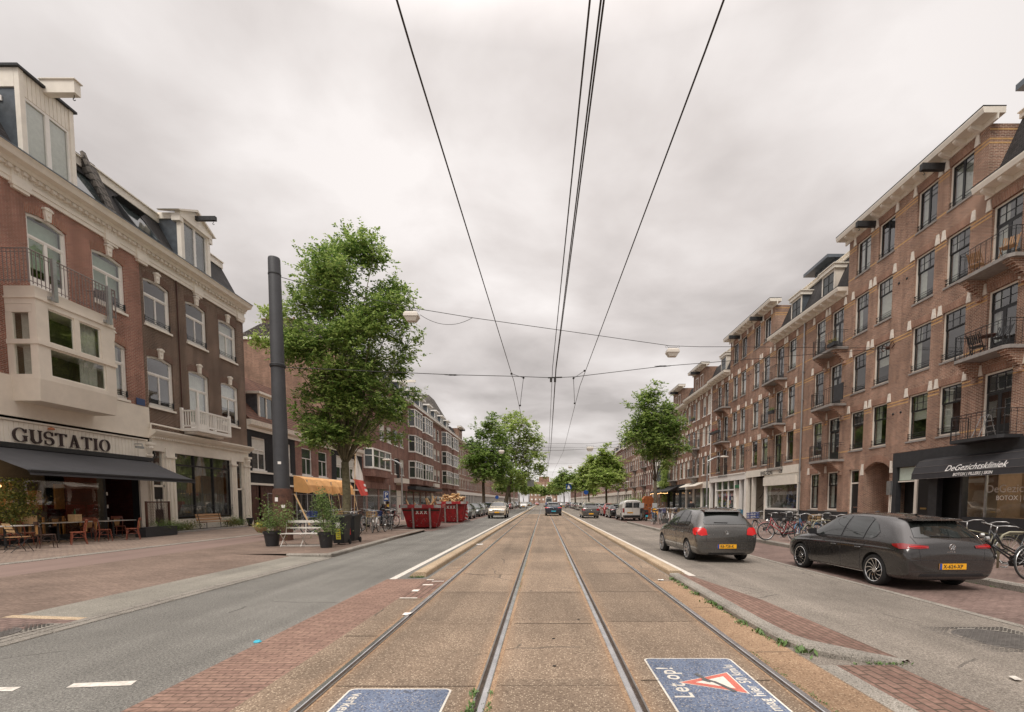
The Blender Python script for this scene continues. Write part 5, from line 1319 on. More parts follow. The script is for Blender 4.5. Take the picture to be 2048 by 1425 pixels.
lampd = bpy.data.lights.new('hanging_lamp_light','POINT'); lampd.energy = 45; lampd.color = (1,.68,.4); lampd.shadow_soft_size = .08
lo_ = bpy.data.objects.new('hanging_lamp_light',lampd); COL.objects.link(lo_); lo_.parent = f1; lo_.location = (YL(64,965)-ya1+.1,1.1,2.3)
# awning (fabric on folding arms)
za = ZL(296,923); A1 = YL(296,923)-ya1; fz = onX(386,962,-16.9)
a0 = onX(51,940,-16.9)[0]-ya1; a1 = fz[0]-ya1; zf = (fz[1]+onX(51,940,-16.9)[1])/2; a1 = A1; dd = 2.1
M_awn2 = pmat('charcoal_awning_cloth',(.055,.055,.060),.8,noise=.12,nscale=3)
mb = MB(); P = []
for i in range(13):
  x = a0+(a1-a0)*i/12; P.append([(x,-.12,za)]+[(x,-.12-dd*t,za+(zf-za)*t-.05*sin(pi*t)*(.6+.4*cos(i*1.0))) for t in (.25,.5,.75,1)]+[(x,-.12-dd-.02,zf-.14)])
mb.grid(P); aw2 = mb.build('awning',M_awn2,RL,recalc=False,smooth=True)
mb = MB(); mb.box(a0-.05,a1+.05,-.24,-.05,za-.02,za+.16); mb.box(a0,a1,-.16-dd,-.08-dd,zf-.03,zf+.03); mb.build('cassette',M_iron,aw2)
mb = MB()
for x in (a0+.8,(a0+a1)/2,a1-.8): mb.tube([(x,-.12,za-.08),(x+.5,-1.1,(za+zf)/2-.12),(x,-.12-dd+.05,zf-.02)],.025,6)
mb.build('folding_arm',M_iron,aw2)
# security camera bracket
mb = MB(); mb.tube([(W1L-.9,-.1,z1s-.2),(W1L-.9,-.45,z1s-.2),(W1L-.9,-.45,z1s-.32)],.025,6); mb.box(W1L-1.25,W1L-.85,-.5,-.4,z1s-.42,z1s-.32); mb.build('camera_arm',M_steel,RL)
# ---- brown house shopfront
zs1 = ZS; zs0 = .1
mb = MB()
mb.box(.12,W2L-.1,-.10,.05,zs1-.95,zs1-.32); mb.prism([(-.10,zs1-.32),(-.20,zs1-.24),(-.34,zs1-.14),(-.42,zs1-.02),(-.42,zs1+.04),(.05,zs1+.10),(.05,zs1-.32)],'x',.0,W2L+.05)
n = int(W2L/.12)
for i in range(n): x = .1+i*(W2L-.2)/n; mb.box(x,x+.055,-.24,-.10,zs1-.36,zs1-.26)
cols5 = [(.10,.34),(1.45,1.85),(5.65,5.95),(7.35,7.62)]
P_ = lambda px: YL(px,960)-yb1
pil = [(P_(290),P_(300)),(P_(329),P_(347)),(P_(460),P_(470)),(P_(486),P_(497))]
for k,(a,b) in enumerate(pil):
  mb.box(a,b,-.14,.10,.1,zs1-.75); mb.box(a-.05,b+.05,-.2,.10,.1,.55); mb.box(a-.04,b+.04,-.2,.1,zs1-1.25,zs1-1.15)
  for q_ in (.3,.7): mb.lathe([(.035,.6),(.035,zs1-1.3)],(a+(b-a)*q_,-.16,0),6)
  if k in (0,3):
    c = (a+b)/2; mb.box(c-.22,c+.22,-.32,.0,zs1-.72,zs1-.60); mb.lathe([(.09,0),(.13,.12),(.19,.26),(.15,.34),(.19,.40)],(c,-.16,zs1-1.12),10)
sf2 = mb.build('shopfront',M_cream,BR)
dl = (pil[0][1],pil[1][0]); dr_ = (pil[2][1],pil[3][0]); wn = (pil[1][1],pil[2][0]); zwt = ZL(400,905)
for (a,b),nm in ((dl,0),(dr_,1)):
  mb = MB(); frame(mb,a,b,.12,zwt+.15,.09,.0,.14,.03); mb.box(a,b,.0,.12,2.35,2.45); fr = mb.build('door_frame',M_cream,sf2)
  mb = MB(); mb.box(a+.09,b-.09,.06,.10,.13,2.35); mb.box(a+.15,b-.15,.03,.07,.3,.9); mb.box(a+.15,b-.15,.03,.07,1.9,1.95); mb.build('door',M_black,fr)
  mb = MB(); mb.prism([(a+.13,2.5),(b-.13,2.5)]+[((a+b)/2+((b-a)/2-.13)*cos(R(t)),zwt-.35+.4*sin(R(t))) for t in range(0,181,20)],'y',.04,.05); mb.build('pane',M_glass,fr)
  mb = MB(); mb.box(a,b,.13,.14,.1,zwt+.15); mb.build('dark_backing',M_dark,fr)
  if nm == 0:
    mb = MB()
    for k in range(3): mb.box(a+.22+.24*k,a+.38+.24*k,.045,.055,1.25,1.75)
    mb.build('door_light',M_curtain,fr)
mb = MB(); z0 = 1.15; a,b = wn; mb.box(a,b,-.02,.1,.08,.72); w3 = (b-a)/3
sl = mb.build('stall_riser',M_cream,sf2)
mb = MB(); mb.box(a,b,.02,.1,.72,.80); frame(mb,a,b,.8,zwt,.05,.0,.09)
for k in (1,2): mb.box(a+w3*k-.035,a+w3*k+.035,-.02,.09,.8,zwt)
mb.box(a,b,-.01,.09,zwt-.85,zwt-.77); mb.build('frame',M_black,sf2)
mb = MB(); mb.box(a,b,.05,.06,.8,zwt); mb.build('pane',M_shopglass,sf2)
mb = MB(); mb.grid([[(a+.05+(b-a-.1)*i/60,.35+.04*sin(i*1.9),z) for z in (.8,zwt)] for i in range(61)]); mb.build('curtain',pmat('dim_curtain',(.13,.12,.10),.9),sf2,recalc=False)
mb = MB(); rails(mb,[(a-.1,-.12),(b+.2,-.12)],.80,1.42,.5)
for k in range(16):
  x = a+.15+k*(b-a-.2)/16; mb.tube([(x,-.12,.92),(x+.3,-.12,1.3)],.008,4); mb.tube([(x+.3,-.12,.92),(x,-.12,1.3)],.008,4)
mb.build('ornamental_railing',M_iron,sf2)
# small white timber balcony
c = wT[3]; z = zM[0]-.78; x0,x1 = onX(398,880,-18.1)[0]-yb1,onX(461,905,-18.1)[0]-yb1
mb = MB(); mb.prism([(x0-.08,.0),(x0-.08,-.95),(x1+.08,-.95),(x1+.08,0)],'z',z-.16,z); mb.prism([(x0+.2,.0),(x0+.2,-.6),(x1-.1,-.6),(x1-.1,0)],'z',z-.28,z-.16)
for (xx,yy) in ((x0,-.9),(x1,-.9),(x0,-.06),(x1,-.06)): mb.box(xx-.06,xx+.06,yy-.06,yy+.06,z,z+1.05)
mb.box(x0,x1,-.93,-.85,z+.86,z+.94); mb.box(x0,x1,-.92,-.86,z+.08,z+.16); mb.box(x0-.04,x0+.04,-.9,0,z+.86,z+.94); mb.box(x0-.03,x0+.03,-.9,0,z+.08,z+.16); mb.box(x1-.04,x1+.04,-.9,0,z+.86,z+.94)
n = int((x1-x0)/.13)
for i in range(1,n): x = x0+(x1-x0)*i/n; mb.box(x-.022,x+.022,-.91,-.87,z+.1,z+.9)
for i in range(1,7): y = -.9*i/7; mb.box(x0-.022,x0+.022,y-.02,y+.02,z+.1,z+.9)
mb.build('balcony',M_white,BR)
# blue street name plate and downpipe
px = YL(279,805)-yb1; mb = MB(); mb.box(px-.24,px+.24,-.07,-.05,ZL(280,811),ZL(280,798)); pl = mb.build('street_name_plate',pmat('enamel_blue',(.03,.06,.16),.3),BR)
mb = MB(); x = YL(357,700)-yb1; mb.tube([(x,-.05,ZS+.4),(x,-.05,CB)],.03,6); mb.build('conduit',M_browndoor,BR)
mb = MB(); mb.tube([(.05,-.12,ZS+.32),(x,-.12,ZS+.30)],.04,6); mb.tube([(.05,-.12,ZS+.32),(.05,-.12,ZS+.05)],.04,6); mb.build('pipe',M_cream,BR)
# ---- three low houses
y2 = yb2; cuts = [y2,YL(591,930),YL(663,930),YL(724,930)]
ZE = ZL(492,838)
labs = ['low dark painted brick house with red tiled roof and dormer, behind the thick pole','low pink brick house with two sash windows above the orange canopy','low dark house with one wide window, left of the hanging flag']
for k in range(3):
  Ya,Yb = cuts[k],cuts[k+1]; L = Yb-Ya
  t = side_empty('low_house',labs[k],-1,Ya,Yb,group='low houses in the middle of the left side')
  Z1,Z0 = ZL(504,873),ZL(531,942)
  if k == 0: ws = [(YL(504,900)-Ya,YL(531,900)-Ya),(YL(568,900)-Ya,YL(581,900)-Ya)]
  elif k == 1: ws = [(YL(603,900)-Ya,YL(623,900)-Ya),(YL(636,900)-Ya,YL(653.5,900)-Ya)]
  else: ws = [(YL(672,900)-Ya,YL(690,900)-Ya),(YL(691,900)-Ya,YL(709,900)-Ya)]
  ops = [(a,b,Z0,Z1) for a,b in ws]; mb = MB(); wall(mb,0,L,2.85,ZE-.5,ops,.18); shell(mb,0,L,-.1,ZE-.1,9); mb.build('wall',[M_darkbrick,M_lbrick,M_darkbrick][k],t,recalc=False)
  for o in ops: window('S',*o,t,style=['half','none'][k % 2])
  mb = MB(); mb.box(0,L,-.07,.1,Z0-.22,Z0-.10); mb.box(0,L,-.06,.1,ZE-.62,ZE-.42); mb.box(0,L,-.10,.1,2.72,2.86); mb.build('moulding',M_cream,t)
  mb = MB(); mb.prism([(.0,ZE-.42),(-.28,ZE-.30),(-.34,ZE),(.1,ZE)],'x',0,L); mb.build('gutter',M_stone,t)
  mb = MB(); n = int(L/.24)
  for i in range(n):
    if i % 9 != 4: mb.box(i*L/n+.01,(i+1)*L/n-.01,-.02-.01*(i%2),.04,.1,2.70)
  mb.build('boarding',M_browndoor if k != 1 else M_dark,t)
  mb = MB(); mb.prism([(-.25,ZE),(3.4,ZE+4.0),(7,ZE)],'x',0,L); mb.build('pitched_roof',M_roof_red,t)
  if k in (0,2):
    a,b = (YL(523,830)-Ya,YL(552,840)-Ya) if k == 0 else (1.5,3.6); zt = ZE+1.95
    mb = MB(); mb.prism([(.25,ZE+.25),(.25,zt),(2.0,zt),(2.0,ZE+1.6)],'x',a,b); dm = mb.build('dormer',M_zinc,t)
    mb = MB(); mb.box(a-.25,b+.25,-.05,2.1,zt,zt+.14); frame(mb,a,b,ZE+.3,zt,.12,.15,.25); mb.box((a+b)/2-.05,(a+b)/2+.05,.14,.25,ZE+.3,zt); mb.build('frame',M_cream,dm)
    mb = MB(); mb.box(a+.1,b-.1,.2,.24,ZE+.4,zt-.1); mb.build('pane',M_darkpane,dm)
# tall brick block behind them
Yg = cuts[3]; q0 = atY(487,668,Yg); q1 = atY(560,640,Yg)
t = thing('rear_building','tall plain brick building with tiled roof and chimney behind the low houses','building',(XL,Yg-.25,0),pi/2)
BW = -(q0[0]-XL)
mb = MB(); Zg = atY(487,676,Yg)[2]; mb.quad((0,4.2,0),(0,BW,0),(0,BW,Zg),(0,4.2,Zg)); mb.quad((0,.0,0),(0,4.2,0),(0,4.2,Zg),(0,.0,15.0)); mb.quad((0,BW,0),(9,BW,0),(9,BW,Zg),(0,BW,Zg)); mb.build('wall',M_rbrick2,t,recalc=False)
mb = MB(); mb.prism([(BW+.3,Zg),(BW+.3,Zg+.15),(BW-2,Zg+1.3),(4,Zg+1.3),(4,Zg)],'x',-.12,8); mb.build('tiled_roof',M_roof_grey,t)
mb = MB(); mb.box(-.16,.0,4.2,BW,Zg-.25,Zg); mb.build('fascia',M_white,t)
xa,xb = XL-atY(528,650,Yg)[0]-0,XL-atY(592,650,Yg)[0]; mb = MB(); mb.box(-.1,1.2,xb,xa,Zg-.8,q1[2]); chm = mb.build('chimney',M_brownbrick,t)
mb = MB()
for k in range(5): yy = xb+.3+k*(xa-xb-.6)/4; mb.lathe([(.13,0),(.11,.35)],(.5,yy,q1[2]),8)
mb.box(-.16,1.26,xb-.06,xa+.06,q1[2]-.12,q1[2]); mb.build('chimney_pot',M_redbrick,chm)
# ---- long block with white bays
Ya,Yb = cuts[3],YL(912,930); L = Yb-Ya
LB = side_empty('apartment_block','long brick apartment block with rows of white bay windows, behind the red skips',-1,Ya,Yb)
ZT = ZL(855,834); r3 = (ZL(816,852.5),ZL(816,818)); r2 = (ZL(816,903),ZL(816,869.7)); r1 = (ZL(816,955.6),ZL(816,921))
bays = [(815,837),(837,858),(882,897),(897,911)]; cols = [(760,770),(774,783),(788,796),(800,807),(860,865.5),(867.5,872.5),(874.5,879)]
ops = []; full = []
for a,b in cols:
  for z0,z1 in (r1,r2,r3):
    if a < 775 and z1 == r1[1] and a < 772: continue
    ops.append((YL(a)-Ya,YL(b)-Ya,z0+.15,z1-.2))
mb = MB(); wall(mb,0,L,.0,ZT-.2,ops,.2); shell(mb,0,L,-.1,ZT-.2,11); mb.build('wall',M_lbrick,LB,recalc=False)
for o in ops: window('S',*o,LB)
def white_bay(a,b,z0,z1,brickz):
  d = .85; e = .45;
  mb = MB(); mb.mi = 2; poly = [(a,.02),(a+e,-d),(b-e,-d),(b,.02)]; mb.prism(poly,'z',brickz,z0); mb.prism(poly,'z',z1,z1+.05)
  g = .05; pg = [(a+g,.02),(a+e+g*.6,-d+g),(b-e-g*.6,-d+g),(b-g,.02)]; mb.mi = 1; mb.prism(pg,'z',z0,z1); mb.mi = 0
  ext = [(a-.06,.02),(a+e-.05,-d-.07),(b-e+.05,-d-.07),(b+.06,.02)]; mb.prism(ext,'z',z0-.1,z0+.1); mb.prism(ext,'z',z1-.14,z1)
  m = (a+b)/2
  def post(x,y,w=.08): mb.box(x-w,x+w,y-.05,y+.08,z0,z1)
  for x in (a+e,b-e): post(x,-d,.10)
  for x in (a+e+(b-a-2*e)/3,b-e-(b-a-2*e)/3): post(x,-d,.06)
  for x in (a,b): post(x,-.06,.08)
  zt = z0+(z1-z0)*.62; mb.prism([(a,.02),(a+e,-d-.02),(b-e,-d-.02),(b,.02)],'z',zt-.04,zt+.04)
  return mb.build('bay_window',[M_white,M_darkpane,M_lbrick],LB)
for (p0,p1) in bays:
  a,b = YL(p0)-Ya,YL(p1)-Ya
  for k,(z0,z1) in enumerate((r1,r2,r3)): white_bay(a+(b-a)*.08,b-(b-a)*.08,z0,z1,(z0-.9,r1[1],r2[1])[k])
a,b = YL(727)-Ya,YL(769)-Ya; white_bay(a,b,ZL(740,937),ZL(740,899),ZL(740,950)-.2)
mb = MB(); mb.box(0,L,-.55,.05,ZT-.2,ZT+.12); mb.box(0,L,-.62,.05,ZT+.12,ZT+.18); mb.build('cornice',M_white,LB)
mb = MB(); mb.prism([(.0,ZT),(1.7,ZT+2.6),(9,ZT+2.3),(9,ZT)],'x',0,L); mb.build('mansard_roof',M_roof_grey,LB)
for k in range(9):
  a = 4+k*(L-8)/9; b = a+2.1; mb = MB(); mb.mi = 0; mb.box(a,b,.2,2.2,ZT+.15,ZT+1.95); mb.mi = 1; mb.box(a-.35,b+.35,-.25,2.4,ZT+1.95,ZT+2.15); frame(mb,a,b,ZT+.3,ZT+1.95,.12,.12,.21); mb.box((a+b)/2-.05,(a+b)/2+.05,.12,.2,ZT+.3,ZT+1.95); mb.mi = 2; mb.box(a+.1,b-.1,.17,.19,ZT+.35,ZT+1.9); mb.build('dormer',[M_zinc,M_white,M_darkpane],LB)
  if k in (0,1,2): hoist(LB,(a+b)/2+.6,.2,-1.6,ZT+2.5,M_cream,True,.09,.3)
mb = MB(); a = YL(870,800)-Ya; a = L-12.5; mb.add([(a,1,ZT+2.4),(a+11,1,ZT+2.4),(a+11,9,ZT+2.4),(a,9,ZT+2.4),(a+3,3.5,ZT+7.0),(a+8,3.5,ZT+7.0),(a+8,6.5,ZT+7.0),(a+3,6.5,ZT+7.0)],[(0,1,5,4),(1,2,6,5),(2,3,7,6),(3,0,4,7),(4,5,6,7)]); mb.build('tower_roof',M_roof_grey,LB)
mb = MB(); mb.mi = 0; n = 14
for k in range(n+1): x = 1+(L-2)*k/n; mb.box(x-.25,x+.25,-.06,.03,.1,3.7)
mb.box(0,L,-.14,.02,3.05,3.75); mb.mi = 1; mb.box(0,L,-.02,.02,.5,3.05); mb.mi = 2; mb.box(L*.30,L*.62,-1.3,-.1,3.3,3.75); mb.build('shopfront',[M_lbrick,M_darkpane,M_charcoal],LB)
for x in (YL(796,950)-Ya,YL(863,950)-Ya):
  mb = MB(); mb.box(x-1.7,x+1.7,-1.0,0,4.0,4.6); mb.box(x-.9,x+.9,-.08,.1,0,4.0); mb.build('porch',M_stone,LB)
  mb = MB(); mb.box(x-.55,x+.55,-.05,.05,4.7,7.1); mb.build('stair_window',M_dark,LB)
# ---- beyond: more houses, then the far end
ys = Yb
LLb = ['brick house with gabled dormer right of the block with white bays','narrow brick house with brick parapet behind the first dark tree on the left','brick house behind the big pale green tree on the left','far brick house on the left behind the parked cars','far brick house on the left near the sign gantry','distant brick house beyond the gantry on the left','last brick house seen on the left']
for k,w in enumerate((12,14,18,22,30,50,110)):
  house_far('terrace_house',-1,ys,ys+w,[15.2,14.2,14.8,14,14,13.5,13][k],[M_rbrick2,M_lbrick,M_rbrick2,M_rbrick,M_lbrick,M_rbrick2,M_lbrick][k],LLb[k],[5,6,7,8,9,11,14][k],'far brick houses along the left side',kind='S' if k < 2 else 'F',shopcol=M_white,seed=60+k,gable=k == 0,dorm=[0,2,3,3,3,4,4][k],z0=4.6,rowh=3.3)
  ys += w
# far end of the street
t = thing('office_building','low red brick building with a rooftop box closing the far end of the street','building',(-12,420,0))
mb = MB(); mb.box(0,24,0,20,0,18.5); mb.build('wall',M_rbrick,t)
mb = MB(); mb.box(8,17,4,12,18.5,23); mb.build('roof_box',M_rbrick2,t)
mb = MB()
for r in range(4):
  for k in range(7): mb.box(1.2+3.3*k,2.6+3.3*k,-.15,.1,2.5+4.0*r,4.0+4.0*r)
mb.build('window_band',M_white,t)
# ------------------------------------------------ vehicles: y forward, x right, z up, wheels on z = 0
import bmesh
def paint(name,col,metal=.6,rough=.22):
  m = bpy.data.materials.new(name); m.use_nodes = True; t = m.node_tree; b = t.nodes['Principled BSDF']
  c = N(t,'ShaderNodeTexCoord'); n = N(t,'ShaderNodeTexNoise',{'Vector': c.outputs['Object'],'Scale': 2.2,'Detail': 6.0})
  sp = N(t,'ShaderNodeSeparateXYZ',{0: c.outputs['Object']})
  low = N(t,'ShaderNodeMapRange',{0: sp.outputs[2],1: .55,2: .15,3: 0.0,4: .45})
  dn = N(t,'ShaderNodeMath',{0: low.outputs[0],1: n.outputs['Fac']},operation='MULTIPLY')
  col2 = mixc(t,dn.outputs[0],col,(.16,.14,.12)); fl = N(t,'ShaderNodeTexNoise',{'Vector': c.outputs['Object'],'Scale': 9.0,'Detail': 8.0}); rr2 = N(t,'ShaderNodeMapRange',{0: fl.outputs['Fac'],1: .3,2: .7,3: rough*.7,4: rough*1.5}); t.links.new(rr2.outputs[0],b.inputs['Roughness']); t.links.new(col2,b.inputs['Base Color'])
  b.inputs['Metallic'].default_value = metal; b.inputs['Roughness'].default_value = rough
  b.inputs['Coat Weight'].default_value = 1.0; b.inputs['Coat Roughness'].default_value = .05
  return m
M_taillight = pmat('tail_light_red',(.22,.006,.008),.12,spec=.8)
M_brakelight = pmat('lit_brake_light',(.55,.015,.015),.2,emis=((1,.03,.02),.03))
M_headlight = pmat('headlight_glass',(.62,.64,.66),.1,metal=.5)
M_trim = pmat('black_trim',(.018,.018,.02),.45)
M_orange = pmat('orange_plate',(.86,.42,.015),.45)
M_blueeu = pmat('plate_blue',(.02,.07,.35),.4)
M_plateblue = pmat('taxi_plate_blue',(.05,.42,.55),.4)
HATCH = [  # y, then eight (x,z)
 (-2.15,[(0,.30),(.62,.30),(.72,.34),(.80,.50),(.79,.62),(.66,.70),(.36,.73),(0,.74)]),
 (-2.11,[(0,.24),(.70,.24),(.79,.30),(.865,.54),(.85,.76),(.72,.86),(.40,.90),(0,.91)]),
 (-2.03,[(0,.22),(.72,.22),(.82,.28),(.895,.58),(.875,.84),(.74,.95),(.42,.99),(0,1.0)]),
 (-1.93,[(0,.20),(.74,.20),(.84,.26),(.90,.58),(.885,.89),(.72,1.05),(.42,1.095),(0,1.105)]),
 (-1.68,[(0,.19),(.76,.19),(.86,.25),(.905,.58),(.885,.915),(.645,1.285),(.38,1.35),(0,1.365)]),
 (-1.52,[(0,.19),(.76,.19),(.86,.25),(.905,.58),(.885,.92),(.63,1.35),(.38,1.41),(0,1.42)]),
 (-1.0,[(0,.19),(.76,.19),(.86,.25),(.90,.60),(.885,.92),(.62,1.405),(.38,1.46),(0,1.472)]),
 (-.3,[(0,.19),(.76,.19),(.86,.25),(.90,.60),(.885,.915),(.62,1.43),(.38,1.482),(0,1.492)]),
 (.25,[(0,.19),(.76,.19),(.86,.25),(.90,.60),(.88,.905),(.62,1.41),(.38,1.462),(0,1.475)]),
 (.50,[(0,.19),(.76,.19),(.86,.25),(.90,.60),(.88,.895),(.64,1.32),(.38,1.375),(0,1.39)]),
 (1.02,[(0,.19),(.76,.19),(.86,.25),(.90,.60),(.87,.875),(.72,1.03),(.42,1.06),(0,1.07)]),
 (1.20,[(0,.19),(.76,.19),(.86,.25),(.90,.60),(.86,.87),(.72,.95),(.42,.98),(0,.99)]),
 (1.65,[(0,.20),(.76,.20),(.85,.26),(.895,.58),(.83,.84),(.68,.90),(.40,.925),(0,.935)]),
 (1.95,[(0,.22),(.72,.22),(.80,.28),(.855,.54),(.77,.74),(.62,.80),(.38,.82),(0,.83)]),
 (2.08,[(0,.24),(.66,.24),(.72,.30),(.76,.50),(.69,.66),(.55,.71),(.34,.73),(0,.735)]),
 (2.14,[(0,.28),(.58,.28),(.63,.32),(.66,.46),(.60,.57),(.48,.61),(.3,.62),(0,.625)])]
POLO = [
 (-1.97,[(0,.28),(.60,.28),(.70,.32),(.775,.48),(.77,.60),(.66,.68),(.36,.70),(0,.71)]),
 (-1.94,[(0,.23),(.66,.23),(.75,.30),(.82,.52),(.82,.76),(.72,.88),(.40,.93),(0,.94)]),
 (-1.88,[(0,.21),(.68,.21),(.78,.28),(.84,.56),(.835,.88),(.73,.99),(.42,1.03),(0,1.04)]),
 (-1.80,[(0,.20),(.70,.20),(.79,.26),(.845,.58),(.835,.93),(.70,1.10),(.42,1.14),(0,1.15)]),
 (-1.56,[(0,.19),(.71,.19),(.80,.25),(.85,.58),(.83,.96),(.635,1.34),(.38,1.40),(0,1.41)]),
 (-1.42,[(0,.19),(.71,.19),(.80,.25),(.85,.58),(.83,.97),(.62,1.40),(.38,1.45),(0,1.46)]),
 (-.9,[(0,.19),(.71,.19),(.80,.25),(.85,.60),(.83,.965),(.61,1.43),(.38,1.48),(0,1.49)]),
 (-.2,[(0,.19),(.71,.19),(.80,.25),(.85,.60),(.83,.95),(.60,1.44),(.38,1.49),(0,1.50)]),
 (.30,[(0,.19),(.71,.19),(.80,.25),(.85,.60),(.825,.94),(.60,1.40),(.38,1.455),(0,1.465)]),
 (.50,[(0,.19),(.71,.19),(.80,.25),(.85,.60),(.825,.93),(.62,1.33),(.38,1.385),(0,1.40)]),
 (.98,[(0,.19),(.71,.19),(.80,.25),(.85,.60),(.81,.92),(.68,1.05),(.42,1.08),(0,1.09)]),
 (1.15,[(0,.19),(.71,.19),(.80,.25),(.85,.60),(.80,.90),(.68,.99),(.42,1.02),(0,1.03)]),
 (1.55,[(0,.20),(.71,.20),(.79,.26),(.84,.58),(.77,.84),(.64,.91),(.40,.935),(0,.945)]),
 (1.80,[(0,.22),(.67,.22),(.75,.28),(.80,.54),(.71,.75),(.58,.81),(.38,.83),(0,.84)]),
 (1.92,[(0,.24),(.62,.24),(.67,.30),(.71,.50),(.64,.66),(.52,.71),(.34,.73),(0,.735)]),
 (1.98,[(0,.28),(.54,.28),(.58,.32),(.61,.46),(.55,.57),(.44,.61),(.3,.62),(0,.625)])]
SUV = [
 (-2.15,[(0,.42),(.60,.42),(.70,.46),(.80,.60),(.79,.74),(.68,.80),(.36,.82),(0,.83)]),
 (-2.11,[(0,.34),(.68,.34),(.80,.40),(.87,.64),(.86,.92),(.74,1.02),(.40,1.06),(0,1.07)]),
 (-2.02,[(0,.30),(.70,.30),(.83,.36),(.895,.66),(.88,1.02),(.74,1.14),(.42,1.18),(0,1.19)]),
 (-1.80,[(0,.28),(.74,.28),(.86,.34),(.905,.68),(.88,1.06),(.66,1.50),(.38,1.55),(0,1.56)]),
 (-1.60,[(0,.27),(.76,.27),(.87,.33),(.905,.68),(.88,1.07),(.64,1.58),(.38,1.62),(0,1.63)]),
 (-.9,[(0,.27),(.76,.27),(.87,.33),(.905,.70),(.88,1.07),(.63,1.60),(.38,1.65),(0,1.66)]),
 (-.2,[(0,.27),(.76,.27),(.87,.33),(.905,.70),(.88,1.06),(.63,1.60),(.38,1.65),(0,1.66)]),
 (.30,[(0,.27),(.76,.27),(.87,.33),(.905,.70),(.88,1.05),(.63,1.55),(.38,1.60),(0,1.61)]),
 (.50,[(0,.27),(.76,.27),(.87,.33),(.905,.70),(.88,1.04),(.65,1.47),(.38,1.52),(0,1.53)]),
 (.95,[(0,.27),(.76,.27),(.87,.33),(.905,.70),(.87,1.03),(.74,1.14),(.42,1.17),(0,1.18)]),
 (1.15,[(0,.27),(.76,.27),(.87,.33),(.905,.70),(.87,1.02),(.74,1.08),(.42,1.11),(0,1.12)]),
 (1.70,[(0,.28),(.76,.28),(.86,.34),(.90,.68),(.85,.97),(.72,1.03),(.42,1.06),(0,1.07)]),
 (1.98,[(0,.30),(.72,.30),(.82,.36),(.87,.64),(.81,.90),(.68,.96),(.40,.98),(0,.99)]),
 (2.10,[(0,.32),(.68,.32),(.76,.38),(.80,.60),(.75,.80),(.60,.86),(.36,.88),(0,.89)]),
 (2.15,[(0,.36),(.60,.36),(.68,.40),(.72,.56),(.67,.70),(.54,.74),(.34,.75),(0,.76)])]
VAN = [
 (-2.18,[(0,.34),(.70,.34),(.78,.36),(.82,.50),(.82,1.0),(.72,1.55),(.40,1.62),(0,1.63)]),
 (-2.15,[(0,.28),(.74,.28),(.84,.32),(.89,.56),(.89,1.05),(.78,1.68),(.42,1.76),(0,1.77)]),
 (-2.05,[(0,.24),(.76,.24),(.87,.30),(.915,.58),(.91,1.06),(.80,1.74),(.44,1.82),(0,1.83)]),
 (-1.5,[(0,.22),(.78,.22),(.88,.28),(.92,.60),(.91,1.06),(.80,1.77),(.44,1.84),(0,1.85)]),
 (-.4,[(0,.22),(.78,.22),(.88,.28),(.92,.60),(.91,1.06),(.79,1.77),(.44,1.84),(0,1.85)]),
 (.45,[(0,.22),(.78,.22),(.88,.28),(.92,.60),(.91,1.05),(.77,1.73),(.44,1.80),(0,1.81)]),
 (.72,[(0,.22),(.78,.22),(.88,.28),(.92,.60),(.90,1.04),(.76,1.60),(.44,1.68),(0,1.69)]),
 (1.25,[(0,.22),(.78,.22),(.88,.28),(.92,.60),(.88,1.02),(.78,1.18),(.46,1.22),(0,1.23)]),
 (1.45,[(0,.22),(.78,.22),(.88,.28),(.915,.60),(.87,.98),(.76,1.08),(.46,1.12),(0,1.13)]),
 (1.90,[(0,.24),(.74,.24),(.84,.30),(.88,.58),(.80,.86),(.68,.94),(.42,.97),(0,.98)]),
 (2.10,[(0,.28),(.68,.28),(.76,.34),(.79,.54),(.72,.74),(.60,.80),(.38,.82),(0,.83)]),
 (2.17,[(0,.32),(.58,.32),(.64,.36),(.67,.50),(.62,.62),(.50,.67),(.32,.69),(0,.70)])]
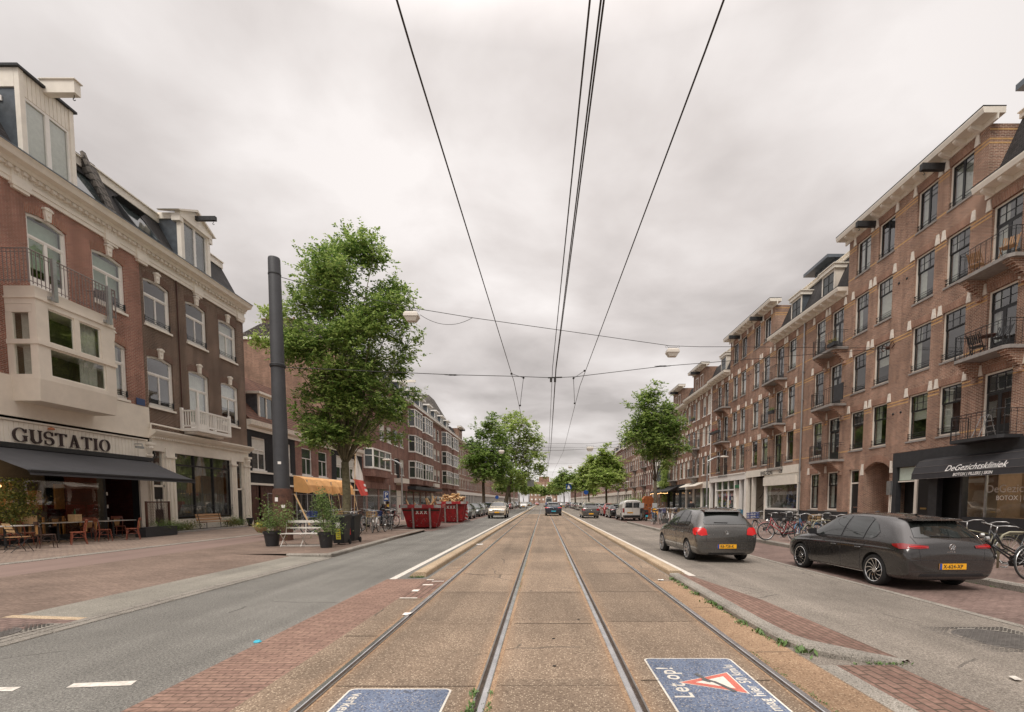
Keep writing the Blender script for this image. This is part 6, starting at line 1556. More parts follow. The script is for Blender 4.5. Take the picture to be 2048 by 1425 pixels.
def car_body(stations,wheels,wr,mat,arch=1.08):
  mb = MB(); rows = []
  for y,pts in stations:
    p2,p3,p4 = pts[2],pts[3],pts[4]; e = .012 if abs(y) < 1.9 else .006
    L_ = lambda a,b,t: a+(b-a)*t
    pts = pts[:3]+[(L_(p2[0],p3[0],.62)-e*.3,L_(p2[1],p3[1],.42)),(p3[0]-e*.4,p3[1]),(L_(p3[0],p4[0],.52)+e*1.5,L_(p3[1],p4[1],.56)),(L_(p3[0],p4[0],.62)+e*1.2,L_(p3[1],p4[1],.64)),(L_(p3[0],p4[0],.75)-e*.3,L_(p3[1],p4[1],.74)),p4]+pts[5:]
    half = [(x,y,z) for x,z in pts]; full = half+[(-x,y,z) for x,y_,z in reversed(half[1:-1])] if False else half+[(-p[0],y,p[2]) for p in reversed(half[1:-1])]
    rows.append(full)
  n = len(rows[0]); vs = [p for r in rows for p in r]
  fs = [(i*n+j,i*n+(j+1)%n,(i+1)*n+(j+1)%n,(i+1)*n+j) for i in range(len(rows)-1) for j in range(n)]
  # end caps as rings of quads to the centre line
  for base,flip in ((0,True),((len(rows)-1)*n,False)):
    h = n//2
    for j in range(h):
      a,b = base+j,base+j+1; c,d = base+(n-j-1)%n if j+1 <= h else 0,base+(n-j)%n
      q = [a,b,c,d]; q2 = []
      for v in q:
        if v not in q2: q2.append(v)
      if len(q2) > 2: fs.append(tuple(q2 if flip else q2[::-1]))
  mb.add(vs,fs); o = mb.build('body',mat)
  m = o.modifiers.new('s','SUBSURF'); m.levels = 2; m.render_levels = 2
  dg = bpy.context.evaluated_depsgraph_get(); me = bpy.data.meshes.new_from_object(o.evaluated_get(dg)); full = me.copy()
  bm = bmesh.new(); bm.from_mesh(full); tree = BVHTree.FromBMesh(bm); bm.free()
  o.modifiers.clear(); o.data = me
  cm = MB()
  for yw in wheels:
    for s in (-1,1): cm.lathe([(0,s*.50),(wr*arch,s*.50),(wr*arch,s*1.2),(0,s*1.2)],(0,yw,wr+.015),40,'x')
  cut = cm.build('cut',M_rubber)
  b = o.modifiers.new('b','BOOLEAN'); b.operation = 'DIFFERENCE'; b.object = cut; b.solver = 'EXACT'
  try: b.material_mode = 'TRANSFER'
  except Exception: pass
  dg = bpy.context.evaluated_depsgraph_get(); me2 = bpy.data.meshes.new_from_object(o.evaluated_get(dg)); o.modifiers.clear(); o.data = me2
  me2.materials.clear(); me2.materials.append(mat); me2.materials.append(M_rubber)
  for p in me2.polygons:
    p.use_smooth = True; c = p.center
    ins = any(abs((Vector((0,c.y-yw,c.z-wr-.015))).length) < wr*arch-.004+.006 and abs(c.x) < .93 for yw in wheels)
    radial = any(abs(math.hypot(c.y-yw,c.z-wr-.015)-wr*arch) < .006 for yw in wheels)
    flatin = abs(abs(c.x)-.50) < .004
    p.material_index = 1 if (radial or flatin) and ins else 0
    if p.material_index: p.use_smooth = False
  try: me2.set_sharp_from_angle(angle=R(40))
  except Exception: pass
  bpy.data.objects.remove(cut); o.name = 'body'
  return o,tree
class Skin:
  def __init__(s,tree): s.t = tree
  def hit(s,axis,a,b):
    if axis == 'r': o,d = Vector((3,a,b)),Vector((-1,0,0))
    elif axis == 'l': o,d = Vector((-3,a,b)),Vector((1,0,0))
    elif axis == 'back': o,d = Vector((a,-4,b)),Vector((0,1,0))
    elif axis == 'front': o,d = Vector((a,4,b)),Vector((0,-1,0))
    else: o,d = Vector((a,b,4)),Vector((0,0,-1))
    h = s.t.ray_cast(o,d)
    return (h[0],h[1],d) if h[0] is not None else (None,None,d)
  def patch(s,name,polys,axis,mat,parent,off=.006,step=.07,smooth=True):
    bm = bmesh.new()
    for poly in polys:
      if axis == 'l': poly = poly[::-1]
      if axis in 'rl': vs = [bm.verts.new((0,p[0],p[1])) for p in poly]
      elif axis in ('back','front'): vs = [bm.verts.new((p[0],0,p[1])) for p in poly]
      else: vs = [bm.verts.new((p[0],p[1],0)) for p in poly]
      bm.faces.new(vs)
    ax = {'r':(1,2),'l':(1,2),'back':(0,2),'front':(0,2),'top':(0,1)}[axis]
    for k in ax:
      lo = min(v.co[k] for v in bm.verts); hi = max(v.co[k] for v in bm.verts); nrm = [0,0,0]; nrm[k] = 1; c = lo+step
      while c < hi-.01:
        p = [0,0,0]; p[k] = c; g = bm.verts[:]+bm.edges[:]+bm.faces[:]
        bmesh.ops.bisect_plane(bm,geom=g,plane_co=p,plane_no=nrm); c += step
    bmesh.ops.triangulate(bm,faces=[f for f in bm.faces if len(f.verts) > 4])
    bad = []
    for v in bm.verts:
      h,n,d = s.hit(axis,v.co[ax[0]],v.co[ax[1]])
      if h is None: bad.append(v); continue
      if n.dot(d) > 0: n = -n
      v.co = h+(n-d)*.5*off*1.3
    bmesh.ops.delete(bm,geom=bad,context='VERTS')
    me = bpy.data.meshes.new(name); bm.to_mesh(me); bm.free(); me.materials.append(mat)
    # make normals face outwards
    if len(me.polygons):
      _,_,d = s.hit(axis,0,.6) if axis != 'top' else s.hit(axis,0,0)
      if sum(p.normal.dot(d)*p.area for p in me.polygons) > 0: me.flip_normals()
    for p in me.polygons: p.use_smooth = smooth
    o = bpy.data.objects.new(name,me); COL.objects.link(o); o.parent = parent; return o
  def seam(s,mb,pts,axis,r=.0045,step=.06,off=.0):
    out = []
    for a,b in zip(pts[:-1],pts[1:]):
      L = math.hypot(b[0]-a[0],b[1]-a[1]); n = max(1,int(L/step))
      for i in range(n+(1 if b is pts[-1] else 0)):
        h,nn,d = s.hit(axis,a[0]+(b[0]-a[0])*i/n,a[1]+(b[1]-a[1])*i/n)
        if h is not None: out.append(h-d*off)
    if len(out) > 1: mb.tube(out,r,5)
def wheel_parts(parent,x,y,wr,side,style,w=.205):
  mb = MB(); s = side; h = w/2
  mb.lathe([(wr*.73,-h*.9),(wr*.84,-h),(wr*.95,-h*.9),(wr,-h*.6),(wr,h*.6),(wr*.95,h*.9),(wr*.84,h),(wr*.73,h*.9)],(0,0,0),36,'x',caps=False)
  t = mb.build('wheel',M_rubber,parent,(x,y,wr),smooth=True)
  mb = MB(); e = s*h
  mb.lathe([(wr*.745,e*.95),(wr*.73,e*1.0),(wr*.69,e*.92),(wr*.67,e*.4)],(0,0,0),36,'x',caps=False)
  def spoke(a0,a1,wd0,wd1,bend=0):
    n = 5; pts = []
    for i in range(n+1):
      r = wr*(.14+.56*i/n); a = a0+(a1-a0)*(i/n)**1.2; wd = (wd0+(wd1-wd0)*i/n)
      pts.append((r,a,wd,e*(.70+.20*sin(pi*i/n*.6))))
    for p,q in zip(pts[:-1],pts[1:]):
      def V(p,k,dx): a = p[1]+k*p[2]/p[0]/2; return (p[3]+dx,p[0]*cos(a),p[0]*sin(a))
      mb.add([V(p,-1,0),V(p,1,0),V(q,1,0),V(q,-1,0),V(p,-1,-s*.03),V(p,1,-s*.03),V(q,1,-s*.03),V(q,-1,-s*.03)],[(0,1,2,3),(0,4,5,1),(1,5,6,2),(2,6,7,3),(3,7,4,0)])
  if style == 'swirl':
    for k in range(11): spoke(2*pi*k/11,2*pi*k/11+.50*s,.016,.022)
  elif style == 'cover':
    for k in range(7): spoke(2*pi*k/7,2*pi*k/7+.03,.045,.075)
  else:
    for k in range(5): spoke(2*pi*k/5,2*pi*k/5,.045,.06)
  mb.lathe([(wr*.17,e*.6),(wr*.17,e*.80),(wr*.12,e*.84),(0,e*.84)],(0,0,0),16,'x')
  mb.build('rim',M_chrome if style == 'swirl' else MATS['alloy'],t)
  mb = MB(); mb.lathe([(0,e*.30),(wr*.69,e*.30)],(0,0,0),24,'x'); mb.build('brake',M_trim,t)
  return t
pmat('alloy',(.45,.45,.46),.35,metal=.85)
def plate(parent,y,z,txt,front=False,mat=None,x=0,w=.52,tilt=0):
  s = 1 if front else -1
  mb = MB(); mb.box(-w/2,w/2,-.006,.006,-.055,.055); o = mb.build('number_plate',mat or M_orange,parent,(x,y,z),(0,0,pi if front else 0))
  mb = MB(); mb.box(-w/2,-w/2+.045,-.009,-.005,-.055,.055); mb.build('euro_band',M_blueeu,o)
  if txt:
    text_obj('lettering',txt,M_signblack,o,Matrix.Translation((-w/2+.075,-.009,-.031)) @ Matrix.Rotation(pi/2,4,'X') @ Matrix.Diagonal((.88,1,1,1)),size=.095,bold=.0025,space=1.12)
  return o
def badge(parent,y,z,r=.055,kind='vw',front=False):
  mb = MB(); s = -1 if not front else 1
  mb.tube([(r*cos(R(a)),y,z+r*sin(R(a))) for a in range(0,360,18)],.006,5,closed=True)
  if kind == 'vw':
    k = r*.86
    for pts in ([(-.52,.78),(-.0,.02),(.52,.78)],[(-.92,.25),(-.42,-.80),(0,-.12),(.42,-.80),(.92,.25)]):
      mb.tube([(p[0]*k,y,z+p[1]*k) for p in pts],.0055,5)
  return mb.build('badge',M_chrome,parent)
def make_car(name,kind,mat,label,group=None,cat='car',plate_txt='',lit=False,rim='five',detail=True,plate_mat=None,front_txt=''):
  root = thing(name,label,cat,(0,0,0),0,group)
  ST,wh,wr,W = {'golf':(HATCH,(-1.28,1.35),.325,.90),'polo':(POLO,(-1.17,1.30),.305,.85),'suv':(SUV,(-1.25,1.40),.36,.905),'van':(VAN,(-1.35,1.40),.325,.92)}[kind]
  body,tr = car_body(ST,wh,wr,mat); body.parent = root; S = Skin(tr)
  for yw in wh:
    for s in (-1,1): wheel_parts(root,s*(W-.115),yw,wr,s,rim)
  G_ = {}
  if kind == 'golf':
    sw = [[(.86,.945),(.32,1.335),(.06,1.38),(-.20,1.39),(-.20,.95)],[(-.27,.95),(-.27,1.39),(-.78,1.375),(-.92,1.34),(-.92,.955)],[(-.965,.96),(-.965,1.325),(-1.12,1.26),(-1.30,1.10),(-1.26,1.0),(-1.16,.965)]]
    rg = [[(-.62,1.03),(.62,1.03),(.58,1.13),(.50,1.315),(.30,1.335),(-.30,1.335),(-.50,1.315),(-.58,1.13)]]
    fg = [[(-.66,1.09),(.66,1.09),(.55,1.38),(.3,1.415),(-.3,1.415),(-.55,1.38)]]
    tl = [(.45,.885),(.62,.905),(.80,.905),(.86,.88),(.84,.84),(.62,.83),(.46,.84)]; tls = [(-2.12,.90),(-1.95,.925),(-1.74,.90),(-1.78,.865),(-1.95,.82),(-2.12,.825)]
  elif kind == 'polo':
    sw = [[(.82,.97),(.30,1.34),(.06,1.385),(-.20,1.40),(-.20,.96)],[(-.26,.96),(-.26,1.40),(-.78,1.385),(-.90,1.32),(-.90,.965)],[(-.94,.965),(-.94,1.30),(-1.08,1.29),(-1.26,1.08),(-1.22,1.0),(-1.1,.97)]]
    rg = [[(-.58,1.05),(.58,1.05),(.60,1.12),(.50,1.34),(.30,1.365),(-.30,1.365),(-.50,1.34),(-.60,1.12)]]
    fg = [[(-.62,1.10),(.62,1.10),(.53,1.38),(.3,1.41),(-.3,1.41),(-.53,1.38)]]
    tl = [(.54,.77),(.56,.91),(.62,.965),(.80,.95),(.80,.79),(.70,.75)]; tls = [(-1.95,.95),(-1.80,.97),(-1.66,.93),(-1.70,.84),(-1.80,.78),(-1.95,.76)]
  elif kind == 'suv':
    sw = [[(.80,1.12),(.30,1.46),(.06,1.54),(-.22,1.55),(-.22,1.11)],[(-.28,1.11),(-.28,1.55),(-.90,1.54),(-1.02,1.12)],[(-1.08,1.14),(-1.0,1.52),(-1.40,1.48),(-1.5,1.20)]]
    rg = [[(-.60,1.22),(.60,1.22),(.52,1.50),(-.52,1.50)]]; fg = [[(-.70,1.19),(.70,1.19),(.57,1.50),(.3,1.55),(-.3,1.55),(-.57,1.50)]]
    tl = [(.60,.86),(.62,1.10),(.80,1.08),(.84,.88)]; tls = [(-2.1,1.08),(-1.9,1.10),(-1.9,.9),(-2.1,.88)]
  else:
    sw = [[(1.02,1.14),(.62,1.52),(.30,1.60),(.10,1.60),(.10,1.12)]]
    rg = [[(-.66,1.15),(-.04,1.15),(-.04,1.60),(-.62,1.60)],[(.04,1.15),(.66,1.15),(.62,1.60),(.04,1.60)]]; fg = [[(-.70,1.25),(.70,1.25),(.62,1.60),(.3,1.66),(-.3,1.66),(-.62,1.60)]]
    tl = [(.72,.72),(.72,1.12),(.86,1.10),(.87,.74)]; tls = [(-2.12,1.1),(-2.0,1.1),(-2.0,.74),(-2.12,.74)]
  S.patch('window_surround',[[(p[0]+(p[0]-sum(q[0] for q in w)/len(w))*.06,p[1]+(p[1]-sum(q[1] for q in w)/len(w))*.09) for p in w] for w in sw[:2]],'l',M_trim,root,.003)
  S.patch('window_surround',[[(p[0]+(p[0]-sum(q[0] for q in w)/len(w))*.06,p[1]+(p[1]-sum(q[1] for q in w)/len(w))*.09) for p in w] for w in sw[:2]],'r',M_trim,root,.003)
  for w in sw:
    for ax in 'lr': S.patch('side_window',[w],ax,M_cglass,root,.007)
  S.patch('rear_window',rg,'back',M_cglass,root,.008); S.patch('windscreen',fg,'front',M_cglass,root,.008)
  mir = lambda p: [(-x,z) for x,z in p][::-1]
  lm = M_brakelight if lit else M_taillight
  if kind == 'golf':
    for sg in (-1,1): S.patch('tail_light_bar',[[(sg*.50,.868),(sg*.79,.878),(sg*.79,.866),(sg*.50,.856)][::sg]],'back',M_brakelight,root,.016,.05)
  for poly in (tl,mir(tl)): S.patch('tail_light',[poly],'back',lm,root,.010,.05)
  for ax in 'lr': S.patch('tail_light',[tls],ax,lm,root,.010,.05)
  zmax = ST[5][1][7][1]
  # headlights and grille
  hz = {'golf':.66,'polo':.66,'suv':.80,'van':.76}[kind]; yf = ST[-1][0]
  hl = [(.40,hz-.03),(.70,hz-.05),(.74,hz+.06),(.44,hz+.045)]
  for poly in (hl,mir(hl)): S.patch('headlight',[poly],'front',M_headlight,root,.012,.05)
  S.patch('grille',[[(-.40,hz-.03),(.40,hz-.03),(.42,hz+.035),(-.42,hz+.035)]],'front',M_trim,root,.008)
  lo = ST[-1][1][0][1]
  S.patch('lower_grille',[[(-.52,lo+.02),(.52,lo+.02),(.46,lo+.17),(-.46,lo+.17)]],'front',M_trim,root,.008)
  if kind in ('suv','van'):
    bz = .52 if kind == 'suv' else .50
    S.patch('bumper',[[(-.84,.30),(.84,.30),(.84,bz),(-.84,bz)]],'back',M_trim,root,.010)
    S.patch('bumper',[[(-.70,.34),(.70,.34),(.72,bz),(-.72,bz)]],'front',M_trim,root,.006)
    for ax in 'lr': S.patch('sill_trim',[[(-.85,.30),(.95,.30),(.95,.46),(-.85,.46)]],ax,M_trim,root,.008)
    if kind == 'suv':
      for yw in wh:
        for s in (-1,1):
          mb = MB(); S2 = []
          for a in range(0,181,12):
            h,n,d = S.hit('r' if s > 0 else 'l',yw+(wr*1.08+.03)*cos(R(a)),wr+.015+(wr*1.08+.03)*sin(R(a)))
            if h is not None: S2.append(h)
          if len(S2) > 2: mb.tube(S2,.035,6); mb.build('wheel_arch_trim',M_trim,root,smooth=True)
      for s in (-1,1):
        mb = MB(); mb.tube([(s*.60,-1.5,1.60),(s*.60,-1.2,1.67),(s*.60,0,1.68),(s*.60,.3,1.60)],.018,6); mb.build('roof_rail',M_trim,root)
  else:
    S.patch('rear_diffuser',[[(-.70,.25),(.70,.25),(.60,.36),(-.60,.36)]] if kind == 'golf' else [[(-.55,.24),(.55,.24),(.5,.29),(-.5,.29)]],'back',M_trim,root,.006)
    for ax in 'lr':
      mb = MB(); S.seam(mb,[(-.95,.245),(1.0,.245)],ax,.008); mb.build('sill_strip',M_chrome if kind == 'golf' else mat,root)
  # seams
  mb = MB(); zb = ST[3][1][4][1]
  sx = .02
  for ax in 'lr':
    S.seam(mb,[(-.235,zb+.02),(-.235,.28)],ax); S.seam(mb,[(.93,zb-.0),(.95,.60),(.86,.30)],ax)
    if kind != 'van': S.seam(mb,[(-1.02,zb),(-.98,.72),(-.88,.60),(-.86,.30)],ax)
    else: S.seam(mb,[(-1.2,1.6),(-1.2,.35)],ax); S.seam(mb,[(.05,1.6),(.05,.30)],ax)
    S.seam(mb,[(.92,.255),(-.84,.255)],ax)
  rz0 = {'golf':.62,'polo':.60,'suv':.66,'van':.52}[kind]; rw = {'golf':.66,'polo':.60,'suv':.66,'van':.74}[kind]; top = {'golf':1.05,'polo':1.0,'suv':1.1,'van':1.6}[kind]
  S.seam(mb,[(-rw,top),(-rw+.04,rz0),(rw-.04,rz0),(rw,top)],'back',.005)
  if kind in ('golf','polo'):
    S.seam(mb,[(-.88,.60),(-rw+.04,rz0)],'back',.005); S.seam(mb,[(.88,.60),(rw-.04,rz0)],'back',.005); S.seam(mb,[(-.80,.40),(.80,.40)],'back',.004)
  if kind == 'van': S.seam(mb,[(0,1.68),(0,.5)],'back',.006)
  S.seam(mb,[(-.66,hz+.10),(.66,hz+.10)],'front',.005)
  mb.build('panel_gap',M_trim,root)
  # handles, mirrors
  for s,ax in ((1,'r'),(-1,'l')):
    for yy in ((-.02,-.83) if kind != 'van' else (.2,-.9)):
      h,n,d = S.hit(ax,yy,zb-.14)
      if h is not None:
        mb = MB(); mb.tube([(h.x-s*.005,yy-.09,h.z),(h.x+s*.022,yy-.06,h.z+.004),(h.x+s*.022,yy+.06,h.z+.004),(h.x-s*.005,yy+.09,h.z)],.014,6); mb.build('door_handle',mat,root,smooth=True)
    mb = MB(); xm = W+.06; ym = .74; zm_ = zb+.10; mb.mi = 0
    mb.tube([(s*(W-.07),ym,zm_-.06),(s*(xm-.02),ym+.01,zm_-.03)],.025,6)
    mb.add([(s*(xm-.09),ym-.06,zm_-.06),(s*(xm+.09),ym-.05,zm_-.06),(s*(xm+.12),ym-.05,zm_+.07),(s*(xm-.08),ym-.06,zm_+.09),(s*(xm-.07),ym+.10,zm_-.04),(s*(xm+.06),ym+.08,zm_-.03),(s*(xm+.08),ym+.08,zm_+.04),(s*(xm-.06),ym+.10,zm_+.05)],[(0,1,2,3),(4,5,6,7),(0,1,5,4),(1,2,6,5),(2,3,7,6),(3,0,4,7)])
    mb.build('door_mirror',M_trim if kind != 'polo' else mat,root)
  yb = ST[0][0]
  pz = {'golf':.50,'polo':.46,'suv':.80,'van':.72}[kind]
  h,n,d = S.hit('back',0,pz); plate(root,h.y-.012,pz,plate_txt,mat=plate_mat,x=(-.25 if kind == 'van' else 0))
  h,n,d = S.hit('front',0,hz-.17 if kind != 'suv' else .60); plate(root,h.y+.02,h.z,front_txt,True,mat=plate_mat)
  if kind in ('golf','polo'):
    h,n,d = S.hit('back',0,.86 if kind == 'golf' else .83)
    if detail: badge(root,h.y-.012,h.z,.058)
    # spoiler lip over the rear window, aerial, wiper
    yy = ST[4][0]; zz = ST[4][1][7][1]
    mb = MB(); mb.prism([(yy+.30,zz+.030),(yy-.06,zz+.012),(yy-.12,zz-.015),(yy-.08,zz-.03),(yy+.05,zz-.04)],'x',-.50,.50); mb.build('spoiler',mat,root)
    mb = MB(); mb.prism([(yy+.45,zz+.075),(yy+.36,zz+.085),(yy+.34,zz+.12),(yy+.37,zz+.12)],'x',-.02,.02); mb.build('aerial_fin',mat,root)
    mb = MB(); hh = [S.hit('back',x,ST[2][1][7][1]+.055+.02*abs(x-.1)) for x in (.05,-.08,-.2,-.32)] ; mb.tube([p[0]+Vector((0,-.022,0)) for p in hh if p[0] is not None],.009,5); mb.build('wiper',M_trim,root)
  return root
M_cglass = M_carglass
M_grey1 = paint('dark_grey_metallic',(.050,.047,.046)); M_grey2 = paint('mid_grey_metallic',(.10,.095,.088),.6,.24)
M_pblack = paint('black_car_paint',(.010,.010,.012)); M_pnavy = paint('navy_car_paint',(.012,.020,.035)); M_pblue = paint('blue_car_paint',(.015,.06,.22))
M_pbeige = paint('beige_car_paint',(.52,.45,.35),.3); M_pwhite = paint('white_car_paint',(.70,.68,.64),0,.35); M_psilver = paint('silver_car_paint',(.38,.38,.38),.6); M_pred = paint('red_car_paint',(.30,.02,.02),.2); M_pgreen = paint('grey_green_car_paint',(.10,.115,.11),.4)
golf = make_car('parked_car','golf',M_grey1,'dark grey hatchback parked at the right, yellow plate reading X-624-XP',cat='car',plate_txt='X-624-XP',rim='swirl')
def heading(o,x,y,z,rz): o.location = (x,y,z); o.rotation_euler = (0,0,rz)
heading(golf,7.60,11.18,-.075,R(2.4))
polo = make_car('car','polo',M_grey2,'mid grey hatchback driving away with lit brake lights, plate reading RB-728-K',cat='car',plate_txt='RB-728-K',lit=True,rim='cover')
heading(polo,4.88,15.0,-.03,R(2.4))
for c,s,z,x in ((golf,'GOLF',.745,-.11),(polo,'POLO',.745,-.52)):
  text_obj('lettering',s,M_chrome,c,Matrix.Translation((x,(-2.14 if c is golf else -1.955),z)) @ Matrix.Rotation(pi/2,4,'X'),size=.055,space=1.3,ext=.004)
van = make_car('delivery_van','van',M_pwhite,'white panel van parked at the right beside the scooter and bicycles',cat='van',plate_txt='VX-902-B')
heading(van,7.75,44.2,-.06,0)
taxi = make_car('taxi','golf',M_pnavy,'dark blue taxi with pale blue plate driving away on the tram tracks',cat='car',plate_txt='',plate_mat=M_plateblue,lit=True)
heading(taxi,1.13,57.2,0,0); taxi.scale = (1.05,1.08,1.06)
suv = make_car('car','suv',M_pbeige,'beige sport utility car driving towards the camera in the left lane',cat='car',front_txt='')
heading(suv,-4.45,48.0,0,pi)
astra = make_car('car','polo',M_grey2,'grey hatchback driving away in the right lane, left of the parked black cars',cat='car')
heading(astra,4.62,49.2,-.03,0)
blk = make_car('parked_car','golf',M_pblack,'black hatchback parked right in front of the white van','cars parked along the right side','car'); heading(blk,7.55,50.4,-.06,0)
gry = make_car('parked_car','golf',M_pgreen,'grey hatchback facing the camera, parked behind the second red skip','cars parked along the left side','car'); heading(gry,-7.55,46.0,0,pi)
blu = make_car('parked_car','golf',M_pblue,'bright blue hatchback facing the camera, parked left of the beige car','cars parked along the left side','car'); heading(blu,-7.35,63.5,0,pi)
whi = make_car('parked_car','polo',M_pwhite,'white hatchback parked in the row at the right, first white one behind the black cars','cars parked along the right side','car'); heading(whi,7.2,92,-.06,0)
sil = make_car('parked_car','polo',M_psilver,'silver hatchback facing the camera, parked beyond the blue car','cars parked along the left side','car'); heading(sil,-7.6,72,0,pi)
red = make_car('parked_car','polo',M_pred,'dark red hatchback parked ahead of the black hatchback at the right','cars parked along the right side','car'); heading(red,7.6,56.6,-.06,0)
tt = {k: tree_of(o) for k,o in dict(blk=blk,gry=gry,blu=blu,whi=whi,sil=sil,red=red,suv=suv,van=van).items()}
rowsR = [('gry',62,'grey hatchback, third parked car in front of the white van'),('sil',68,'silver hatchback, fourth parked car in front of the white van'),('blk',74,'black hatchback parked level with the second right hand tree'),('blk',80,'black hatchback parked just beyond the second right hand tree'),('suv',86,'beige sport utility car parked nose to tail before the white hatchback'),
 ('gry',98,'grey hatchback parked just beyond the white hatchback at the right'),('blk',105,'black car in the distant right row beside the gantry post'),('sil',111,'silver car in the distant right row beyond the gantry post'),('whi',118,'small white car in the distant right row'),('blu',125,'small blue car in the distant right row'),('blk',133,'small black car in the distant right row'),('gry',141,'small grey car in the distant right row'),('red',150,'small red car in the distant right row'),('sil',160,'last silver car of the right row')]
for k,y,lab in rowsR: place(tt[k],(7.5+rnd.uniform(-.12,.12),y,-.06),R(rnd.uniform(-1.5,1.5)),lab,'cars parked along the right side')
rowsL = [('gry',52.5,'grey green hatchback facing the camera, second car behind the red skips'),('sil',57.6,'silver hatchback between the grey green car and the blue car at the left'),('whi',80,'white hatchback facing the camera in the left row under the dark tree'),('blk',86,'black hatchback facing the camera in the left row under the dark tree'),('sil',93,'silver hatchback in the left row behind the beige car'),('red',100,'red hatchback in the left row behind the beige car'),('blk',107,'black car in the distant left row'),('whi',115,'white car in the distant left row'),('gry',123,'grey car in the distant left row'),('sil',132,'silver car in the distant left row'),('blk',141,'last black car of the left row')]
for k,y,lab in rowsL: place(tt[k],(-7.55+rnd.uniform(-.15,.15),y,0),pi+R(rnd.uniform(-1.5,1.5)),lab,'cars parked along the left side')
for k,x,y,rz,lab in (('whi',-4.6,112,pi,'white car with daylight running lights coming towards the camera far down the left lane'),('blk',1.25,66,0,'black car right ahead of the dark blue taxi on the tracks'),('red',-2.6,190,pi,'far red car coming along the tracks'),('sil',4.8,120,0,'far silver car driving away in the right lane'),('whi',2.0,165,0,'far white car on the tracks'),('red',4.6,150,0,'far red car driving away in the right lane'),('gry',-4.7,160,pi,'far grey car coming along the left lane'),('blk',2.2,210,0,'farthest black car on the tracks')):
  place(tt[k],(x,y,-.03 if x > 3 else 0),rz,lab,'moving cars far down the street')
# ------------------------------------------------ bicycles (x forward, z up)
M_tyre = pmat('bicycle_tyre',(.03,.03,.03),.8); M_alu = pmat('bicycle_alloy',(.5,.5,.49),.35,metal=.8); M_leather = pmat('black_saddle',(.015,.014,.013),.55)
M_bcols = {'black': pmat('bike_black',(.015,.015,.016),.35,coat=.5),'red': pmat('bike_red',(.30,.03,.035),.35,coat=.5),'olive': pmat('bike_olive',(.16,.15,.09),.4,coat=.3),'grey': pmat('bike_grey',(.20,.21,.22),.4),'blue': pmat('bike_blue',(.05,.12,.22),.4),'white': pmat('bike_white',(.6,.58,.55),.4),'cream': pmat('bike_cream',(.5,.46,.38),.4)}
M_crateblue = pmat('blue_crate_plastic',(.03,.06,.22),.5); M_wicker = pmat('wicker_basket',(.30,.20,.10),.8,noise=.4,nscale=40)
def torus(mb,cx,cz,r,t,n=30,m=6): mb.tube([(cx+r*cos(2*pi*k/n),0,cz+r*sin(2*pi*k/n)) for k in range(n)],t,m,closed=True)
